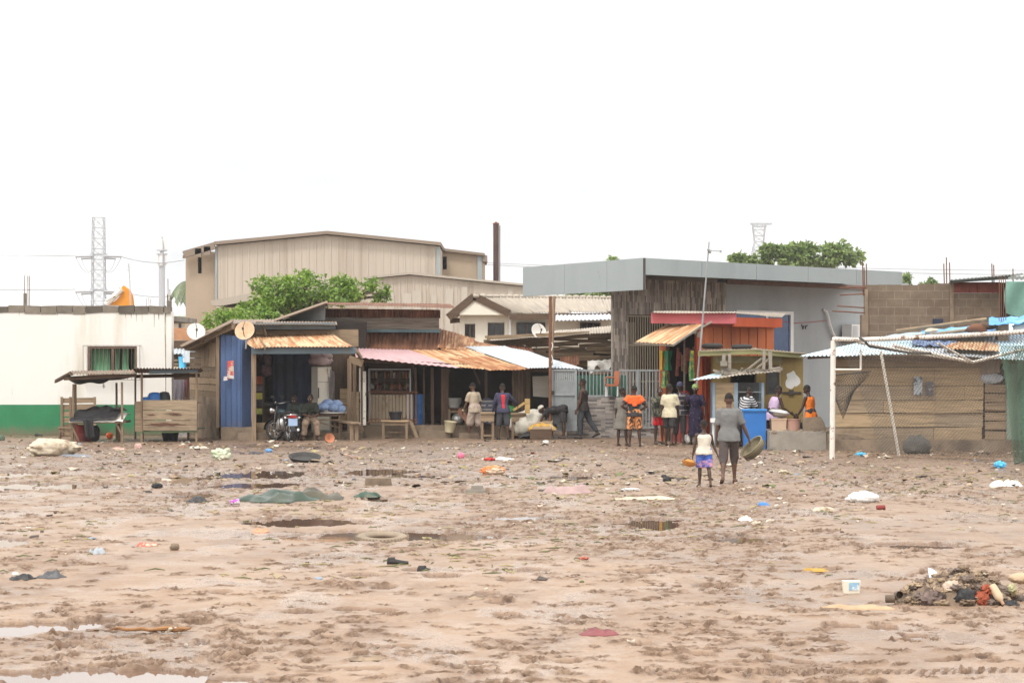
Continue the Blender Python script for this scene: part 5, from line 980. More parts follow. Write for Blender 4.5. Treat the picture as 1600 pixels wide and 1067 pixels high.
# canopy: left fascia, right fascia, roof deck
ZC = 5.18; f0 = V((X(817, 73), 73, 0)); f1 = V((X(1005, 66), 66, 0)); f2 = V((X(1410, 76.8), 76.8, 0))
fn = V((f0-f1).normalized()); fr = (f2-f1).normalized()
m = MB(); nin = V((fn.y, -fn.x, 0)); nin = nin if nin.y > 0 else -nin
seg = [0, .18+.10, .63, 1]
for i in range(3):
    a = f1.lerp(f0, seg[i]+(.002 if i else 0)); b = f1.lerp(f0, seg[i+1]); m.slab([a+V((0, 0, ZC-.915)), a+V((0, 0, ZC)), b+V((0, 0, ZC)), b+V((0, 0, ZC-.915))], nin*.08)
part('left_fascia', m, M['clad'], t)
nr = V((-fr.y, fr.x, 0)); m = MB(); L = (f2-f1).length; k = 0.0
while k < .999:
    q = min(1, k+.2); a = f1.lerp(f2, k+.0015); b = f1.lerp(f2, q); m.slab([a+V((0, 0, ZC-.48)), a+V((0, 0, ZC)), b+V((0, 0, ZC)), b+V((0, 0, ZC-.48))], nr*.08); k = q
part('right_fascia', m, M['clad'], t)
m = MB(); b3 = f2+nr*6; a0 = f0+nin*.1; m.slab([f1+V((.02, .15, 0)), f2+nr*.1-fr*.05, b3, f0+V((4, 6, 0)), a0+V((.1, 0, 0))], (0, 0, .2)); m.v = [(p[0], p[1], p[2]+ZC-.35) for p in m.v]; part('canopy_deck', m, M['int_dark'] if 0 else mat('canopy soffit', (.20, .15, .12), .8, .2, 2), t)
m = MB(); a = f1.lerp(f0, .001); m.slab([a+V((.0, -.01, ZC-.94)), a+V((0, -.01, ZC-.005)), a+V((.07, -.01, ZC-.005)), a+V((.07, -.01, ZC-.94))], (0, .08, 0)); part('corner_strip', m, M['steel_dark'], t)
m = MB(); wbox(m, 1133.2, 1415, 4.66, 4.80, -.1, -.002); part('soffit_batten', m, M['maroon'] if 0 else mat('brown soffit board', (.22, .15, .13), .8), t)
# window in the grey wall
m = MB(); z0, z1 = Z(553, 73), Z(489.5, 73)
wbox(m, 1150, 1233, z0, z1, -.03, -.02); w = part('window', m, M['glass_blue'], t)
m = MB(); wbox(m, 1148, 1237, z1+.001, z1+.11, -.08, .02); wbox(m, 1232.5, 1237, z0, z1, -.08, .02); wbox(m, 1195, 1198, z0, z1, -.06, -.035); part('frame', m, M['white_al'], w)
m = MB(); a = wp(1252, 508, -.01); 
for k, (pts) in enumerate((((1252, 507), (1254, 514), (1255.5, 509)), ((1258, 509), (1258, 514)), ((1258, 510), (1261, 508.5)))): m.tube([wp(x, y, -.012) for x, y in pts], .022, 5)
part('painted_letters', m, M['steel_dark'], t, label='two small black letters v r painted on the grey wall')
t = thing('air_conditioner', 'white outdoor air conditioner unit on the grey shop wall', 'air conditioner', wp(1326, 533, -.3)); c = wp(1326, None, -.45)
za, zb = Z(533, c.y), Z(507, c.y); m = MB(); wbox(m, 1311, 1342, za, zb, -.5, -.12); part('body', m, M['white_al'], t)
m = MB(); cc = wp(1332, 520, -.515)
for r in (.08, .16, .24): m.torus(cc, r, .012, -WN, 24, 5)
m.lathe(cc+WN*.012, [(.001, .004), (.05, .004), (.25, .0), (.25, -.01)], 24, -WN); part('fan_grille', m, mat('grey fan', (.22, .21, .2), .6), t)
m = MB()
for k in range(7): z = za+.08+k*(zb-za-.16)/6; m.beam(wp(1312.5, None, -.515)+V((0, 0, z)), wp(1320, None, -.515)+V((0, 0, z)), .02)
part('vent_slats', m, M['galv'], t); m = MB(); m.beam(wp(1314, None, -.5)+V((0, 0, za-.03)), wp(1314, None, 0)+V((0, 0, za-.03)), .05); m.beam(wp(1339, None, -.5)+V((0, 0, za-.03)), wp(1339, None, 0)+V((0, 0, za-.03)), .05); part('bracket', m, M['steel_dark'], t)
m = MB(); m.tube([wp(1288, 486, -.05), wp(1289, 492, -.1), wp(1291, 505, -.12), wp(1296, 520, -.12), wp(1302, 531, -.12)], .055, 7); m.tube([wp(1284.5, 483, -.05), wp(1288, 487, -.05)], .04, 6); solo('conduit', m, M['white_plastic'], 'bent pale conduit pipe on the grey wall left of the air conditioner', 'pipe', smooth=60)
m = MB(); m.tube([wp(1290, 501, -.05), wp(1240, 505, -.04), wp(1205, 500, -.05)], .008, 4); solo('wire', m, M['red_plastic'], 'thin reddish wire sagging across the grey wall', 'wire')
# ---------------------------------------------------------------- orange kiosk
Lc = V((X(1037, 64.4), 64.4, 0)); Cc = V((X(1094, 62.9), 62.9, 0)); Ec = V((X(1211, 65.9), 65.9, 0))
t = thing('orange_kiosk', 'orange tin kiosk with a raspberry fascia and rusty awning', 'kiosk', Cc); ztop = 3.25
e = (Ec-Cc).normalized(); en = V((-e.y, e.x, 0)); l = (Lc-Cc).normalized(); ln = V((l.y, -l.x, 0)); ln = ln if ln.y > 0 else -ln
m = MB(); n = 17; Lg = (Ec-Cc).length
for k in range(n):
    a = Cc+e*(Lg*k/n); b = Cc+e*(Lg*(k+.94)/n); o = en*(.0 if k % 2 else .025); m.slab([a+o, b+o, b+o+V((0, 0, ztop)), a+o+V((0, 0, ztop))], en*.06)
m.slab([Cc+en*.09, Ec+en*.09, Ec+en*.12, Cc+en*.12], (0, 0, ztop)); part('panel_wall', m, M['orange_paint'], t)
m = MB(); m.slab([Cc-en*.02-e*.02, Cc+e*1.1-en*.02, Cc+e*1.1-en*.005, Cc-en*.005-e*.02], (0, 0, 2.35)); 
for k in range(6): m.slab([Cc+e*(k*.19)-en*.05, Cc+e*(k*.19+.08)-en*.05, Cc+e*(k*.19+.08)-en*.021, Cc+e*(k*.19)-en*.021], (0, 0, 2.34))
part('deep_orange_panel', m, M['orange_dark'], t)
for p, w_, mt in ((Cc+l*.06, .13, 'orange_dark'), (Cc+l*.2, .06, 'orange_dark'), (Lc-l*.0, .22, 'orange_paint'), (Lc-l*.2, .1, 'wood_darkv'), (Cc+l*.75, .05, 'wood_grey')):
    m = MB(); m.beam(p+V((0, 0, -.02)), p+V((0, 0, 2.95)), w_); part('post', m, M[mt], t)
m = MB(); m.slab([Lc+ln*1.1, Cc+ln*1.1+l*.75, Cc+ln*1.15+l*.75, Lc+ln*1.15], (0, 0, 3.0)); m.slab([Lc+l*.05, Lc+l*.05+ln*1.1, Lc+l*.1+ln*1.1, Lc+l*.1], (0, 0, 3.0)); m.slab([Cc+l*.3+ln*.3, Cc+l*.8+ln*1.1, Cc+l*.85+ln*1.1, Cc+l*.35+ln*.3], (0, 0, 3.0)); part('back_wall', m, M['int_dark'], t)
m = MB(); a = W(1018, 497, 63.7); b = W(1150, 497.5, 62.5); m.beam(a, b, .06, .29); part('raspberry_fascia', m, M['pink_paint'], t)
m = MB(); a = W(1146, 503, 62.6); b = W(1221, 504.5, 65.0); m.beam(a, b, .05, .25); m.beam(Cc+V((0, 0, ztop-.02))-en*.05, Ec+V((0, 0, ztop-.02))-en*.05, .04, .14); part('orange_fascia', m, M['orange_dark'], t)
m = MB(); m.corr(W(1022, 486.5, 66.5), W(1150, 487.0, 66), W(1151, 489.5, 62.4), W(1018, 488.5, 63.4), .09, .013, 2, .012, seed=3); m.corr(W(1150, 487, 66.5), W(1228, 490, 68), W(1221, 496, 64.9), W(1149, 489.5, 62.4), .09, .013, 2, .01, seed=4); part('roof', m, M['asb'], t)
m = MB(); m.corr(W(1040, 508, 64.1), W(1097, 507, 62.8), W(1050, 538, 61.6), W(990, 534, 63.3), .19, .014, 4, .012, seed=6); part('awning', m, M['rust_tan'], t)
m = MB(); m.beam(W(1097, 509, 62.75), W(1051, 540, 61.55), .05); m.beam(W(991, 536, 63.3), W(1051, 540, 61.6), .03); m.beam(W(1096, 512, 62.7), W(1112, 503, 62.5), .05); m.beam(W(1092, 518, 62.7), W(1091, 527, 62.7), .08); part('awning_strut', m, M['wood_grey'], t)
m = MB(); p = Cc+l*.1-ln*.25; q = Lc+(Cc-Lc)*.42-ln*.25; m.slab([p, q, q+ln*.7, p+ln*.7], (0, 0, .72)); m.slab([p-ln*.1, q-ln*.1, q+ln*.7, p+ln*.7], (0, 0, .06)); m.v = [(a, b, c+(.72 if i > 7 else 0)) for i, (a, b, c) in enumerate(m.v)]; part('counter', m, M['maroon'], t)
m = MB(); m.box((X(1061, 63.2), 62.9, 0), (X(1090, 63.2), 63.35, .3)); solo('step', m, M['maroon'], 'low maroon step below the orange kiosk counter', 'step')
m = MB(); a = Cc+l*.3+ln*.9; b = Lc-l*.5+ln*.9; m.slab([a+V((0, 0, 1.0)), b+V((0, 0, 1.0)), b+V((0, 0, 1.72)), a+V((0, 0, 1.72))], ln*.03); part('inner_board', m, mat('grey inner board', (.2, .18, .17), .8), t)
rg = random.Random(8)
for k in range(11):
    f = .22+.06*k; p = Lc.lerp(Cc, f+.06)+ln*.15; z = 2.65-rg.uniform(0, .25); m = MB(); L = rg.uniform(.35, .8); m.tube([p+V((0, 0, z)), p+V((rg.uniform(-.04, .04), 0, z-L))], [.035, .05], 6); solo('hanging_goods', m, mat('kiosk goods%d' % (k % 4), ((.30, .08, .04), (.22, .05, .05), (.26, .14, .06), (.10, .07, .06))[k % 4], .5, .5, 9), 'strip of packets hanging in the orange kiosk opening', 'packets', 'packet strips hanging in the orange kiosk')
def shirt(name, label, x, y0, y1, w, D, mt, seed):
    m = MB(); m.sheet(lambda u, v: W(x+w*(u-.5)*(1+.25*math.sin(v*5+seed)), y0+(y1-y0)*v, D-.12*math.sin(u*3.14)-.03*math.sin(u*11+seed)), 10, 10, .05); solo(name, m, mt, label, 'clothing', 'clothes hanging on the orange kiosk', smooth=70)
jy = mat('yellow jersey', (.62, .40, .03), .7, .15, 3, bmp=.2); jg = mat('green jersey', (.03, .20, .09), .7, .2, 3, bmp=.2); jm = mat('green yellow print', (.12, .30, .12), .7, .3, 5, col2=(.6, .52, .1), fac=(.5, .56), s2=6, bmp=.2)
shirt('jersey', 'yellow jersey hanging on the left post of the orange kiosk', 1034, 548, 575, 6, 64.0, jy, 1); shirt('jersey', 'dark green jersey hanging beside the yellow jersey', 1043.5, 548, 576, 11, 63.8, jg, 2)
shirt('scarf', 'yellow and green scarf hanging low under the jerseys', 1039, 580, 603, 9, 63.7, jm, 3); shirt('scarf', 'long green and yellow scarf hanging at the right of the kiosk opening', 1081, 548, 592, 8, 62.7, jm, 4)
D = 62.9; m = MB(); c = W(1070, 629, D); m.lathe(c, [(.09, -.0), (.12, .2), (.125, .27), (.11, .27), (.001, .2)], 14); m.torus(c+V((0, -.02, .2)), .12, .012, (0, 1, .2), 16, 5); solo('bucket', m, M['red_plastic'], 'small red bucket with white handle on the orange kiosk counter', 'bucket', smooth=40)
m = MB(); p = G(1079, 694)+V((0, .1, .12)); m.ico(p, .22, .17, .17, 14, 9, .4, 3, 4, 0, -.12); solo('plastic_bag', m, M['white_bag'], 'white plastic bag on the ground below the orange kiosk counter', 'bag', smooth=60)
m = MB(); m.tube([(X(1081, 62.2), 62.2, 0), W(1087, 625, 62.1), W(1098, 500, 61.9), W(1108, 378, 61.6)], [.03, .03, .026, .018], 7); t = thing('aerial_pole', 'long pale aerial pole leaning in front of the orange kiosk', 'pole', (X(1081, 62.2), 62.2, 0)); part('pole', m, M['galv'], t)
m = MB(); m.beam(W(1105, 391, 61.6), W(1127, 393, 61.6), .025); m.beam(W(1106, 389, 61.5), W(1110, 395, 61.6), .05); m.beam(W(1126, 391, 61.6), W(1126, 395, 61.6), .05); part('crossbar', m, M['galv'], t)

# ---------------------------------------------------------------- mustard kiosk, glass cabinet
D = 61.8; t = thing('mustard_kiosk', 'low mustard painted kiosk with tyres on its flat roof', 'kiosk', (X(1185, D), D, 0)); zt = Z(556, D)
m = MB(); m.wallx(X(1117, D), X(1255, D), 0, zt, D, D+.06, [(X(1198, D), X(1216, D), Z(616, D), Z(573, D)), (X(1142, D), X(1180, D), Z(618, D), Z(580, D))]); m.box((X(1253, D), D+.061, 0), (X(1255, D), D+2.4, zt)); m.box((X(1117, D), D+.061, 0), (X(1119, D), D+2, zt)); part('wall', m, M['olive'], t)
m = MB(); m.box((X(1120, D), D+1.3, 0), (X(1252, D), D+1.35, zt-.02)); part('interior', m, M['int_dark'], t)
m = MB()
for x0_, x1_, y0_, y1_ in ((1198, 1216, 573, 616), (1142, 1180, 580, 618)):
    for x in (x0_-1.5, x1_-.5): m.box((X(x, D), D-.03, Z(y1_, D)), (X(x+2, D), D+.03, Z(y0_, D)))
    m.box((X(x0_-2, D), D-.034, Z(y0_, D)), (X(x1_+2, D), D+.03, Z(y0_-2.5, D)))
part('window_frame', m, M['wood_darkv'], t)
m = MB(); m.box((X(1198, D), D+.1, Z(616, D)), (X(1216, D), D+.12, Z(573, D))); part('window', m, mat('grey window board', (.10, .105, .11), .4), t)
m = MB(); m.box((X(1118, D), D-.03, Z(567, D)), (X(1222, D), D-.002, Z(556, D))); m.box((X(1218, D), D-.02, Z(640, D)), (X(1220, D), D-.002, Z(560, D))); part('header_board', m, mat('pale olive board', (.33, .29, .16), .7), t)
m = MB(); m.beam(W(1091, 552.5, 61.0), W(1180, 549.5, 61.2), .06, .13); m.beam(W(1178, 549.5, 61.2), W(1257, 556, 61.6), .06, .13); part('roof_trim', m, M['olive_trim'], t)
m = MB(); m.corr(W(1093, 546, 63), W(1182, 543.5, 63), W(1182, 547, 61.15), W(1092, 550, 60.95), .09, .012, 2, .006, seed=2); m.corr(W(1180, 544, 64), W(1258, 552, 64), W(1258, 553.5, 61.5), W(1180, 547, 61.15), .09, .012, 2, .006, seed=9); part('roof', m, M['old_tin'], t)
m = MB(); rg = random.Random(3); cx, cy = 1238, 594; m.slab([W(cx+(11+2.5*math.sin(a*3+1)+rg.uniform(-1, 1))*math.cos(a), cy+(13+2*math.sin(a*4)+rg.uniform(-1.5, 1.5))*math.sin(a), D-.006) for a in [2*math.pi*i/22 for i in range(22)]], (0, .004, 0)); part('torn_poster', m, M['paper'], t)
m = MB(); m.box((X(1222, D), D-.03, Z(614.5, D)), (X(1252, D), D-.004, Z(612, D))); m.box((X(1232, D), D-.05, Z(617, D)), (X(1240, D), D-.031, Z(609, D))); part('bolt', m, M['steel_dark'], t)
for x, y, lab in ((1113, 540.5, 'left muddy tyre lying on the mustard kiosk roof'), (1159, 542, 'right tyre half sunk among scraps on the mustard kiosk roof')):
    m = MB(); m.torus(W(x, y, 62.3), .22, .07, (0, .05, 1), 28, 9, .065); solo('tyre', m, M['rubber'], lab, 'tyre', 'tyres on the mustard kiosk roof', smooth=60)
D = 60.4; t = thing('display_cabinet', 'wooden and blue framed glass cabinet under the small blue awning', 'cabinet', (X(1155, D), D, 0))
zc0, zc1 = Z(660, D), Z(598, D)
m = MB()
for x, w_, mt in ((1115.5, .07, 0), (1150, .1, 0), (1192, .07, 0)): m.box((X(x, D)-w_/2, D, 0), (X(x, D)+w_/2, D+.08, zc1))
for x in (1116, 1192): m.box((X(x, D)-.03, D+.7, 0), (X(x, D)+.03, D+.76, zc1))
part('post', m, mat('faded blue frame', (.25, .33, .40), .6, .1, 3, col2=(.3, .25, .18), fac=(.56, .66)), t)
m = MB(); m.box((X(1118, D), D+.02, zc0), (X(1147, D), D+.05, zc1)); part('side_board', m, M['wood_pale'], t)
for y in (612, 628, 644): m = MB(); m.box((X(1152, D), D+.02, Z(y+1, D)), (X(1190, D), D+.6, Z(y, D))); part('shelf', m, mat('grey shelf', (.3, .31, .32), .6), t)
m = MB(); m.box((X(1116, D), D-.02, zc0-.08), (X(1192, D), D+.78, zc0)); part('base_board', m, M['wood_h'], t)
m = MB(); m.box((X(1152, D), D+.66, zc0), (X(1190, D), D+.68, zc1)); part('back_panel', m, mat('dim cabinet back', (.13, .135, .14), .6), t)
m = MB(); m.corr(W(1132, 582, D+.9), W(1212, 577, D+.9), W(1212, 580, D-.2), W(1117, 593, D-.3), .09, .014, 2, .02, seed=3); part('awning', m, M['asb'], t)
m = MB(); m.corr(W(1112, 585, D+.9), W(1133, 582, D+.9), W(1122, 590.5, D-.25), W(1080, 593.5, D-.3), .09, .014, 2, .01, seed=5); part('blue_awning_sheet', m, M['blue_tin'], t)
rg = random.Random(17); m = MB()
for k in range(26):
    x = rg.uniform(1128, 1206); y = 584-(x-1128)*.07+rg.uniform(-4, 1); a = W(x, y, D+rg.uniform(-.1, .6)); b = a+V((rg.uniform(-.45, .45), rg.uniform(-.3, .3), rg.uniform(-.05, .09))); m.beam(a, b, rg.uniform(.03, .07), rg.uniform(.03, .08))
o = solo('scrap_timber', m, M['wood_grey'], 'jumble of grey timber offcuts on the small awning', 'timber', None, 'stuff')
for x0_, y0_, x1_, y1_, w_, lab in ((1130, 586, 1131, 553, .09, 'upright stub of timber at the left of the small awning'), (1140, 584, 1140, 552, .08, 'second upright timber stub from the left on the small awning'), (1193, 580, 1194, 548, .08, 'upright timber nearest the middle of the right trestle on the awning'), (1204, 578, 1203, 550, .09, 'rightmost upright timber of the trestle on the awning'), (1181, 576, 1206, 557, .06, 'slanting brace of the trestle on the awning'), (1168, 577, 1190, 560, .06, 'lower slanting timber left of the trestle brace')):
    m = MB(); m.beam(W(x0_, y0_, D+.3), W(x1_, y1_, D+.4), w_, w_*.7); solo('timber_offcut', m, M['wood_grey'], lab, 'timber', 'timbers on the small awning')
m = MB(); m.box((X(1127, D), D+.1, Z(572, D)), (X(1137, D), D+.3, Z(564, D))); solo('wood_block', m, M['wood_grey'], 'short block nailed across the left timber stubs on the awning', 'timber')
m = MB(); m.box((X(1109.5, 60.2), 60.0, Z(660, 60)), (X(1118.5, 60.2), 60.2, Z(653.5, 60))); m.beam((X(1114, 60.2), 60.15, 0), (X(1114, 60.2), 60.15, Z(660, 60)), .05); solo('meter_box', m, M['white_plastic'], 'small white box on a stake beside the cabinet', 'box')
# blue panel bin, platform, buckets
D = 58.6; t = thing('blue_bin', 'tall bright blue plastic bin beside the man carrying a basin', 'bin', (X(1182, D), D, 0)); z1 = Z(642, D)
m = MB(); m.hexa([(X(1164, D), D, .0), (X(1196.5, D), D, .0), (X(1196.5, D), D+.45, .0), (X(1164, D), D+.45, .0), (X(1161.5, D), D-.02, z1), (X(1197.5, D), D-.02, z1), (X(1197.5, D), D+.5, z1), (X(1161.5, D), D+.5, z1)]); part('body', m, M['blue_plastic'], t)
m = MB(); m.box((X(1160.5, D), D-.06, z1+.001), (X(1198.5, D), D+.54, z1+.045)); part('rim', m, mat('brighter blue plastic', (.05, .24, .60), .4), t)
D = 57.9; t = thing('platform', 'rough concrete platform under the buckets beside the goal post', 'platform', (X(1270, D), D, 0)); zp = Z(674, D); rg = random.Random(2)
m = MB(); m.hexa([(X(1203, D), D, -.02), (X(1291, D), D-.05, -.02), (X(1291, D), D+3, -.02), (X(1203, D), D+3, -.02), (X(1203, D), D+.04, zp), (X(1291, D), D, zp-.02), (X(1291, D), D+3, zp), (X(1203, D), D+3, zp)]); part('block', m, M['concrete'], t)
m = MB(); m.hexa([(X(1291.2, D), D-.4, -.02), (X(1362, D), D-.3, -.02), (X(1362, D), D+.3, -.02), (X(1291.2, D), D+.3, -.02), (X(1292, D), D-.3, zp-.04), (X(1360, D), D-.25, zp-.1), (X(1360, D), D+.3, zp-.1), (X(1292, D), D+.3, zp-.05)]); part('mud_block', m, M['concrete_mud'], t)
m = MB()
for k in range(40): c = (X(rg.uniform(1206, 1345), D), D+rg.uniform(.05, .5), zp-.02 if k < 24 else zp-.05); m.ico(c, rg.uniform(.04, .12), rg.uniform(.04, .1), rg.uniform(.03, .06), 7, 5, .5, 3, k)
part('rubble', m, M['concrete_mud'], t)
D = 58.6
m = MB(); m.hexa([(X(1206, D), D, zp), (X(1228, D), D, zp), (X(1228, D), D+.35, zp), (X(1206, D), D+.35, zp), (X(1205, D), D-.02, Z(654.5, D)), (X(1229, D), D-.02, Z(654.5, D)), (X(1229, D), D+.37, Z(654.5, D)), (X(1205, D), D+.37, Z(654.5, D))]); m.box((X(1204.5, D), D-.03, Z(656, D)), (X(1229.5, D), D+.38, Z(653.5, D))); solo('tub', m, M['beige_plastic'], 'square cream plastic tub on the concrete platform', 'tub')
m = MB(); h = Z(654.5, D)-zp; m.lathe((X(1240.5, D), D+.1, zp), [(.165, 0), (.175, h*.9), (.19, h*.92), (.19, h), (.165, h), (.15, .03), (.001, .03)], 22); solo('bucket', m, M['pink_plastic'], 'round dusty pink bucket beside the square cream tub', 'bucket', smooth=40)
m = MB(); m.lathe(W(1216, 652, D+.2), [(.12, .0), (.27, .1), (.28, .13), (.2, .19), (.001, .21)], 20, (.15, 0, 1)); solo('basin', m, M['alu'], 'silver basin upturned on the square cream tub', 'basin', smooth=50)
m = MB(); m.slab([(X(1255, D), D, zp-.02), (X(1291, D), D, zp-.02), (X(1289, D), D+.08, Z(661, D)), (X(1283, D), D+.1, Z(651, D)), (X(1254, D), D+.08, Z(653, D))], (0, .1, 0)); solo('slab', m, M['concrete_mud'], 'broken grey brown slab standing on the platform before the woman in orange', 'slab')

# ---------------------------------------------------------------- right shack, block building behind
D = 57.6; t = thing('board_shack', 'shack of wide weathered boards behind the goal net', 'shack', (X(1430, D), D, 0)); rg = random.Random(41)
m = MB(); m.box((X(1299, D), D+.07, .3), (X(1640, D), D+.2, Z(556, D))); m.slab([(X(1299, D), D+.201, .1), (X(1301, D), D+.201, .1), (X(1303, D+4.5), D+4.5, .1), (X(1301, D+4.5), D+4.5, .1)], (0, 0, 2.3)); part('inner_wall', m, M['int_dark'], t)
rows = [(556, 573.5), (574, 602), (602.5, 625), (625.5, 645), (645.5, 667), (667.5, 688)]
for i, (y0, y1) in enumerate(rows):
    cuts = {0: [1298, 1535], 1: [1298, 1460, 1537], 2: [1298, 1462, 1507, 1537], 3: [1298, 1380, 1461, 1536], 4: [1298, 1461, 1536], 5: [1298, 1459, 1534]}[i]
    for a, b in zip(cuts, cuts[1:]):
        s = rg.uniform(-.8, .8); o = rg.uniform(-.02, .03); m = MB(); m.hexa([(X(a+.6, D), D+o, Z(y1+s, D)), (X(b, D), D+o, Z(y1-s, D)), (X(b, D), D+o+.035, Z(y1-s, D)), (X(a+.6, D), D+o+.035, Z(y1+s, D)), (X(a+.6, D), D+o+.01, Z(y0+.5, D)), (X(b, D), D+o+.01, Z(y0+.5-s*.4, D)), (X(b, D), D+o+.04, Z(y0+.5-s*.4, D)), (X(a+.6, D), D+o+.04, Z(y0+.5, D))]); part('board', m, M['ply'] if (i+int(a)) % 3 else M['wood_pale'], t)
for i in range(6):
    y = 600+i*14.5; m = MB(); m.beam(W(1539, y+7, D+.02), W(1572, y+7+rg.uniform(-1, 1), D+.02), .04, .2); part('board', m, M['wood_h'], t)
m = MB(); m.corr(W(1533, 560, D-.05), W(1562, 552, D-.05), W(1562, 580, D-.08), W(1533, 583, D-.05), .1, .015, 2, .02, seed=5); part('tin_patch', m, M['old_tin'], t)
m = MB(); m.ico(W(1550, 591, D), .3, .06, .14, 12, 8, .4, 3, 2); part('bag_stuffing', m, mat('grey polythene', (.35, .38, .42), .5, .4, 5, bmp=.5), t, 60)
m = MB(); m.box((X(1300, D), D-.12, -.02), (X(1640, D), D+.4, Z(687, D))); part('mud_plinth', m, M['concrete_mud'], t)
m = MB(); m.box((X(1572, D), D-.06, 0), (X(1640, D), D+.05, Z(560, D))); part('tin_end', m, mat('greenish tin', (.2, .25, .2), .7, .2, 2), t)
for x0_, y0_, x1_, y1_, mt in ((1427, 588.5, 1440.5, 617, 'poster'), (1446, 596, 1458, 618, 'poster_dark')):
    m = MB(); m.box((X(x0_, D), D-.05, Z(y1_, D)), (X(x1_, D), D-.04, Z(y0_, D))); part('poster', m, M[mt], t)
for a, mt, sd in ((((1398, 523, 62), (1442, 519.5, 62), (1442, 552, 56.9), (1249, 557, 56.9)), 'blue_tin', 1), (((1436, 520, 62), (1560, 508, 62), (1560, 560, 56.95), (1436, 552, 56.85)), 'white_tin', 2), (((1500, 530, 60), (1560, 530, 60), (1562, 549, 57.2), (1470, 545, 57.2)), 'rust_tan', 4), (((1558, 508, 62), (1660, 500, 62), (1660, 566, 56.9), (1558, 560, 56.9)), 'blue_tin', 3)):
    m = MB(); m.corr(*[W(*p) for p in a], .1, .016, 3, .02, seed=sd); part('roof_sheet', m, M[mt], t)
m = MB(); m.beam(W(1262, 558, 57.1), W(1300, 556, 57.1), .07, .1); m.beam(W(1300, 558, 57.1), W(1640, 566, 57.1), .06, .1); part('eave_beam', m, M['wood_dark'], t)
m = MB(); m.sheet(lambda u, v: W(1440+120*u, 521-9*u+14*v, 61.3-2.2*v)+V((0, 0, .09+.06*noise.noise(V((u*9, v*4, 2))))), 26, 6, .02); solo('tarpaulin', m, M['tarp_blue'], 'bright blue tarpaulin spread along the top of the shack roof', 'tarpaulin', smooth=60)
m = MB(); m.sheet(lambda u, v: W(1425+70*u, 534+9*v+2*u, 59.4-1.2*v)+V((0, 0, .08+.06*noise.noise(V((u*9, v*4, 7))))), 18, 5, .02); solo('tarpaulin', m, mat('dark blue mesh sheet', (.08, .14, .30), .6, .6, 6, bmp=.4, col2=(.3, .36, .42), fac=(.5, .6), s2=8), 'dark blue patterned sheet lower on the shack roof by the crossbar', 'tarpaulin', smooth=60)
m = MB(); m.sheet(lambda u, v: W(1545+70*u, 505-3*u+10*v, 60.4-1.5*v)+V((0, 0, .14+.08*noise.noise(V((u*7, v*4, 3))))), 14, 5, .02); solo('tarpaulin', m, M['tarp_blue'], 'rumpled blue tarpaulin bunched at the right end of the shack roof', 'tarpaulin', smooth=60)
for a, b, r, lab in ((W(1400, 521.5, 61), W(1541, 503, 61.6), .04, 'long pale pole lying along the top edge of the shack roof'), (W(1402, 534, 59.4), W(1525, 519, 60), .045, 'long pale pole lying lower on the shack roof'), (W(1573, 507, 60), W(1640, 511, 60), .05, 'short pole at the right end of the shack roof')):
    m = MB(); m.tube([a+V((0, 0, .08)), b+V((0, 0, .08))], r, 7); solo('pole', m, M['wood_pale'], lab, 'pole', 'poles lying on the shack roof')
rg = random.Random(12)
for x, y, r, mt, lab in ((1527, 517, .2, 'rust_dark', 'brown rusty lump of junk between the blue tarpaulins'), (1543, 512, .16, 'wood_dark', 'dark junk at the end of the long roof pole'), (1455, 521, .13, 'sack', 'small pale rag by the long roof pole'), (1488, 543, .2, 'net_dark', 'dark green bottle crate lump on the shack roof above the boards'), (1598, 515, .18, 'white_bag', 'white bag on the right end of the shack roof'), (1500, 558, .22, 'wood_dark', 'tangle of dark netting at the shack eave')):
    m = MB(); m.ico(W(x, y, 59.5)+V((0, 0, .05)), r*1.6, r, r*.7, 12, 8, .6, 3, x); solo('scrap', m, M[mt], lab, 'junk', 'junk on the shack roof', smooth=60)
D = 66; BL = brick('bare cement block', (.17, .125, .09), (.215, .165, .12), (.255, .20, .15), .46, .235, .016, var=(.13, .09, .062), rough=.95, bmp=-.4)
t = thing('block_building', 'unfinished cement block upper storey with rebar behind the right shack', 'building', (X(1460, D), D, 0)); rg = random.Random(4)
m = MB(); m.box((X(1354, D), D, 0), (X(1484, D), D+.22, Z(450, D))); x = 1354
while x < 1484:
    q = min(1484, x+rg.uniform(14, 30)); m.box((X(x, D), D, Z(450, D)), (X(q, D), D+.22, Z(446-(x-1354)*.025+rg.uniform(-1, 1.2), D))); x = q
m.box((X(1487, D), D, 0), (X(1563, D), D+.22, Z(458, D))); m.slab([(X(1354, D), D+.221, 0), (X(1356, D), D+.221, 0), (X(1359, D+5), D+5, 0), (X(1357, D+5), D+5, 0)], (0, 0, Z(452, D))); part('block_wall', m, BL, t)
m = MB(); m.box((X(1484.2, D), D-.04, 0), (X(1490, D), D+.2, Z(441, D))); m.box((X(1346, D), D-.1, 0), (X(1356, D), D+.3, Z(492, D))); m.box((X(1351, D), D-.05, Z(492, D)), (X(1356, D), D+.2, Z(452, D))); m.box((X(1558, 59.5), 59.4, 0), (X(1575, 59.5), 59.7, Z(502, 59.5))); part_each('column', m, M['concrete_mud'], t)
m = MB(); 
for k in range(6): a = 1490.3+k*12.2; m.box((X(a, D), D-.03, Z(457.8, D)), (X(a+11.9, D), D+.05, Z(441, D)))
part('red_lintel', m, mat('red oxide board', (.20, .06, .045), .8, .25, 3), t)
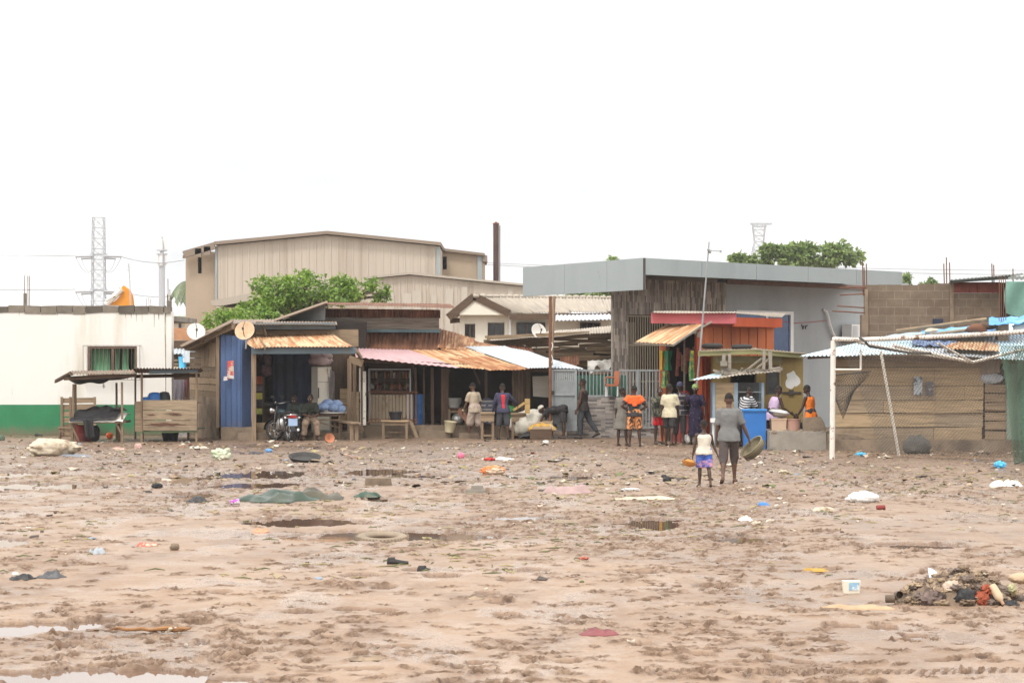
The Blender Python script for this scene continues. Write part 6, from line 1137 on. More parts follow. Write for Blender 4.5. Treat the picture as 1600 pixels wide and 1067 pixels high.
m = MB(); m.corr(W(1484, 437, D+4), W(1600, 428, D+4), W(1580, 431, D-.5), W(1484, 440, D-.5), .12, .02, 2, .01, seed=4); m.beam(W(1485, 440, D-.4), W(1578, 434, D-.4), .06, .08); m.corr(W(1575, 431, D-.3), W(1660, 436, D-.3), W(1660, 440, D-1), W(1575, 436, D-1), .12, .02, 2, .01, seed=5); part('roof_sheet', m, mat('dark grey green tin', (.10, .11, .10), .6, .2, 2), t)
m = MB(); m.box((X(1563, D), D+.3, 0), (X(1680, D), D+.5, Z(441, D))); part('dark_wall', m, M['int_dark'], t)
m = MB(); m.slab([W(1570, 490, D-.1), W(1680, 492, D-.1), W(1680, 506, D-.1), W(1568, 503, D-.1)], (0, .2, 0)); part('blue_trim', m, M['int_dark'], t)
for xs in ((1348, 1350.5, 1354), (1475, 1479, 1484), (1550, 1553, 1583)):
    for i, x in enumerate(xs):
        m = MB(); h = {1348: 408, 1350.5: 418, 1354: 412, 1475: 412, 1479: 402, 1484: 410, 1550: 412, 1553: 414, 1583: 420}[x]; m.tube([W(x+(.5 if i else 1), 462, D+.05), W(x-.3, h, D+.05)], .017, 5); part('rebar', m, M['steel_rust'], t)
m = MB()
for k in range(4): m.tube([W(1561+k*3.6, 520, 59.55), W(1561.5+k*3.2, 432+2*(k % 3), 59.6)], .010, 5)
part('rebar_cage', m, M['steel_rust'], t)
for y0_, y1_, x0_ in ((450, 449, 1312), (461, 459, 1312), (478, 481, 1308), (486, 489, 1300)):
    m = MB(); m.tube([W(x0_, y0_, D-.02), W(1352, y1_, D-.02)], .02, 5); part('rebar', m, M['steel_rust'], t)
m = MB(); m.box((X(1457, D), D-.05, Z(508, D)), (X(1473, D), D-.01, Z(498, D))); part('patch', m, mat('blue black patch', (.03, .04, .07), .8), t)
m = MB(); m.sheet(lambda u, v: W(1572+100*u-3*math.sin(v*3), 440+(48+6*math.sin(u*7))*v, D-1-.1*math.sin(u*12+v*3)-.25*v), 22, 10, .02); solo('canvas', m, M['tarp_teal'], 'torn teal canvas hanging over the upper opening at the right edge', 'canvas', smooth=60)

# ---------------------------------------------------------------- goal
g0 = G(1300, 717); gd = V((.75, -.66, 0)).normalized(); gb = V((-gd.y, gd.x, 0)); gw = 7.32
g1 = g0+gd*gw; zb0, zb1 = 2.71, 3.02
t = thing('goal', 'old white football goal frame with rust stained post', 'goal', g0)
m = MB(); m.tube([g0-V((0, 0, .1)), g0+V((.03, 0, zb0))], .062, 12); part('post', m, M['white_paint'], t, 60); m = MB(); m.tube([g1-V((0, 0, .1)), g1+V((0, 0, zb1))], .062, 12); part('post', m, M['white_paint'], t, 60)
def bar(u): p = g0.lerp(g1, u); return V((p.x, p.y, zb0+(zb1-zb0)*u-.05*math.sin(u*3.14)))
m = MB(); m.tube([bar(u/10)+(V((.03, 0, .03)) if u == 0 else V((0, 0, 0))) for u in range(11)], .05, 12); part('crossbar', m, M['white_paint'], t, 60)
lp = W(1376, 548, 54.3); lq = G(1405, 711)
bk1 = W(1520, 566, 54.6)
for a, b, r in ((lp, lq-V((0, 0, .05)), .035), (W(1345, 546, 52.6), W(1345, 577.5, 52.6), .024), (W(1345.5, 577.5, 52.6), W(1305, 577.5, 52.7), .024), (W(1396, 540, 52.3), bk1, .04), (bk1, W(1640, 536, 51.5), .035), (bk1, W(1465, 536, 51.6), .028), (W(1340, 535, 52.3), W(1440, 553, 54.4), .03), (W(1440, 553, 54.4), bk1, .028)):
    m = MB(); m.tube([a, b], r, 8); part('stay', m, M['white_tube'], t, 60)
def nsurf(u, v):   # u along the bar, v from bar to ground behind
    top = bar(u*.98+.01); bot = g0.lerp(g1, u)+gb*(2.0+.2*math.sin(u*5)); bot.z = .05; bot = V((min(bot.x, X(1700, bot.y)), min(bot.y, 57.2), bot.z))
    w = v**.8; p = top.lerp(bot, w); p.z = top.z*(1-v)+.05*v
    return p-V((0, 0, .14*math.sin(v*3.14)*(.6+.5*math.sin(u*23))))+gb*(.12*math.sin(u*17+v*3)*v*(1-v)*2)
def net(m, S, n, shear, r, seg=26, u0=0, u1=1, v0=0, v1=1, keep=None):
    for sg in (-1, 1):
        for k in range(-int(n*shear)-1, int(n*(1+shear))+1):
            run = []
            for i in range(seg+1):
                v = v0+(v1-v0)*i/seg; u = k/n+(sg*shear*(i/seg) if sg > 0 else shear-shear*(i/seg))-(shear*.5)
                ok = u0 <= u <= u1 and (keep is None or keep(u, v))
                if ok: run.append(S(u, v))
                if (not ok or i == seg) and run:
                    if len(run) > 1: m.tube(run, r, 3, False)
                    run = []
m = MB(); net(m, nsurf, 84, .42, .0052, 30, 0, .72); solo('goal_net', m, M['net_white'], 'pale diamond mesh net draped from the crossbar to the ground', 'net')
def dsurf(u, v): return W(1303+58*u*(1-.55*v)+2*math.sin(v*7), 586+70*v*(.5+.5*(1-abs(2*u-1)))+6*u*(1-v)*-1, 52.9+.25*math.sin(u*6+v*4)+.2*v)
m = MB(); net(m, dsurf, 13, .8, .006, 16); m.tube([dsurf(u/8, 0) for u in range(9)], .015, 4); solo('torn_net', m, M['net_dark'], 'dark torn piece of net bunched beside the left goal post', 'net')
m = MB(); rg = random.Random(9)
def wrap(u0_, u1_, n, r):
    q = []
    for i in range(n*10+1):
        f = i/(n*10); p = bar(u0_+(u1_-u0_)*f); a = f*n*2*math.pi; q.append(p+V((0, 0, .06*math.cos(a)))+gb*.06*math.sin(a))
    m.tube(q, r, 4)
wrap(.01, .12, 11, .0042); wrap(.17, .34, 15, .0042); wrap(.36, .66, 28, .0042); solo('net_lacing', m, M['net_white'], 'dark lacing cord wound round the goal crossbar', 'cord')
m = MB(); q = [bar(.12)+V((0, -.08, -.05)), W(1358, 541, 52.2), W(1420, 551, 52.0), W(1455, 552, 52.2)]; m.tube([bar(.1)+V((0, -.07, .05))]+q, .03, 6); solo('rope', m, M['net_dark'], 'thick dark rope sagging below the crossbar', 'rope')
def gsurf(u, v): return W(1562+70*u+8*math.sin(v*2.6+u)*(1-u)+18*v*v*(1-u), 540+(186-10*u)*v, 50.2-.25*math.sin(u*14+v*2)+.3*math.sin(v*5)*u)
m = MB(); net(m, gsurf, 30, .9, .0055, 40); net(m, lambda u, v: gsurf(u, v)+V((.02, .12, 0)), 26, .5, .0055, 30, .3, 1); solo('green_net', m, M['net_green'], 'green net hanging in folds from the crossbar at the right edge', 'net')
m = MB(); c = V((X(1432, 55.8), 55.8, .16)); m.ico(c, .36, .28, .30, 20, 12, .45, 4, 3, 0, -.16); solo('net_heap', m, M['net_dark'], 'heap of dark netting on the ground under the shack posters', 'net', smooth=60)
# ---------------------------------------------------------------- people: one continuous skinned body each, clothes and hair as children
def remesh(mb, voxel, sm=4, fold=0, seed=0):
    me = bpy.data.meshes.new('tmp'); me.from_pydata(mb.v, [], mb.f); o = bpy.data.objects.new('tmp', me); C.objects.link(o)
    r = o.modifiers.new('r', 'REMESH'); r.mode = 'VOXEL'; r.voxel_size = voxel
    if sm: s = o.modifiers.new('s', 'SMOOTH'); s.iterations = sm; s.factor = .5
    dg = bpy.context.evaluated_depsgraph_get(); dg.update(); out = bpy.data.meshes.new_from_object(o.evaluated_get(dg))
    bpy.data.objects.remove(o); bpy.data.meshes.remove(me)
    if fold:
        n = len(out.vertices); co = np.empty(n*3); nr = np.empty(n*3); out.vertices.foreach_get('co', co); out.vertices.foreach_get('normal', nr)
        co = co.reshape(-1, 3); nr = nr.reshape(-1, 3); f = fbm(co[:, 0]*16+co[:, 1]*16+seed, co[:, 2]*9+co[:, 0]*4, seed, 3)-.5
        co += nr*(f*fold*2)[:, None]; out.vertices.foreach_set('co', co.ravel())
    out.polygons.foreach_set('use_smooth', [True]*len(out.polygons)); out.update(); return out
SKIN = [mat('dark brown skin %d' % i, c, .5, .12, 4, bmp=0, spec=.4) for i, c in enumerate(((.085, .043, .028), (.062, .032, .022), (.115, .060, .040)))]
HAIR = mat('short black hair', (.022, .017, .015), .9, .3, 40, bmp=.6)
def person(label, loc, H, yaw, arms, legs, lean=4, wear=(), skin=0, head=(0, 0), hs=1.07, roll=0, vox=.0095, hair=1, wide=1.0, sit=None, foot=None):
    """arms/legs: [left, right], each (f1,o1,f2,o2): forward and outward angle of the upper and lower limb"""
    k = H/1.75; loc = V(loc); t = thing('person', label, 'person', loc); seed = int(abs(loc.x*7+loc.y))
    Mz = Matrix.Rotation(R(yaw), 3, 'Z')
    def dr(f, o, s): return V((s*math.sin(R(o)), math.sin(R(f))*math.cos(R(o)), -math.cos(R(f))*math.cos(R(o))))
    sp = V((math.sin(R(roll)), math.sin(R(lean))*math.cos(R(roll)), math.cos(R(lean))*math.cos(R(roll)))); rt = V((1, 0, 0)); rt = (rt-sp*rt.dot(sp)).normalized(); fw = sp.cross(rt)
    hip = {}; kn = {}; an = {}
    for s, L in ((-1, legs[0]), (1, legs[1])):
        hip[s] = V((s*.088*k*wide, 0, 0)); kn[s] = hip[s]+dr(L[0], L[1], s)*.43*k; an[s] = kn[s]+dr(L[2], L[3], s)*.41*k
    hz = sit if sit else -min(an[-1].z, an[1].z)+.075*k
    base = V((0, 0, hz)); sh = {}; el = {}; wr = {}; hd = {}
    spine = base+sp*.49*k
    for s, A in ((-1, arms[0]), (1, arms[1])):
        sh[s] = base+sp*.455*k+rt*s*.178*k*wide; el[s] = sh[s]+dr(A[0], A[1], s)*.29*k; wr[s] = el[s]+dr(A[2], A[3], s)*.25*k; hd[s] = dr(A[2], A[3]-4, s)
    for d in (hip, kn, an):
        for s in d: d[s] = d[s]+base
    def Wd(p): return Mz @ p+loc
    def tb(m, pts, r, n=10, right=None, ry=None): m.tube([Wd(p) for p in pts], r, n, True, (Mz @ right) if right else None, ry)
    tz = [-.085, -.02, .06, .16, .29, .40, .47, .525]; trx = [.105, .155, .155, .128, .152, .163, .128, .058]; try_ = [.075, .108, .105, .088, .105, .108, .078, .052]
    def torso(m, add, lo=0, hi=8, lo_ext=None, fl=0):
        pts = [base+sp*z*k for z in tz[lo:hi]]; rx = [(r*wide+add)*k for r in trx[lo:hi]]; ry = [(r*(.5+.5*wide)+add)*k for r in try_[lo:hi]]
        if lo_ext: pts = [base-V((0, 0, lo_ext))*k]+pts; rx = [(trx[1]*wide+add+fl+.028)*k]+rx; ry = [(try_[1]*wide+add+fl+.02)*k]+ry; rx[1] += .034*k; ry[1] += .02*k; rx[2] += .022*k
        tb(m, pts, rx, 16, rt, ry)
    m = MB(); torso(m, 0)
    for s in (-1, 1):
        mid = hip[s].lerp(kn[s], .35); tb(m, [hip[s]+V((0, 0, .06*k)), mid, kn[s].lerp(mid, .25), kn[s]], [.088*k*wide, .078*k, .056*k, .052*k])
        cm = kn[s].lerp(an[s], .32)-V((0, .012*k, 0)); tb(m, [kn[s], cm, an[s].lerp(kn[s], .2), an[s]], [.051*k, .054*k, .034*k, .034*k]); m.ico(Wd(kn[s]), .053*k)
        fp = foot[0 if s < 0 else 1] if foot else 0; fd = V((s*.18, math.cos(R(fp)), math.sin(R(fp)))).normalized(); he = an[s]+V((0, 0, -.035*k))-fd*.045*k
        tb(m, [he, he+fd*.09*k+V((0, 0, .012*k)), he+fd*.18*k-V((0, 0, .006*k)), he+fd*.235*k-V((0, 0, .012*k))], [.033*k, .037*k, .042*k, .026*k], 10, rt, [.04*k, .042*k, .026*k, .018*k])
        tb(m, [sh[s]-rt*s*.03*k, sh[s], sh[s].lerp(el[s], .4), el[s]], [.06*k, .058*k, .047*k, .038*k]); m.ico(Wd(el[s]), .038*k); tb(m, [el[s], el[s].lerp(wr[s], .3), wr[s]], [.038*k, .040*k, .026*k])
        d = hd[s]; inn = V((-s, 0, 0)); inn = (inn-d*inn.dot(d)).normalized(); ac = d.cross(inn).normalized()*s   # across the palm, thumb side forward
        pc = wr[s]+d*.05*k; tb(m, [wr[s]-d*.01*k, pc, wr[s]+d*.095*k], [.022*k, .036*k, .036*k], 10, ac, [.02*k, .017*k, .015*k])
        for i, (off, ln) in enumerate(((-.028, .062), (-.010, .080), (.010, .086), (.028, .074))):
            b = wr[s]+d*.085*k+ac*off*-1*k; k1 = b+(d+inn*.25).normalized()*ln*.5*k; tb(m, [b, k1, k1+(d+inn*.9).normalized()*ln*.5*k], [.0105*k, .0098*k, .0085*k], 7)
        b = wr[s]+d*.03*k+ac*.03*k; tb(m, [b, b+(d*.7+ac*.6+inn*.2).normalized()*.035*k, b+(d*.9+ac*.45+inn*.5).normalized()*.068*k], [.013*k, .012*k, .010*k], 7)
    nb = base+sp*.50*k; nd = (sp+V((0, math.sin(R(head[1]))*.6, 0))+V((0, 0, .35))).normalized(); hr = k*hs
    hc = nb+nd*(.066*k+.118*hr); Hm = Matrix.Rotation(R(head[0]), 3, 'Z') @ Matrix.Rotation(-R(head[1]+lean*.35), 3, 'X')
    def hp(x, y, z): return Wd(hc+Hm @ V((x, y, z))*hr)
    tb(m, [nb-sp*.03*k, nb.lerp(hc, .5), hc-V((0, 0, .03*hr))], [.058*k, .05*k, .052*k], 12)
    def hel(m, c, r, nu=14, nv=10, flat=None):
        n0 = len(m.v); m.ico((0, 0, 0), r[0], r[1], r[2], nu, nv, flat=flat)
        for i in range(n0, len(m.v)): q = m.v[i]; m.v[i] = tuple(hp(q[0]+c[0], q[1]+c[1], q[2]+c[2]))
    hel(m, (0, 0, .015), (.076, .096, .105)); hel(m, (0, .022, -.055), (.058, .068, .062)); hel(m, (0, .102, -.018), (.015, .02, .024)); hel(m, (0, .088, -.058), (.026, .016, .012)); hel(m, (0, .085, .022), (.055, .016, .010))
    for s in (-1, 1): hel(m, (s*.08, -.005, -.01), (.012, .02, .033), 8, 6)
    me = remesh(m, vox, 2); me.materials.append(SKIN[skin]); me.transform(Matrix.Translation(-loc)); me.name = 'body'
    o = bpy.data.objects.new('body', me); C.objects.link(o); o.parent = t; WORLD[o.name] = loc
    m = MB()
    for s in (-1, 1): hel(m, (s*.031, .088, .001), (.012, .009, .008), 8, 6)
    part('eyes', m, M['white_plastic'], t, 60)
    if hair:
        m = MB(); hel(m, (0, -.010, .022), (.0795, .096, .1045*(1+.25*(hair-1))), 18, 12, -.02); part('hair', m, HAIR, t, 60)
    def cloth(name, m, mt, v=.014, fold=.012, lab=None):
        me = remesh(m, v, 3, fold, seed); me.transform(Matrix.Translation(-loc)); me.materials.append(mt); o = bpy.data.objects.new(name, me); C.objects.link(o); o.parent = t; WORLD[o.name] = loc
        if lab: o['label'] = lab
    def limb(m, a, b, c, f, r0, r1, r2):
        m.ico(Wd(a), r0*.98)   # sleeve or leg down to fraction f (1 = elbow/knee, 2 = wrist/ankle)
        if f <= 1: e = a.lerp(b, f); tb(m, [a, a.lerp(e, .5), e], [r0, (r0+r1)/2, r1], 12)
        else: e = b.lerp(c, f-1); tb(m, [a, a.lerp(b, .5), b, b.lerp(e, .5), e], [r0, (r0+r1)/2, r1, (r1+r2)/2, r2], 12); m.ico(Wd(b), r1)
    for w in wear:
        kind, mt = w[0], w[1]; m = MB()
        if kind == 'top':
            _, _, slv, hem, loose = w; torso(m, .016+loose, 1, 8 if slv > 0 else 7, hem, .01+.16*max(0, hem-.06))
            for s in (-1, 1):
                if slv > 0: limb(m, sh[s]-rt*s*.02*k, el[s], wr[s], slv, (.072+loose)*k, (.062+loose if slv < 1.1 else .05+loose*.5)*k, .038*k)
                else: tb(m, [base+sp*.40*k+rt*s*.095*k, nb+rt*s*.075*k-sp*.012*k], [.05*k, .033*k], 8)
            cloth({0: 'vest'}.get(slv, 'shirt'), m, mt, fold=.010+loose*.3)
        elif kind == 'bottom':
            _, _, f, loose = w; torso(m, .018+loose*.4, 0, 4)
            for s in (-1, 1): limb(m, hip[s]+V((0, 0, .05*k)), kn[s], an[s], f, (.10+loose*.6)*k*wide, (.075+loose)*k, (.05+loose)*k)
            cloth('trousers' if f > 1.3 else 'shorts', m, mt, fold=.012+loose*.2)
        elif kind == 'dress':
            _, _, slv, L, fl = w; torso(m, .02, 2, 8); tb(m, [base+sp*.10*k, base-V((0, 0, .02*k)), base-V((0, 0, L*.5*k))+V((0, .01, 0)), base-V((0, 0, L*k))], [.15*k*wide, .185*k*wide, (.20+fl*.5)*k, (.20+fl)*k], 18, rt, [.12*k, .15*k, (.16+fl*.5)*k, (.17+fl)*k])
            for s in (-1, 1):
                if slv > 0: limb(m, sh[s]-rt*s*.02*k, el[s], wr[s], slv, .075*k, .066*k, .05*k)
            cloth('dress', m, mt, fold=.02)
        elif kind == 'cape':
            torso(m, .045, 4, 8); 
            for s in (-1, 1): limb(m, sh[s]-rt*s*.02*k, el[s], wr[s], .5, .095*k, .09*k, .05*k)
            tb(m, [spine-fw*.09*k, base+sp*.22*k-fw*.13*k], [.15*k, .06*k], 12, rt, [.05*k, .03*k]); cloth('cape', m, mt, fold=.015)
        elif kind == 'panel':
            pts = [base+sp*z*k-fw*(try_[min(7, i+1)]+.022)*k for i, z in enumerate((-.02, .06, .16, .29, .40, .455))]; tb(m, pts, [.04*k, .05*k, .05*k, .06*k, .07*k, .06*k], 10, rt, [.012*k]*6); cloth('back_panel', m, mt, .008)
        elif kind == 'belt':
            tb(m, [base+sp*.03*k, base+sp*.11*k], [.178*k*wide, .172*k*wide], 16, rt, [.13*k, .125*k]); cloth('waist_wrap', m, mt)
        elif kind == 'scarf':
            hel(m, (0, -.015, .035), (.098, .108, .098), 16, 12, -.03); hel(m, (0, -.09, .03), (.055, .05, .05)); cloth('headscarf', m, mt, .01, .012)
        elif kind == 'beanie':
            hel(m, (0, -.01, .045), (.092, .104, .115), 16, 12, -.03); cloth('hat', m, mt, .01, .004)
        elif kind == 'cap':
            hel(m, (0, -.008, .045), (.088, .102, .085), 16, 12, -.02); hel(m, (0, .12, .03), (.06, .06, .008)); cloth('cap', m, mt, .008, .003)
        elif kind == 'band':
            s = w[2]; p = wr[s]; tb(m, [p-hd[s]*.0*k, p-hd[s]*.04*k], [.036*k, .037*k], 10); part('wristband', m, mt, t, 60)
        elif kind == 'shoes':
            for s in (-1, 1):
                fp = foot[0 if s < 0 else 1] if foot else 0; fd = V((s*.18, math.cos(R(fp)), math.sin(R(fp)))).normalized(); he = an[s]+V((0, 0, -.04*k))-fd*.055*k
                q = MB(); tb(q, [he, he+fd*.1*k, he+fd*.19*k, he+fd*.26*k-V((0, 0, .008*k))], [.042*k, .044*k, .05*k, .03*k], 10, rt, [.042*k, .04*k, .03*k, .02*k]); part('shoe', q, mt, t, 60)
    return {'t': t, 'wr': {s: Wd(wr[s]+hd[s]*.09*k) for s in wr}, 'hc': Wd(hc), 'k': k}
def cl(name, c, **kw): return mat('cloth '+name, c, .85, kw.pop('var', .12), kw.pop('scale', 6), bmp=.25, bs=40, **kw)
def gp(x, y, D=None): D = D or GD(y); return V((X(x, D), D, gz(X(x, D), D) if D < 62 else 0))
beige = cl('beige', (.40, .33, .25)); beige2 = cl('dusty beige', (.40, .32, .27)); navy = cl('navy', (.045, .045, .085)); red = cl('red', (.48, .025, .035)); dark = cl('charcoal', (.035, .033, .034)); slate = cl('slate', (.05, .052, .062))
dip, nt, N_, L_, b_ = newmat('cloth blue dipped in pink'); tc_ = N_.new('ShaderNodeTexCoord'); sx = N_.new('ShaderNodeSeparateXYZ'); L_.new(tc_.outputs['Object'], sx.inputs[0])
ad = N_.new('ShaderNodeMath'); L_.new(sx.outputs['Z'], ad.inputs[0]); L_.new(noi(nt, tc_.outputs['Object'], 9, 3), ad.inputs[1]); rp = N_.new('ShaderNodeMath'); rp.operation = 'SUBTRACT'; L_.new(ad.outputs[0], rp.inputs[0]); rp.inputs[1].default_value = .5
L_.new(ramp(nt, rp.outputs[0], .36, .50, (.62, .30, .38), (.05, .12, .45)), b_.inputs['Base Color']); b_.inputs['Roughness'].default_value = .85
# the two in the middle of the square
pm = person('man in a grey T shirt and rolled brown trousers walking away across the mud', gp(1139, 755), 1.70, -6, ((4, 6, 16, 5), (3, 20, 14, 22)), ((-14, 2, -30, 1), (15, 1, 5, 1)), 4,
            (('top', cl('grey jersey', (.165, .165, .165)), .85, .10, .012), ('bottom', cl('brown drill', (.085, .068, .066)), 1.32, .012)), 2, (8, 10), vox=.0075, foot=(-22, 2))
person('small child in a white vest and blue pink shorts walking behind the man in grey', gp(1100, 761), 1.20, 4, ((2, 12, 6, 10), (16, 16, -16, 22)), ((6, 2, 0, 1), (-8, 4, -22, 3)), 3,
       (('top', cl('off white', (.60, .56, .48)), 0, .05, .02), ('bottom', dip, .95, .03)), 1, (0, 0), 1.22, vox=.0075, foot=(0, -14))
# group by the tiled wall and kiosk
D = 60.6
person('girl in a plain grey dress with her back to us left of the orange cape', gp(972, 697), 1.56, -28, ((6, 8, 4, 4), (18, 34, 60, -20)), ((0, 3, -2, 2), (2, 4, 0, 3)), 3, (('dress', cl('grey school', (.17, .155, .135)), .9, .42, .05),), 1, (-45, 0), 1.04)
person('child with an orange cape and orange flowered shorts, hands on hips', gp(991, 698), 1.62, 3, ((-22, 38, 30, -46), (-14, 36, 40, -50)), ((0, 4, -1, 2), (0, 6, -2, 4)), 2,
       (('top', dark, .7, .06, .01), ('cape', cl('hot orange', (.80, .13, .03), var=.08)), ('bottom', mat('cloth orange flowers', (.62, .26, .10), .85, .1, 6, bmp=.2, col2=(.04, .025, .02), fac=(.50, .54), s2=14), .98, .025), ('belt', slate)), 1, (10, 0), 1.03)
person('boy in a camouflage shirt and bright red shorts facing the group', gp(1030, 695), 1.55, 205, ((10, 6, 30, -10), (4, 8, 20, 0)), ((0, 2, 0, 1), (0, 3, -2, 2)), 3,
       (('top', mat('cloth camouflage', (.085, .09, .06), .85, .2, 6, bmp=.2, col2=(.03, .03, .025), fac=(.48, .54), s2=9, col3=(.20, .19, .14), fac3=(.56, .6), s3=8), 1.9, .08, .015), ('bottom', cl('scarlet', (.62, .02, .03)), .8, .02)), 1, (-15, 0), 1.04)
person('boy in a cream T shirt and black shorts seen from behind in the group', gp(1046, 697), 1.65, -25, ((-4, 7, 6, 2), (10, 8, 28, -6)), ((4, 3, 0, 1), (-10, 3, -14, 2)), 3, (('top', cl('cream print', (.55, .50, .36), col2=(.40, .36, .26), fac=(.56, .62), s2=8), .8, .12, .015), ('bottom', dark, .92, .02)), 1, (-10, 0), 1.03, hair=1.3)
person('person in a navy knitted hat and dark striped top behind the boy in cream', gp(1062, 694), 1.66, -12, ((6, 6, 14, 2), (18, 10, 40, 0)), ((4, 3, 0, 1), (-8, 3, -14, 2)), 3, (('top', brick('cloth navy stripe', (.018, .018, .03), (.022, .02, .035), (.28, .25, .26), 9, .13, .014, (R(90), 0, 0)), 1.9, .1, .012), ('bottom', dark, 1.5, .015), ('beanie', navy)), 1, (0, 0))
person('woman in a dark blue printed dress and green headscarf with her hand at her mouth', gp(1087, 0, 61.7), 1.62, 165, ((8, 12, 20, 6), (42, 16, 150, -14)), ((0, 3, 0, 1), (0, 3, 0, 1)), 4,
       (('dress', mat('cloth navy print', (.022, .016, .045), .85, .2, 6, bmp=.2, col2=(.20, .16, .20), fac=(.60, .64), s2=16), .9, .66, .03), ('scarf', cl('lime scarf', (.23, .33, .12)))), 1, (10, 5), wide=1.18, hair=0)
person('person in a black and white striped shirt stooping at the cabinet', gp(1160, 0, 59.7), 1.62, -48, ((30, 10, 60, 0), (30, 10, 60, 0)), ((0, 3, 0, 1), (0, 3, 0, 1)), 24, (('top', brick('cloth bold stripe', (.7, .7, .7), (.7, .7, .7), (.02, .02, .03), 9, .055, .019, (R(90), R(90), R(20))), .9, .1, .02), ('bottom', dark, 1.8, .02)), 1, (0, 20))
person('woman in a sleeveless lilac top working over the silver basin', gp(1206, 0, 60.0), 1.64, -66, ((24, 8, 42, 2), (14, 14, 62, 0)), ((0, 3, 0, 1), (0, 3, 0, 1)), 18, (('top', cl('lilac', (.56, .42, .60)), 0, .16, .018), ('bottom', cl('dark wine wrap', (.05, .02, .022)), 1.6, .05)), 1, (0, 14), wide=1.1)
person('child sitting low behind the buckets with only the dark head showing', gp(1243, 0, 59.9), 1.2, -20, ((30, 10, 60, 0), (30, 10, 60, 0)), ((85, 8, 0, 3), (85, 8, 0, 3)), 8, (('top', dark, .8, .05, .015),), 1, (0, 0), 1.2, sit=.30)
person('woman in a bright orange sleeveless top looking down to the left', gp(1267, 0, 59.8), 1.64, 52, ((16, 8, 36, 2), (-2, 10, 12, 4)), ((0, 3, 0, 1), (0, 3, 0, 1)), 8, (('top', cl('tangerine', (.80, .20, .025), var=.08), 0, .14, .012), ('bottom', dark, 1.8, .03)), 1, (20, 22))
# by the store
pb = person('man in a beige T shirt and loose knee shorts stepping onto a block', gp(742, 685), 1.64, 38, ((14, 10, 30, 6), (-8, 8, 4, 4)), ((14, 3, 6, 1), (-6, 3, -42, 2)), 9, (('top', beige, .8, .10, .012), ('bottom', beige2, 1.12, .045), ('band', M['cream_plastic'], -1)), 2, (10, 6), foot=(0, -36))
person('man in a navy top with a red back panel leaning over the work tables', gp(786, 687), 1.62, 8, ((10, 16, 18, 8), (40, 40, 52, 30)), ((4, 4, -2, 2), (-6, 4, -12, 3)), 12, (('top', navy, 1.9, .08, .012), ('panel', red), ('bottom', slate, 1.05, .02), ('shoes', dark)), 1, (14, 14))
person('person in black bending right over with a pale cap beside the gate', gp(880, 0, 65.95), 1.62, 78, ((38, 6, 22, 2), (30, 6, 14, 2)), ((-4, 6, -4, 3), (2, 8, 2, 4)), 96, (('top', mat('cloth black patched', (.022, .02, .022), .85, .2, 6, bmp=.2, col2=(.5, .48, .45), fac=(.64, .67), s2=5), .7, .06, .02), ('bottom', dark, .9, .03), ('cap', M['sack_white'])), 1, (0, 0), foot=(0, 0))
person('man in a dark sleeveless vest and jeans striding left past the gate', gp(912, 0, 66.0), 1.74, 72, ((6, 6, 22, 2), (-2, 8, 16, 3)), ((10, 3, -2, 1), (-20, 3, -36, 2)), 2, (('top', mat('cloth brown black', (.03, .024, .022), .8), 0, .10, .008), ('bottom', cl('dark denim', (.045, .050, .058)), 1.9, .012), ('shoes', dark)), 0, (0, 6), foot=(0, -24))
# seated in the left shop
zs = .5
person('seated man in a dark jacket looking down, left of the two on the bench', V((X(464, 65.0), 65.0, 0)), 1.66, 168, ((24, 8, 78, -18), (24, 8, 78, -18)), ((76, 8, 4, 2), (76, 8, 4, 2)), 22, (('top', cl('dark green jacket', (.035, .045, .04)), 1.9, .04, .02), ('bottom', dark, 1.9, .02), ('shoes', dark)), 1, (0, 30), sit=.56)
person('seated man in khaki trousers beside the motorcycle, right of the two on the bench', V((X(484, 64.9), 64.9, 0)), 1.66, 190, ((24, 8, 82, -26), (24, 8, 82, -26)), ((78, 10, 6, 6), (78, 10, -4, 8)), 16, (('top', cl('near black green', (.028, .032, .024)), .9, .04, .02), ('bottom', cl('khaki', (.26, .185, .135)), 1.85, .025), ('shoes', cl('sandal', (.10, .07, .06)))), 0, (-20, 18), sit=.56)
# things held
h = pm['wr'][1]; c = h+V((.05, -.02, -.10)); ax = V((-.75, -.25, .75)).normalized()
t = thing('basin', 'shallow ribbed tyre basin held in the right hand of the man in grey', 'basin', c)
rubb = mat('dusty olive rubber', (.23, .20, .13), .8, .2, 4, bmp=.3); m = MB(); m.lathe(c-ax*.13, [(.06, 0), (.17, .015), (.235, .08), (.25, .17), (.262, .175), (.262, .19), (.24, .19), (.22, .09), (.15, .04), (.001, .035)], 28, ax); part('body', m, rubb, t, 50)
m = MB()
for z in (.06, .09, .12, .15): m.torus(c-ax*.13+ax*z, .238+.1*(z-.06)*(z < .1), .008, ax, 28, 5)
part('ribs', m, mat('dark rubber rib', (.08, .07, .05), .8), t, 60)
kh = [o for o in bpy.data.objects if o.get('label', '').startswith('small child in a white vest')][0]
c = kh.location+V((-.29, -.05, .44)); t = thing('basket', 'small orange brown bowl swinging from the left hand of the small child', 'bowl', c)
m = MB(); m.lathe(c-V((0, 0, .06)), [(.05, 0), (.10, .02), (.135, .08), (.13, .085), (.09, .03), (.001, .02)], 18, (.25, .1, 1)); m.ico(c+V((.02, 0, .02)), .10, .08, .05, 10, 7, .4, 3, 2); part('body', m, mat('orange brown bowl', (.56, .24, .06), .5, .3, 6), t, 50)
m = MB(); m.tube([c+V((-.1, 0, .03)), c+V((.0, 0, .10)), c+V((.1, 0, .03))], .009, 6); part('handle', m, M['wood_dark'], t)
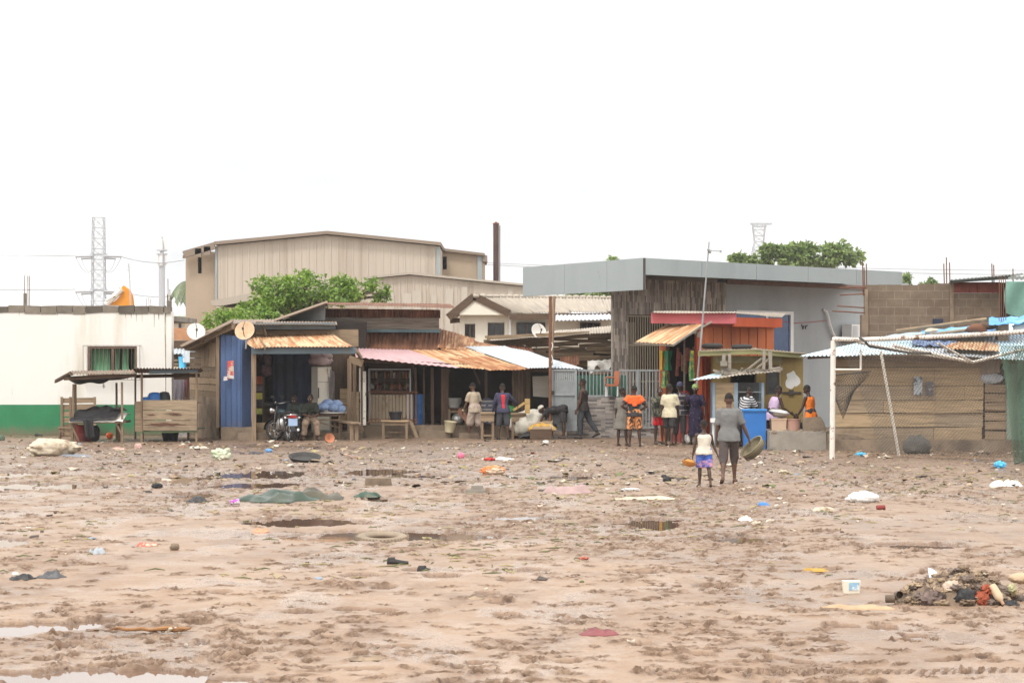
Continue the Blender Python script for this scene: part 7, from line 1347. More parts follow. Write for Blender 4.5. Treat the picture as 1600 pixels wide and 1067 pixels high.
c = pb['wr'][1]; m = MB(); m.lathe(c+V((.02, -.03, -.11)), [(.07, 0), (.13, .04), (.15, .12), (.14, .12), (.001, .02)], 18); solo('bowl', m, mat('mint plastic', (.27, .46, .36), .4, .1, 3, bmp=0), 'mint green bowl hanging from the right hand of the man in beige', 'bowl', smooth=50)
m = MB(); p = gp(733, 685); m.box((p.x-.28, p.y-.2, -.02), (p.x+.28, p.y+.25, .15)); solo('concrete_block', m, M['concrete_mud'], 'dark muddy block at the feet of the man in beige', 'block')

# ---------------------------------------------------------------- motorcycle seen from behind, front wheel turned left
rw = V((X(452, 63.9), 63.9, 0)); hd_ = V((-.42, .91, 0)).normalized(); sd = V((hd_.y, -hd_.x, 0)); fwp = rw+hd_*1.22; up = V((0, 0, 1))
t = thing('motorcycle', 'dark motorcycle with a pale blue plate parked before the left shop', 'motorcycle', rw.lerp(fwp, .5)); rgm = M['rubber']
st = Matrix.Rotation(R(42), 3, 'Z') @ hd_; fs = V((st.y, -st.x, 0))
for c, axw, nm in ((rw+up*.29, sd, 'rear'), (fwp+up*.29, fs, 'front')):
    m = MB(); m.torus(c, .245, .047, axw, 30, 8, .05); w = part('wheel', m, rgm, t, 60)
    m = MB(); m.torus(c, .20, .014, axw, 30, 6, .03); m.lathe(c-axw*.05, [(.05, 0), (.055, .05), (.05, .1)], 12, axw)
    for i in range(8):
        a = i*math.pi/4; d = up*math.cos(a)+axw.cross(up)*math.sin(a); m.beam(c, c+d*.2, .012)
    part('rim', m, M['chrome'], w)
    m = MB(); q = []
    for i in range(10): a = R(-35+i*14); d = up*math.cos(a)-axw.cross(up)*math.sin(a)*(1 if nm == 'rear' else -1)*-1; q.append(c+d*.325)
    m.tube(q, .07, 8, True, axw, [.02]*10); part('mudguard', m, M['black_plastic'], t, 60)
m = MB(); P = lambda f, s, z: rw+hd_*f+sd*s+up*z
m.tube([P(0, .09, .29), P(.5, .1, .33), P(.62, .08, .75)], .022, 7); m.tube([P(0, -.09, .29), P(.5, -.1, .33), P(.62, -.08, .75)], .022, 7); m.tube([P(-.15, 0, .72), P(.5, 0, .70), P(1.0, 0, .82), P(.8, 0, .32), P(.4, 0, .25)], .024, 7)
for s in (-1, 1): m.tube([P(.02, s*.12, .3), P(.1, s*.12, .66)], .026, 7)
part('frame', m, M['steel_dark'], t, 60)
m = MB(); m.ico(P(.62, 0, .48), .16, .13, .17, 12, 8); m.lathe(P(.7, -.12, .4), [(.1, 0), (.1, .24)], 12, sd)
for z in (.44, .48, .52, .56): m.lathe(P(.66, 0, z), [(.10, 0), (.10, .018)], 12)
part('engine', m, M['alu'], t, 50)
m = MB(); m.ico(P(.72, 0, .80), .13, .25, .11, 14, 9, rot=math.atan2(hd_.y, hd_.x)-math.pi/2); part('fuel_tank', m, mat('dark teal tank', (.03, .05, .06), .25, .1, 3, bmp=0), t, 60)
m = MB(); m.tube([P(-.22, 0, .79), P(-.05, 0, .80), P(.25, 0, .765), P(.5, 0, .79)], [.08, .13, .13, .07], 10, True, sd, [.03, .05, .045, .03]); part('seat', m, M['black_plastic'], t, 60)
m = MB(); m.tube([P(.1, .16, .68), P(-.3, .14, .74), P(-.36, 0, .75), P(-.3, -.14, .74), P(.1, -.16, .68)], .017, 7); part('grab_rail', m, M['chrome'], t, 60)
m = MB()
for s in (-1, 1): m.tube([fwp+fs*s*.07+up*.29, fwp-hd_*.16+fs*s*.08+up*.82], .026, 8)
hb = fwp-hd_*.2+up*.98; m.tube([fwp-hd_*.14+up*.8, hb], .03, 8); part('fork', m, M['chrome'], t, 60)
m = MB(); m.tube([hb+fs*.38-st*.16+up*.10, hb+fs*.14+up*.05, hb-fs*.14+up*.05, hb-fs*.38-st*.16+up*.10], .015, 7); h_ = part('handlebar', m, M['chrome'], t, 60)
for s in (-1, 1):
    m = MB(); m.tube([hb+fs*s*.38-st*.16+up*.10, hb+fs*s*.27-st*.09+up*.077], .024, 8); part('grip', m, rgm, h_, 60)
    m = MB(); m.tube([hb+fs*s*.2+up*.05, hb+fs*s*.26+up*.22], .008, 5); m.ico(hb+fs*s*.28+up*.24, .06, .02, .04, 10, 7); part('mirror', m, M['black_plastic'], h_, 60)
m = MB(); m.lathe(fwp-hd_*.06+up*.83, [(.06, 0), (.095, .08), (.1, .13), (.001, .15)], 16, st); part('headlight', m, M['chrome'], t, 60)
m = MB(); m.box((-.1, -.03, -.04), (.1, .03, .04)); q = P(-.26, 0, .70); ang = Matrix.Rotation(math.atan2(hd_.y, hd_.x)-math.pi/2, 3, 'Z'); m.v = [tuple(ang @ V(p)+q) for p in m.v]; part('tail_light', m, M['red_plastic'], t)
m = MB(); m.box((-.13, -.01, -.1), (.13, .01, .1)); q = P(-.30, 0, .54); m.v = [tuple(ang @ V(p)+q) for p in m.v]; part('number_plate', m, mat('pale blue plate', (.36, .50, .72), .4, .1, 6, bmp=0), t)
for s in (-1, 1): m = MB(); m.ico(P(-.24, s*.2, .66), .045, .04, .04, 10, 7); m.tube([P(-.24, s*.05, .66), P(-.24, s*.2, .66)], .012, 5); part('indicator', m, M['orange_plastic'] if 0 else M['chrome'], t, 60)
m = MB(); m.tube([P(.6, .14, .36), P(.3, .17, .26), P(-.2, .19, .33)], [.022, .035, .04], 9); part('exhaust', m, M['chrome'], t, 60)
m = MB(); m.tube([P(.35, -.12, .28), P(.25, -.34, .0)], .014, 6); part('side_stand', m, M['steel_dark'], t)
# ---------------------------------------------------------------- litter one can point at
def gpos(x, y): D = GD(y); return V((X(x, D), D, gz(X(x, D), D)))
def bag(name, label, x, y, w, h, mt, seed, dep=.8, amp=.45, cat='bag', fr=2.6, rot=0, cr=1.0):   # w,h in photo pixels; y = where it touches the ground
    p = gpos(x, y); s = p.y/F; m = MB(); rx = w*s/2; hz = h*s
    m.ico(p+V((0, 0, hz*.42)), rx, min(rx*dep, .6), hz*.62, 44, 26, amp, fr, seed, rot, -hz*.45)
    c = p+V((0, 0, hz*.42))
    for i, q in enumerate(m.v):
        d = V(q)-c; u = V((d.x/rx, d.y/rx, d.z/hz)); f = 1-.34*cr*(1-abs(noise.noise(u*3.3+V((seed, 0, 0))))*2.2)*.5-.12*cr*abs(noise.noise(u*8+V((0, seed, 0))))
        m.v[i] = tuple(c+V((d.x*f, d.y*f, d.z*f if d.z > 0 else d.z)))
    return solo(name, m, mt, label, cat, smooth=75)
def rag(name, label, x, y, w, dpx, h, mt, seed, cat='rag', n=18):
    p = gpos(x, y); s = p.y/F; W_ = w*s; Dp = dpx; rg = random.Random(seed)
    def fn(u, v):
        a = 2*math.pi*u; r = v; edge = 1+.5*noise.noise(V((math.cos(a)*1.7, math.sin(a)*1.7, seed*2.3)))
        X_ = math.cos(a)*r*edge*W_/2; Y_ = math.sin(a)*r*edge*Dp/2
        a_, b_ = X_/W_, Y_/Dp; fd_ = (.5+.5*math.sin(2.2+seed+9*a_+4.0*b_*math.sin(seed)+5*noise.noise(V((a_*2.4, b_*2.2, seed))))); zz = h*.78*((1-r**4)*(.30+.50*fd_+.40*noise.noise(V((a_*3, b_*3, seed+3))))+.12*noise.noise(V((a_*11, b_*9, seed+5)))*(1-r**4))
        return p+V((X_, Y_, max(.006, zz)+.004))
    m = MB(); m.sheet(fn, 56, 14, .008); return solo(name, m, mt, label, cat, smooth=75)
bag('sack', 'long dirty white sack bundle lying on the mud before the low stall', 84, 712, 84, 27, M['sack'], 3, .6, .30, fr=1.6, cr=.45)
rag('rag', 'grey blue cloth beside the long dirty white sack bundle', 117, 713, 44, .5, .10, mat('grey blue rag', (.20, .22, .25), .8, .3, 4, bmp=.4), 4)
bag('plastic_bag', 'pale green and white plastic bag standing in a peak on the mud', 346, 718, 34, 18, mat('pale green polythene', (.50, .60, .42), .5, .2, 3, bmp=.4, col2=(.70, .68, .55), fac=(.45, .6), s2=2), 7, .7, .5, fr=2)
p = gpos(476, 721); m = MB(); m.lathe(p+V((0, 0, .03)), [(.3, 0), (.36, .08), (.37, .10), (.33, .09), (.28, .03), (.001, .03)], 26, (.05, -.22, 1)); solo('tray', m, M['rubber'], 'round dark rubber tray lying in the mud behind the puddle', 'tray', smooth=50)
rag('tarpaulin', 'crumpled dark green tarpaulin lying by the long puddle', 432, 782, 118, 1.5, .26, mat('wet green canvas', (.030, .058, .042), .4, .3, 2, bmp=.4, col2=(.06, .075, .055), fac=(.5, .65)), 11, 'tarpaulin')
rag('tarpaulin', 'crumpled olive brown tarpaulin touching the dark green one', 497, 779, 80, 1.1, .24, mat('wet olive canvas', (.075, .068, .046), .5, .3, 2, bmp=.4), 15, 'tarpaulin')
rag('rag', 'dark rag right of the olive brown tarpaulin', 575, 776, 40, .6, .12, M['tarp_green'], 18)
bag('plastic_bag', 'orange and cream woven bag lying at the edge of the water', 770, 740, 42, 14, mat('orange cream sack', (.70, .22, .07), .6, .2, 3, bmp=.3, col2=(.66, .52, .38), fac=(.46, .54), s2=2.2), 21, .6, .35)
def blk(name, label, x, y, w, h, d, mt, rot=.1, bev=0):
    p = gpos(x, y); s = p.y/F; Rm = Matrix.Rotation(rot, 3, 'Z'); m = MB(); a, b = w*s/2, h*s
    m.hexa([p+Rm @ V((q[0]*a, q[1]*d/2, z)) for z, qs in ((-.02, 1.0), (b, .93)) for q in ((-qs, -qs), (qs, -qs), (qs, qs), (-qs, qs))]); return solo(name, m, mt, label, 'block')
blk('mud_slab', 'brown slab of caked mud beside the puddle behind the concrete block', 591, 757, 42, 11, .3, M['concrete_mud']); blk('concrete_block', 'pale brown concrete block with a second piece on top near the centre', 744, 769, 33, 10, .22, M['concrete'], -.15); blk('stone', 'small stone set on the pale brown concrete block', 746, 758.5, 17, 4.5, .12, M['concrete'], .2)
o = bpy.data.objects['stone']; b = bpy.data.objects['concrete_block.001'] if 'concrete_block.001' in bpy.data.objects else bpy.data.objects['concrete_block']; o.location = V((b.location.x+.02, b.location.y, b.location.z+10*GD(769)/F+.018))
rag('cloth', 'dusty pink checked cloth folded in a mound right of the concrete block', 892, 770, 72, .8, .22, mat('dusty pink cloth', (.38, .27, .26), .85, .15, 4, bmp=.4), 23, 'cloth')
rag('cardboard', 'long pale flattened carton strip right of the pink mound', 1005, 779, 92, .5, .07, mat('pale pulp', (.56, .48, .36), .85, .2, 4), 27, 'carton'); bag('plastic_bag', 'thin pale bag behind the flattened carton strip', 985, 767, 34, 5, M['white_bag'], 28)
bag('plastic_bag', 'bright white plastic bag lying alone on the right of the mud', 1349, 785, 52, 17, M['white_plastic'], 31, .7, .25, fr=1.6, cr=.35)
rag('wrapper', 'crumpled tan paper left of the bright white bag', 1288, 798, 36, .4, .09, M['sack'], 33, 'wrapper'); rag('wrapper', 'thin brown strip of card below the bright white bag', 1335, 798, 40, .3, .05, M['mudcloth'], 34, 'wrapper')
p = gpos(1377, 797); m = MB(); m.lathe(p+V((-.07, 0, .03)), [(.036, 0), (.04, .02), (.036, .12), (.03, .13), (.001, .13)], 14, (1, .1, .05)); solo('tin_can', m, M['maroon'], 'red tin lying below the bright white bag', 'can', smooth=40)
p = gpos(1193, 788); m = MB(); m.lathe(p, [(.085, 0), (.09, .02), (.07, .035), (.001, .04)], 16, (.1, -.3, 1)); solo('lid', m, M['blue_plastic'], 'small blue lid on the mud below the man in grey', 'lid', smooth=40)
rag('paper', 'white crumpled paper cups by the right of the centre', 1165, 813, 24, .3, .10, M['white_bag'], 37, 'paper'); bag('wrapper', 'small tan and white scrap below the crumpled paper cups', 1183, 821, 22, 7, M['sack'], 38, cat='wrapper')
p = gpos(597, 841); t = thing('tyre', 'pale mud coated tyre lying half sunk in the long puddle', 'tyre', (p.x, p.y, WATER)); m = MB(); m.torus((p.x, p.y, WATER+.03), .265, .075, (.01, -.10, 1), 48, 12, .047); part('casing', m, M['rubber_mud'], t, 60)
m = MB()
for i in range(44): a = i*2*math.pi/44; d = V((math.cos(a), math.sin(a), 0)); d_y = d.y; q = V((p.x, p.y, WATER+.03+d_y*.034)); m.beam(q+d*.335+V((0, 0, -.03)), q+d*.335+V((0, 0, .04)), .02, .012)
part('tread', m, M['rubber_mud'], t)
def shoe(label, x, y, ang, name='shoe'):
    p = gpos(x, y); d = V((math.cos(ang), math.sin(ang), 0)); m = MB(); m.tube([p-d*.11+V((0, 0, .03)), p-d*.05+V((0, 0, .03)), p+d*.05+V((0, 0, .02)), p+d*.13+V((0, 0, .015))], [.028, .036, .042, .03], 10, True, V((-d.y, d.x, 0)), [.03, .035, .024, .016])
    m.tube([p-d*.1+V((0, 0, .05)), p-d*.02+V((0, 0, .05))], [.026, .03], 8); solo(name, m, M['rubber'], label, 'shoe', 'lost black shoes', smooth=60)
shoe('black shoe lying flat left of its partner in the wet mud', 620, 881, .1); shoe('black muddy shoe turned toward us right of its partner', 667, 888, -.5); shoe('dark shoe on the mud behind the small child', 1042, 748, .3)
p = gpos(235, 988); t = thing('plank', 'splintered orange brown plank lying across the near mud', 'plank', p); rg = random.Random(3); m = MB(); L = 125*p.y/F
q = [p+V((-L/2+L*i/10, .02*math.sin(i), .04+.008*math.sin(i*2.1))) for i in range(11)]; m.tube(q, [.018, .028, .03, .028, .03, .026, .03, .028, .035, .03, .02], 7, True, V((0, 1, 0)), [.008, .014, .015, .014, .016, .014, .018, .02, .024, .02, .008]); part('board', m, mat('wet split timber', (.34, .17, .07), .7, .4, 6, (1, 8, 8), (.12, .06, .03), (.5, .62), 3, bmp=.5), t, 40)
m = MB()
for i in range(10): a = p+V((L*rg.uniform(.15, .5), rg.uniform(-.03, .03), rg.uniform(.01, .05))); m.ico(a, .022, .02, .014, 6, 5, .5, 3, i)
part('splinters', m, M['sack'], t)
rag('cloth', 'maroon rag trodden into the near mud', 935, 992, 62, .35, .06, mat('maroon rag', (.22, .075, .08), .8, .3, 5, bmp=.5), 44, 'cloth')
p = gpos(1330, 925); s = p.y/F; t = thing('tub', 'small white ice cream tub with a blue label standing on the mud', 'tub', p); m = MB(); m.hexa([p+V((a*.075, b*.05, z)) for z, f in ((-.005, 1), (.12, 1.15)) for a, b in ((-f, -f), (f, -f), (f, f), (-f, f))]); part('body', m, M['cream_wall'], t)
m = MB(); m.hexa([p+V((a, -.0575-.0055*(z > .05)+b, z)) for z in (.03, .105) for a, b in ((-.03, -.001), (.07, -.001), (.07, .003), (-.03, .003))]); part('label', m, mat('blue printed label', (.30, .50, .68), .5, .25, 18, bmp=0, col2=(.75, .78, .8), fac=(.52, .58), s2=14), t)
rag('cardboard', 'torn flattened tan carton below the white tub', 1345, 949, 96, .34, .05, mat('wet tan card', (.42, .30, .19), .85, .25, 5, bmp=.4), 51, 'carton'); rag('rag', 'mustard yellow rag left of the white tub', 1277, 891, 42, .25, .06, mat('mustard rag', (.42, .26, .06), .8, .3, 5, bmp=.5), 52)
rag('rag', 'black rag on the left with a pale corner', 36, 905, 40, .3, .08, M['tarp_black'], 55); rag('rag', 'grey black rag right of the black rag on the left', 82, 902, 38, .35, .10, mat('grey black rag', (.10, .10, .105), .8, .4, 5, bmp=.5), 56); bag('paper', 'small white paper against the black rag on the left', 24, 899, 12, 6, M['white_bag'], 57, cat='paper')
rag('rag', 'dark clump of wet weed and cloth near the bottom edge', 572, 1030, 68, .22, .05, M['mudcloth'], 58); rag('rag', 'brown strip of cloth left of the dark clump in the near mud', 735, 936, 60, .2, .05, M['mudcloth'], 59)
bag('plastic_bag', 'pink plastic bag on the mud behind the orange bag', 720, 716, 13, 9, mat('pink polythene', (.72, .20, .32), .5, .15, 4, bmp=.3), 61); rag('paper', 'white flat paper right of the pink bag', 787, 719, 32, .5, .08, M['white_bag'], 62, 'paper'); bag('wrapper', 'red and cream wrapper left of the white flat paper', 765, 720, 20, 5, M['red_plastic'], 63, cat='wrapper')
bag('stone', 'brown stone on the left mud beside a red rag', 273, 859, 17, 11, M['concrete_mud'], 65, .8, .3, 'stone'); rag('rag', 'red and cream rag left of the brown stone', 231, 853, 28, .3, .08, mat('red cream rag', (.55, .14, .10), .8, .3, 5, bmp=.3, col2=(.6, .45, .35), fac=(.5, .56), s2=8), 66); rag('plastic_bag', 'grey bag with green leaves on the left mud', 153, 864, 26, .35, .10, mat('grey bag', (.32, .35, .38), .5, .3, 5, bmp=.4), 67, 'bag')
bag('plastic_bag', 'blue plastic bag at the foot of the goal net', 1345, 712, 20, 6, M['sky_plastic'], 71); bag('plastic_bag', 'bright blue plastic bag right of the net near the green folds', 1562, 731, 22, 11, M['sky_plastic'], 72); rag('plastic_bag', 'large crinkled white plastic sheet at the right edge of the mud', 1571, 759, 46, .6, .15, M['white_bag'], 73, 'bag')
p = gpos(513, 691); m = MB(); m.lathe(p+V((0, 0, .08)), [(.10, 0), (.13, .14), (.14, .15), (.12, .14), (.001, .02)], 16, (.3, -.8, .3)); solo('pot', m, mat('terracotta cup', (.42, .17, .09), .7), 'terracotta coloured pot lying on its side before the sachet table', 'pot', smooth=50)
p = gpos(366, 790); m = MB(); m.lathe(p+V((-.06, 0, .05)), [(.035, 0), (.05, .13), (.052, .14), (.001, .14)], 14, (1, .2, .1)); solo('cup', m, mat('purple and white cup', (.40, .08, .42), .5, .1, 3, bmp=0, col2=(.7, .66, .68), fac=(.5, .52), s2=9), 'purple and white cup lying before the dark green tarpaulin', 'cup', smooth=40)
bag('plastic_bag', 'blue bag among scraps left of the dark rubber tray', 420, 706, 13, 6, mat('mid blue polythene', (.16, .34, .62), .5, .2, 4, bmp=.3), 75); rag('rag', 'black rag just left of the small blue bag', 400, 709, 30, .4, .08, M['tarp_black'], 76); rag('rag', 'pink rag on the mud before the stalls', 185, 702, 26, .5, .08, mat('salmon rag', (.58, .32, .28), .8, .2, 4, bmp=.3), 77); rag('rag', 'white and black rag right of the plank counter stall', 312, 700, 26, .5, .10, M['sack_white'], 78); bag('rag', 'pink striped cloth before the plank counter stall', 216, 701, 13, 9, mat('pale pink rag', (.62, .42, .38), .8, .3, 5, bmp=.3), 79, cat='rag')
rag('rag', 'black twisted rag standing in the puddle left of the green tarpaulin', 308, 784, 36, .4, .14, M['tarp_black'], 81); bag('rag', 'black crumpled shoe shaped rag in the left puddle', 246, 762, 20, 8, M['tarp_black'], 82, cat='rag'); rag('wrapper', 'orange scrap of sacking left of the long puddle', 407, 831, 28, .3, .07, mat('peach sacking', (.62, .28, .17), .8, .2, 5), 83, 'wrapper'); rag('cardboard', 'tan folded carton beyond the long puddle', 880, 816, 46, .35, .05, M['rubber_mud'], 84, 'carton'); bag('wrapper', 'red scrap on the mud right of the long puddle', 912, 874, 18, 5, mat('brick red rag', (.42, .14, .10), .8), 85, cat='wrapper')
bag('rag', 'heap of pale and brown waste beside the base of the left shop post', 362, 676, 26, 11, mat('waste paper heap', (.42, .36, .29), .9, .4, 8, bmp=.5, col2=(.2, .15, .11), fac=(.48, .58), s2=7), 86, cat='rag'); rag('paper', 'small pale scrap at the foot of the goal post', 1383, 715, 22, .5, .08, M['sack_white'], 87, 'paper'); bag('paper', 'tan crumpled paper right of the man in grey', 1224, 740, 17, 7, M['sack'], 88, cat='paper'); bag('bag', 'black lump of cloth on the mud right of the flattened carton', 1042, 752, 15, 6, M['tarp_black'], 89)
bag('paper', 'crumpled white ball of paper in front of the crate', 853, 694, 11, 6, M['white_plastic'], 90, cat='paper'); bag('shoe', 'large green grey shoe on the ground at the far left below the green wall', 2, 688, 12, 9, mat('green grey canvas', (.12, .17, .12), .8), 91, cat='shoe'); shoe('dark shoe below the green wall left of the bench', 60, 681, .2); 
# the heap of sodden clothes at the right
hp0 = gpos(1500, 946); s = hp0.y/F; rg = random.Random(77)
m = MB()
def heap(u, v):
    a = 2*math.pi*u; r = v; ex = 1+.16*noise.noise(V((math.cos(a)*2, math.sin(a)*2, 5))); x = math.cos(a)*r*ex*.62; y = math.sin(a)*r*ex*.42
    wx = x+.10*noise.noise(V((x*5, y*5, 1))); wy = y+.10*noise.noise(V((x*5, y*5, 9))); e4 = 1-r**4; z = .20*(1-r**2.4)*(.72+.45*math.exp(-((x-.05)/.42)**2))+e4*(.13*(.35-abs(noise.noise(V((wx*6, wy*6, 3)))))+.075*(.3-abs(noise.noise(V((wx*14, wy*11, 8)))))+.035*(.3-abs(noise.noise(V((wx*30, wy*26, 2))))))
    return hp0+V((.05+x, .40+y, max(-.01, z)))
m.sheet(heap, 260, 80, .01); solo('clothes_heap', m, mat('heap of stained cloth', (.215, .155, .11), .75, .3, 12, bmp=.6, col2=(.085, .06, .045), fac=(.46, .56), s2=5, col3=(.40, .30, .21), fac3=(.55, .60), s3=6.5), 'heap of sodden brown clothes and rubbish on the near right mud', 'heap', None, 'stuff', 75)
def hpt(x, y, dd): D = hp0.y+dd; return W(x, y, D)
hcol = [mat('heap brown', (.21, .15, .105), .8, .4, 6, bmp=.6), mat('heap tan', (.36, .27, .18), .8, .3, 6, bmp=.6), mat('heap dark', (.07, .052, .042), .8, .4, 6, bmp=.6), mat('heap greyish', (.20, .155, .13), .8, .3, 6, bmp=.6)]
hm = [MB() for _ in hcol]
for k in range(0):
    a = rg.uniform(0, 6.28); r = math.sqrt(rg.random())*.98; p = heap(a/6.283, r)+V((0, 0, .005)); i = rg.choice((0, 0, 1, 2, 2, 3)); c = p; d = V((rg.gauss(0, 1), rg.gauss(0, .6), 0)).normalized(); L = rg.uniform(.05, .16)
    q = []
    for j in range(6): f = j/5-.5; w_ = c+d*L*f*2+V((0, 0, .035*math.cos(f*3)*rg.uniform(.5, 1.1)-.01)); q.append(w_+V((rg.uniform(-.012, .012), rg.uniform(-.012, .012), 0)))
    hm[i].tube(q, [.008, .022, .028, .025, .02, .006], 7, True, None, [.006, .014, .018, .016, .012, .005])
for k in range(120):
    a = rg.uniform(0, 6.28); r = math.sqrt(rg.random())*.98; p = heap(a/6.283, r); i = rg.choice((0, 0, 1, 1, 2, 3, 3)); sz = rg.uniform(.025, .075)
    n0 = len(hm[i].v); hm[i].ico(p, sz*rg.uniform(1, 1.9), sz*rg.uniform(.7, 1.3), sz*rg.uniform(.45, .8), 26, 16, .6, 2.0, k*1.7, rg.uniform(0, 3))
    for q_ in range(n0, len(hm[i].v)):
        w_ = V(hm[i].v[q_]); d = w_-p; u_ = d/sz; hm[i].v[q_] = tuple(p+d*(1-.5*abs(noise.noise(u_*2.4+V((k, 0, 0))))-.25*abs(noise.noise(u_*6+V((0, k, 0))))))
for i, mm in enumerate(hm): solo('cloth_shreds', mm, hcol[i], ['twisted brown shreds of cloth over the heap', 'twisted tan shreds of cloth over the heap', 'twisted dark shreds of cloth over the heap', 'twisted greyish shreds of cloth over the heap'][i], 'cloth', None, 'stuff', 60)
def hb(name, label, x, y, w, h, dd, mt, seed, amp=.5, cat='rag', fr=3, nu=26): p = hpt(x, y, dd); m = MB(); m.ico(p, w*s/2, .09, h*s/2, nu, 16, amp, fr, seed); return solo(name, m, mt, label, cat, smooth=70)
hb('plastic_bag', 'crumpled black plastic bag at the front of the clothes heap', 1508, 934, 34, 32, .06, M['tarp_black'], 3, .55, 'bag'); hb('cloth', 'rust orange cloth at the front of the clothes heap beside the black bag', 1534, 937, 26, 26, .06, mat('rust orange cloth', (.34, .085, .045), .8, .3, 6, bmp=.5), 6, .7, 'cloth', 4); hb('cloth', 'orange fold bulging over the black bag on the heap', 1541, 921, 18, 16, .12, mat('rust orange cloth', (.34, .085, .045)), 9, .7, 'cloth', 4)
hb('plastic_bag', 'cream bulging bag on the middle of the clothes heap', 1487, 918, 30, 24, .16, mat('cream stained bag', (.55, .44, .35), .6, .15, 5, bmp=.4, col2=(.30, .2, .15), fac=(.55, .65), s2=9), 12, .5, 'bag'); hb('cloth', 'small black wad at the right foot of the clothes heap', 1578, 945, 30, 14, .05, M['tarp_black'], 15, .6, 'cloth'); hb('cloth', 'mauve grey rosette of cloth at the left of the heap', 1456, 937, 46, 28, .09, mat('mauve grey cloth', (.185, .135, .12), .8, .4, 9, bmp=.7), 18, .7, 'cloth', 5, 34)
hb('cardboard', 'pale tan carton at the right edge of the clothes heap', 1596, 903, 44, 18, .5, mat('clean tan card', (.50, .37, .25), .8, .1, 4), 21, .2, 'carton'); hb('rag', 'pale yellow scrap on the right shoulder of the heap', 1581, 920, 13, 18, .22, mat('pale yellow scrap', (.45, .42, .25), .7, .3, 6), 24, .6); hb('paper', 'pale wad of paper on top of the clothes heap', 1537, 896, 14, 10, .45, M['sack'], 27, .5, 'paper')
p = hpt(1566, 922, .06); ax = (hpt(1575, 939, 0)-hpt(1558, 912, .1)).normalized(); t = thing('bottle', 'cream plastic bottle lying neck down on the clothes heap', 'bottle', p); q0 = hpt(1549, 914, .1); m = MB(); Lb = 36*s; m.lathe(q0, [(.02, 0), (.038, .006), (.042, .03), (.042, Lb*.62), (.032, Lb*.78), (.016, Lb*.86)], 18, ax); part('body', m, mat('tan bottle plastic', (.55, .42, .28), .45, .1, 4, bmp=0), t, 40); m = MB(); m.lathe(q0+ax*Lb*.862, [(.016, 0), (.017, .02), (.015, Lb*.18), (.001, Lb*.18)], 12, ax); part('neck', m, mat('brown bottle cap', (.42, .25, .16), .5), t, 40)
m = MB(); m.slab([hpt(1450, 889, .5), hpt(1457, 891, .5), hpt(1466, 897, .5), hpt(1463, 901, .45), hpt(1452, 903, .45)], (.01, .05, .01)); solo('plastic_shard', m, mat('white blue plastic', (.62, .68, .75), .4, .1, 3, bmp=0), 'white shard of plastic sticking up at the left of the heap', 'shard')
for x, y, dd, ax, lab in ((1391, 935, .1, (1, -.25, .05), 'small dark can lying on its side at the far left of the heap'), (1404, 929, .2, (.1, -1, .1), 'open dark can facing us beside the heap')):
    p = hpt(x, y, dd); p.z = max(p.z, gz(p.x, p.y)+.035); m = MB(); m.lathe(p, [(.034, -.045), (.038, -.04), (.038, .045), (.034, .045), (.032, -.03), (.001, -.03)], 18, ax); solo('can', m, mat('dirty dark can', (.13, .095, .07), .6, .3, 6), lab, 'can', 'cans beside the heap', smooth=40)

# ---------------------------------------------------------------- uncountable scraps and trodden greens
rs = np.random.RandomState(5)
smats = [mat('scrap%d' % i, c, r, .25, 6, bmp=0) for i, (c, r) in enumerate((((.50, .46, .39), .6), ((.36, .28, .19), .8), ((.08, .065, .055), .7), ((.13, .145, .06), .7), ((.30, .25, .13), .8), ((.24, .30, .37), .5), ((.36, .17, .13), .6), ((.30, .22, .15), .9), ((.50, .42, .34), .7)))]
m = MB(); n = 0
while n < 1900:
    d = 15+49*rs.rand()**.62; x = (rs.rand()*2-1)*.25*d
    dens = .10+.9*float(sst(25, 46, np.array(d)))
    clump = float(fbm(np.array([x*.5]), np.array([d*.25]), 61, 3)[0])
    if rs.rand() > dens*(.25+2.2*max(0, clump-.38)): continue
    n += 1; p = V((x, d, gz(x, d))); m.mi = int(rs.choice(9, p=[.11, .20, .18, .05, .12, .02, .02, .18, .12])); k = (.022+.05*rs.rand()**3)*(1+.5*(d > 40)); a = rs.rand()*6.28; ca, sa = math.cos(a), math.sin(a)
    asp = .25+.9*rs.rand(); z = [rs.rand()*k*.7 for _ in range(6)]; vs = []
    for i, (u, v) in enumerate(((-1, -.6), (0, -1), (1, -.5), (1, .6), (.1, 1), (-1, .7))):
        u *= k*(.7+.5*rs.rand()); v *= k*asp*(.7+.5*rs.rand()); vs.append(p+V((u*ca-v*sa, u*sa+v*ca, z[i]+.004)))
    c = p+V((0, 0, k*.55*rs.rand()+.012)); vs.append(c); vs += [q-V((0, 0, .012)) for q in vs[:6]]
    m.add(vs, [(i, (i+1) % 6, 6) for i in range(6)]+[(i, i+7, (i+1) % 6+7, (i+1) % 6) for i in range(6)])
solo('litter', m, smats, 'scattered scraps of paper, plastic and peelings trodden into the mud', 'litter', None, 'stuff')
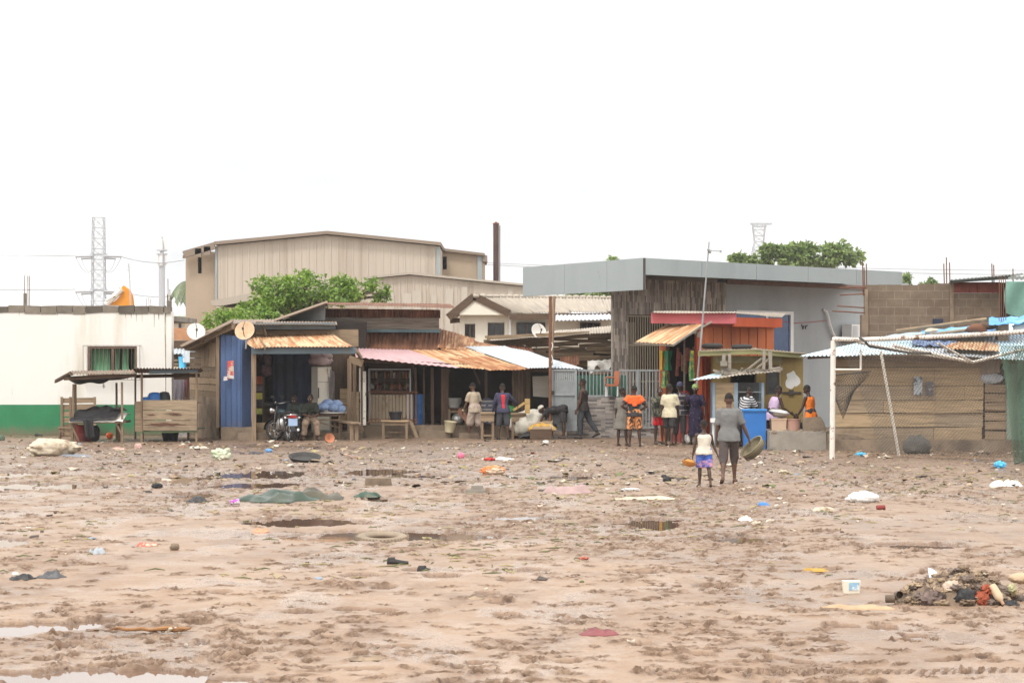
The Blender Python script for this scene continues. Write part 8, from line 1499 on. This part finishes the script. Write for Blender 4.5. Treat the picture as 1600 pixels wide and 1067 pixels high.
m = MB(); n = 0; gm = [mat('wilted green', (.13, .14, .055), .7, .3, 6, bmp=0), mat('yellowed straw', (.34, .285, .15), .8, .3, 6, bmp=0)]
while n < 650:
    d = 24+24*rs.rand(); x = (rs.rand()*2-1)*.24*d
    if float(fbm(np.array([x*.45+7]), np.array([d*.3]), 71, 3)[0]) < .56 and rs.rand() > .06: continue
    n += 1; p = V((x, d, gz(x, d)+.008)); m.mi = int(rs.rand() > .5); a = rs.rand()*6.28; L = .04+.08*rs.rand(); q = V((math.cos(a), math.sin(a), 0))
    m.tube([p-q*L, p+V((0, 0, .02*rs.rand()))+V((rs.randn()*.02, rs.randn()*.02, 0)), p+q*L], [.004, .009, .003], 4)
solo('trodden_greens', m, gm, 'wilted green stalks and straw trodden into the mud', 'greens', None, 'stuff')
m = MB(); n = 0
while n < 1500:
    d = 14.5+48*rs.rand(); x = (rs.rand()*2-1)*.25*d
    if rs.rand() > float(churn(np.array([x]), np.array([d]))[0])**1.5: continue
    n += 1; r = .008+.022*rs.rand()**3; m.ico((x, d, gz(x, d)+r*.1), r*(1+1.6*rs.rand()), r*(1+.9*rs.rand()), r*.5, 9, 6, .9, 3, n)
solo('mud_clods', m, mat('fresh mud clod', (.19, .125, .088), .6, .3, 9, bmp=.3), 'loose clods of trodden mud', 'mud', None, 'stuff', 60)

# ---------------------------------------------------------------- humid air: one even volume round the square, its far buildings and pylons
m = MB(); m.box((-230, -70, -1.2), (230, 640, 46)); mh = bpy.data.materials.new('humid air'); mh.use_nodes = True; nt = mh.node_tree; nt.nodes.remove(nt.nodes['Principled BSDF'])
pv = nt.nodes.new('ShaderNodeVolumePrincipled'); pv.inputs['Color'].default_value = (.93, .95, .97, 1); pv.inputs['Density'].default_value = .00036; pv.inputs['Anisotropy'].default_value = .3
nt.links.new(pv.outputs[0], nt.nodes['Material Output'].inputs['Volume']); o = solo('haze', m, mh, 'thin humid haze over the muddy square', 'haze', None, 'stuff'); sc.cycles.volume_bounces = 0
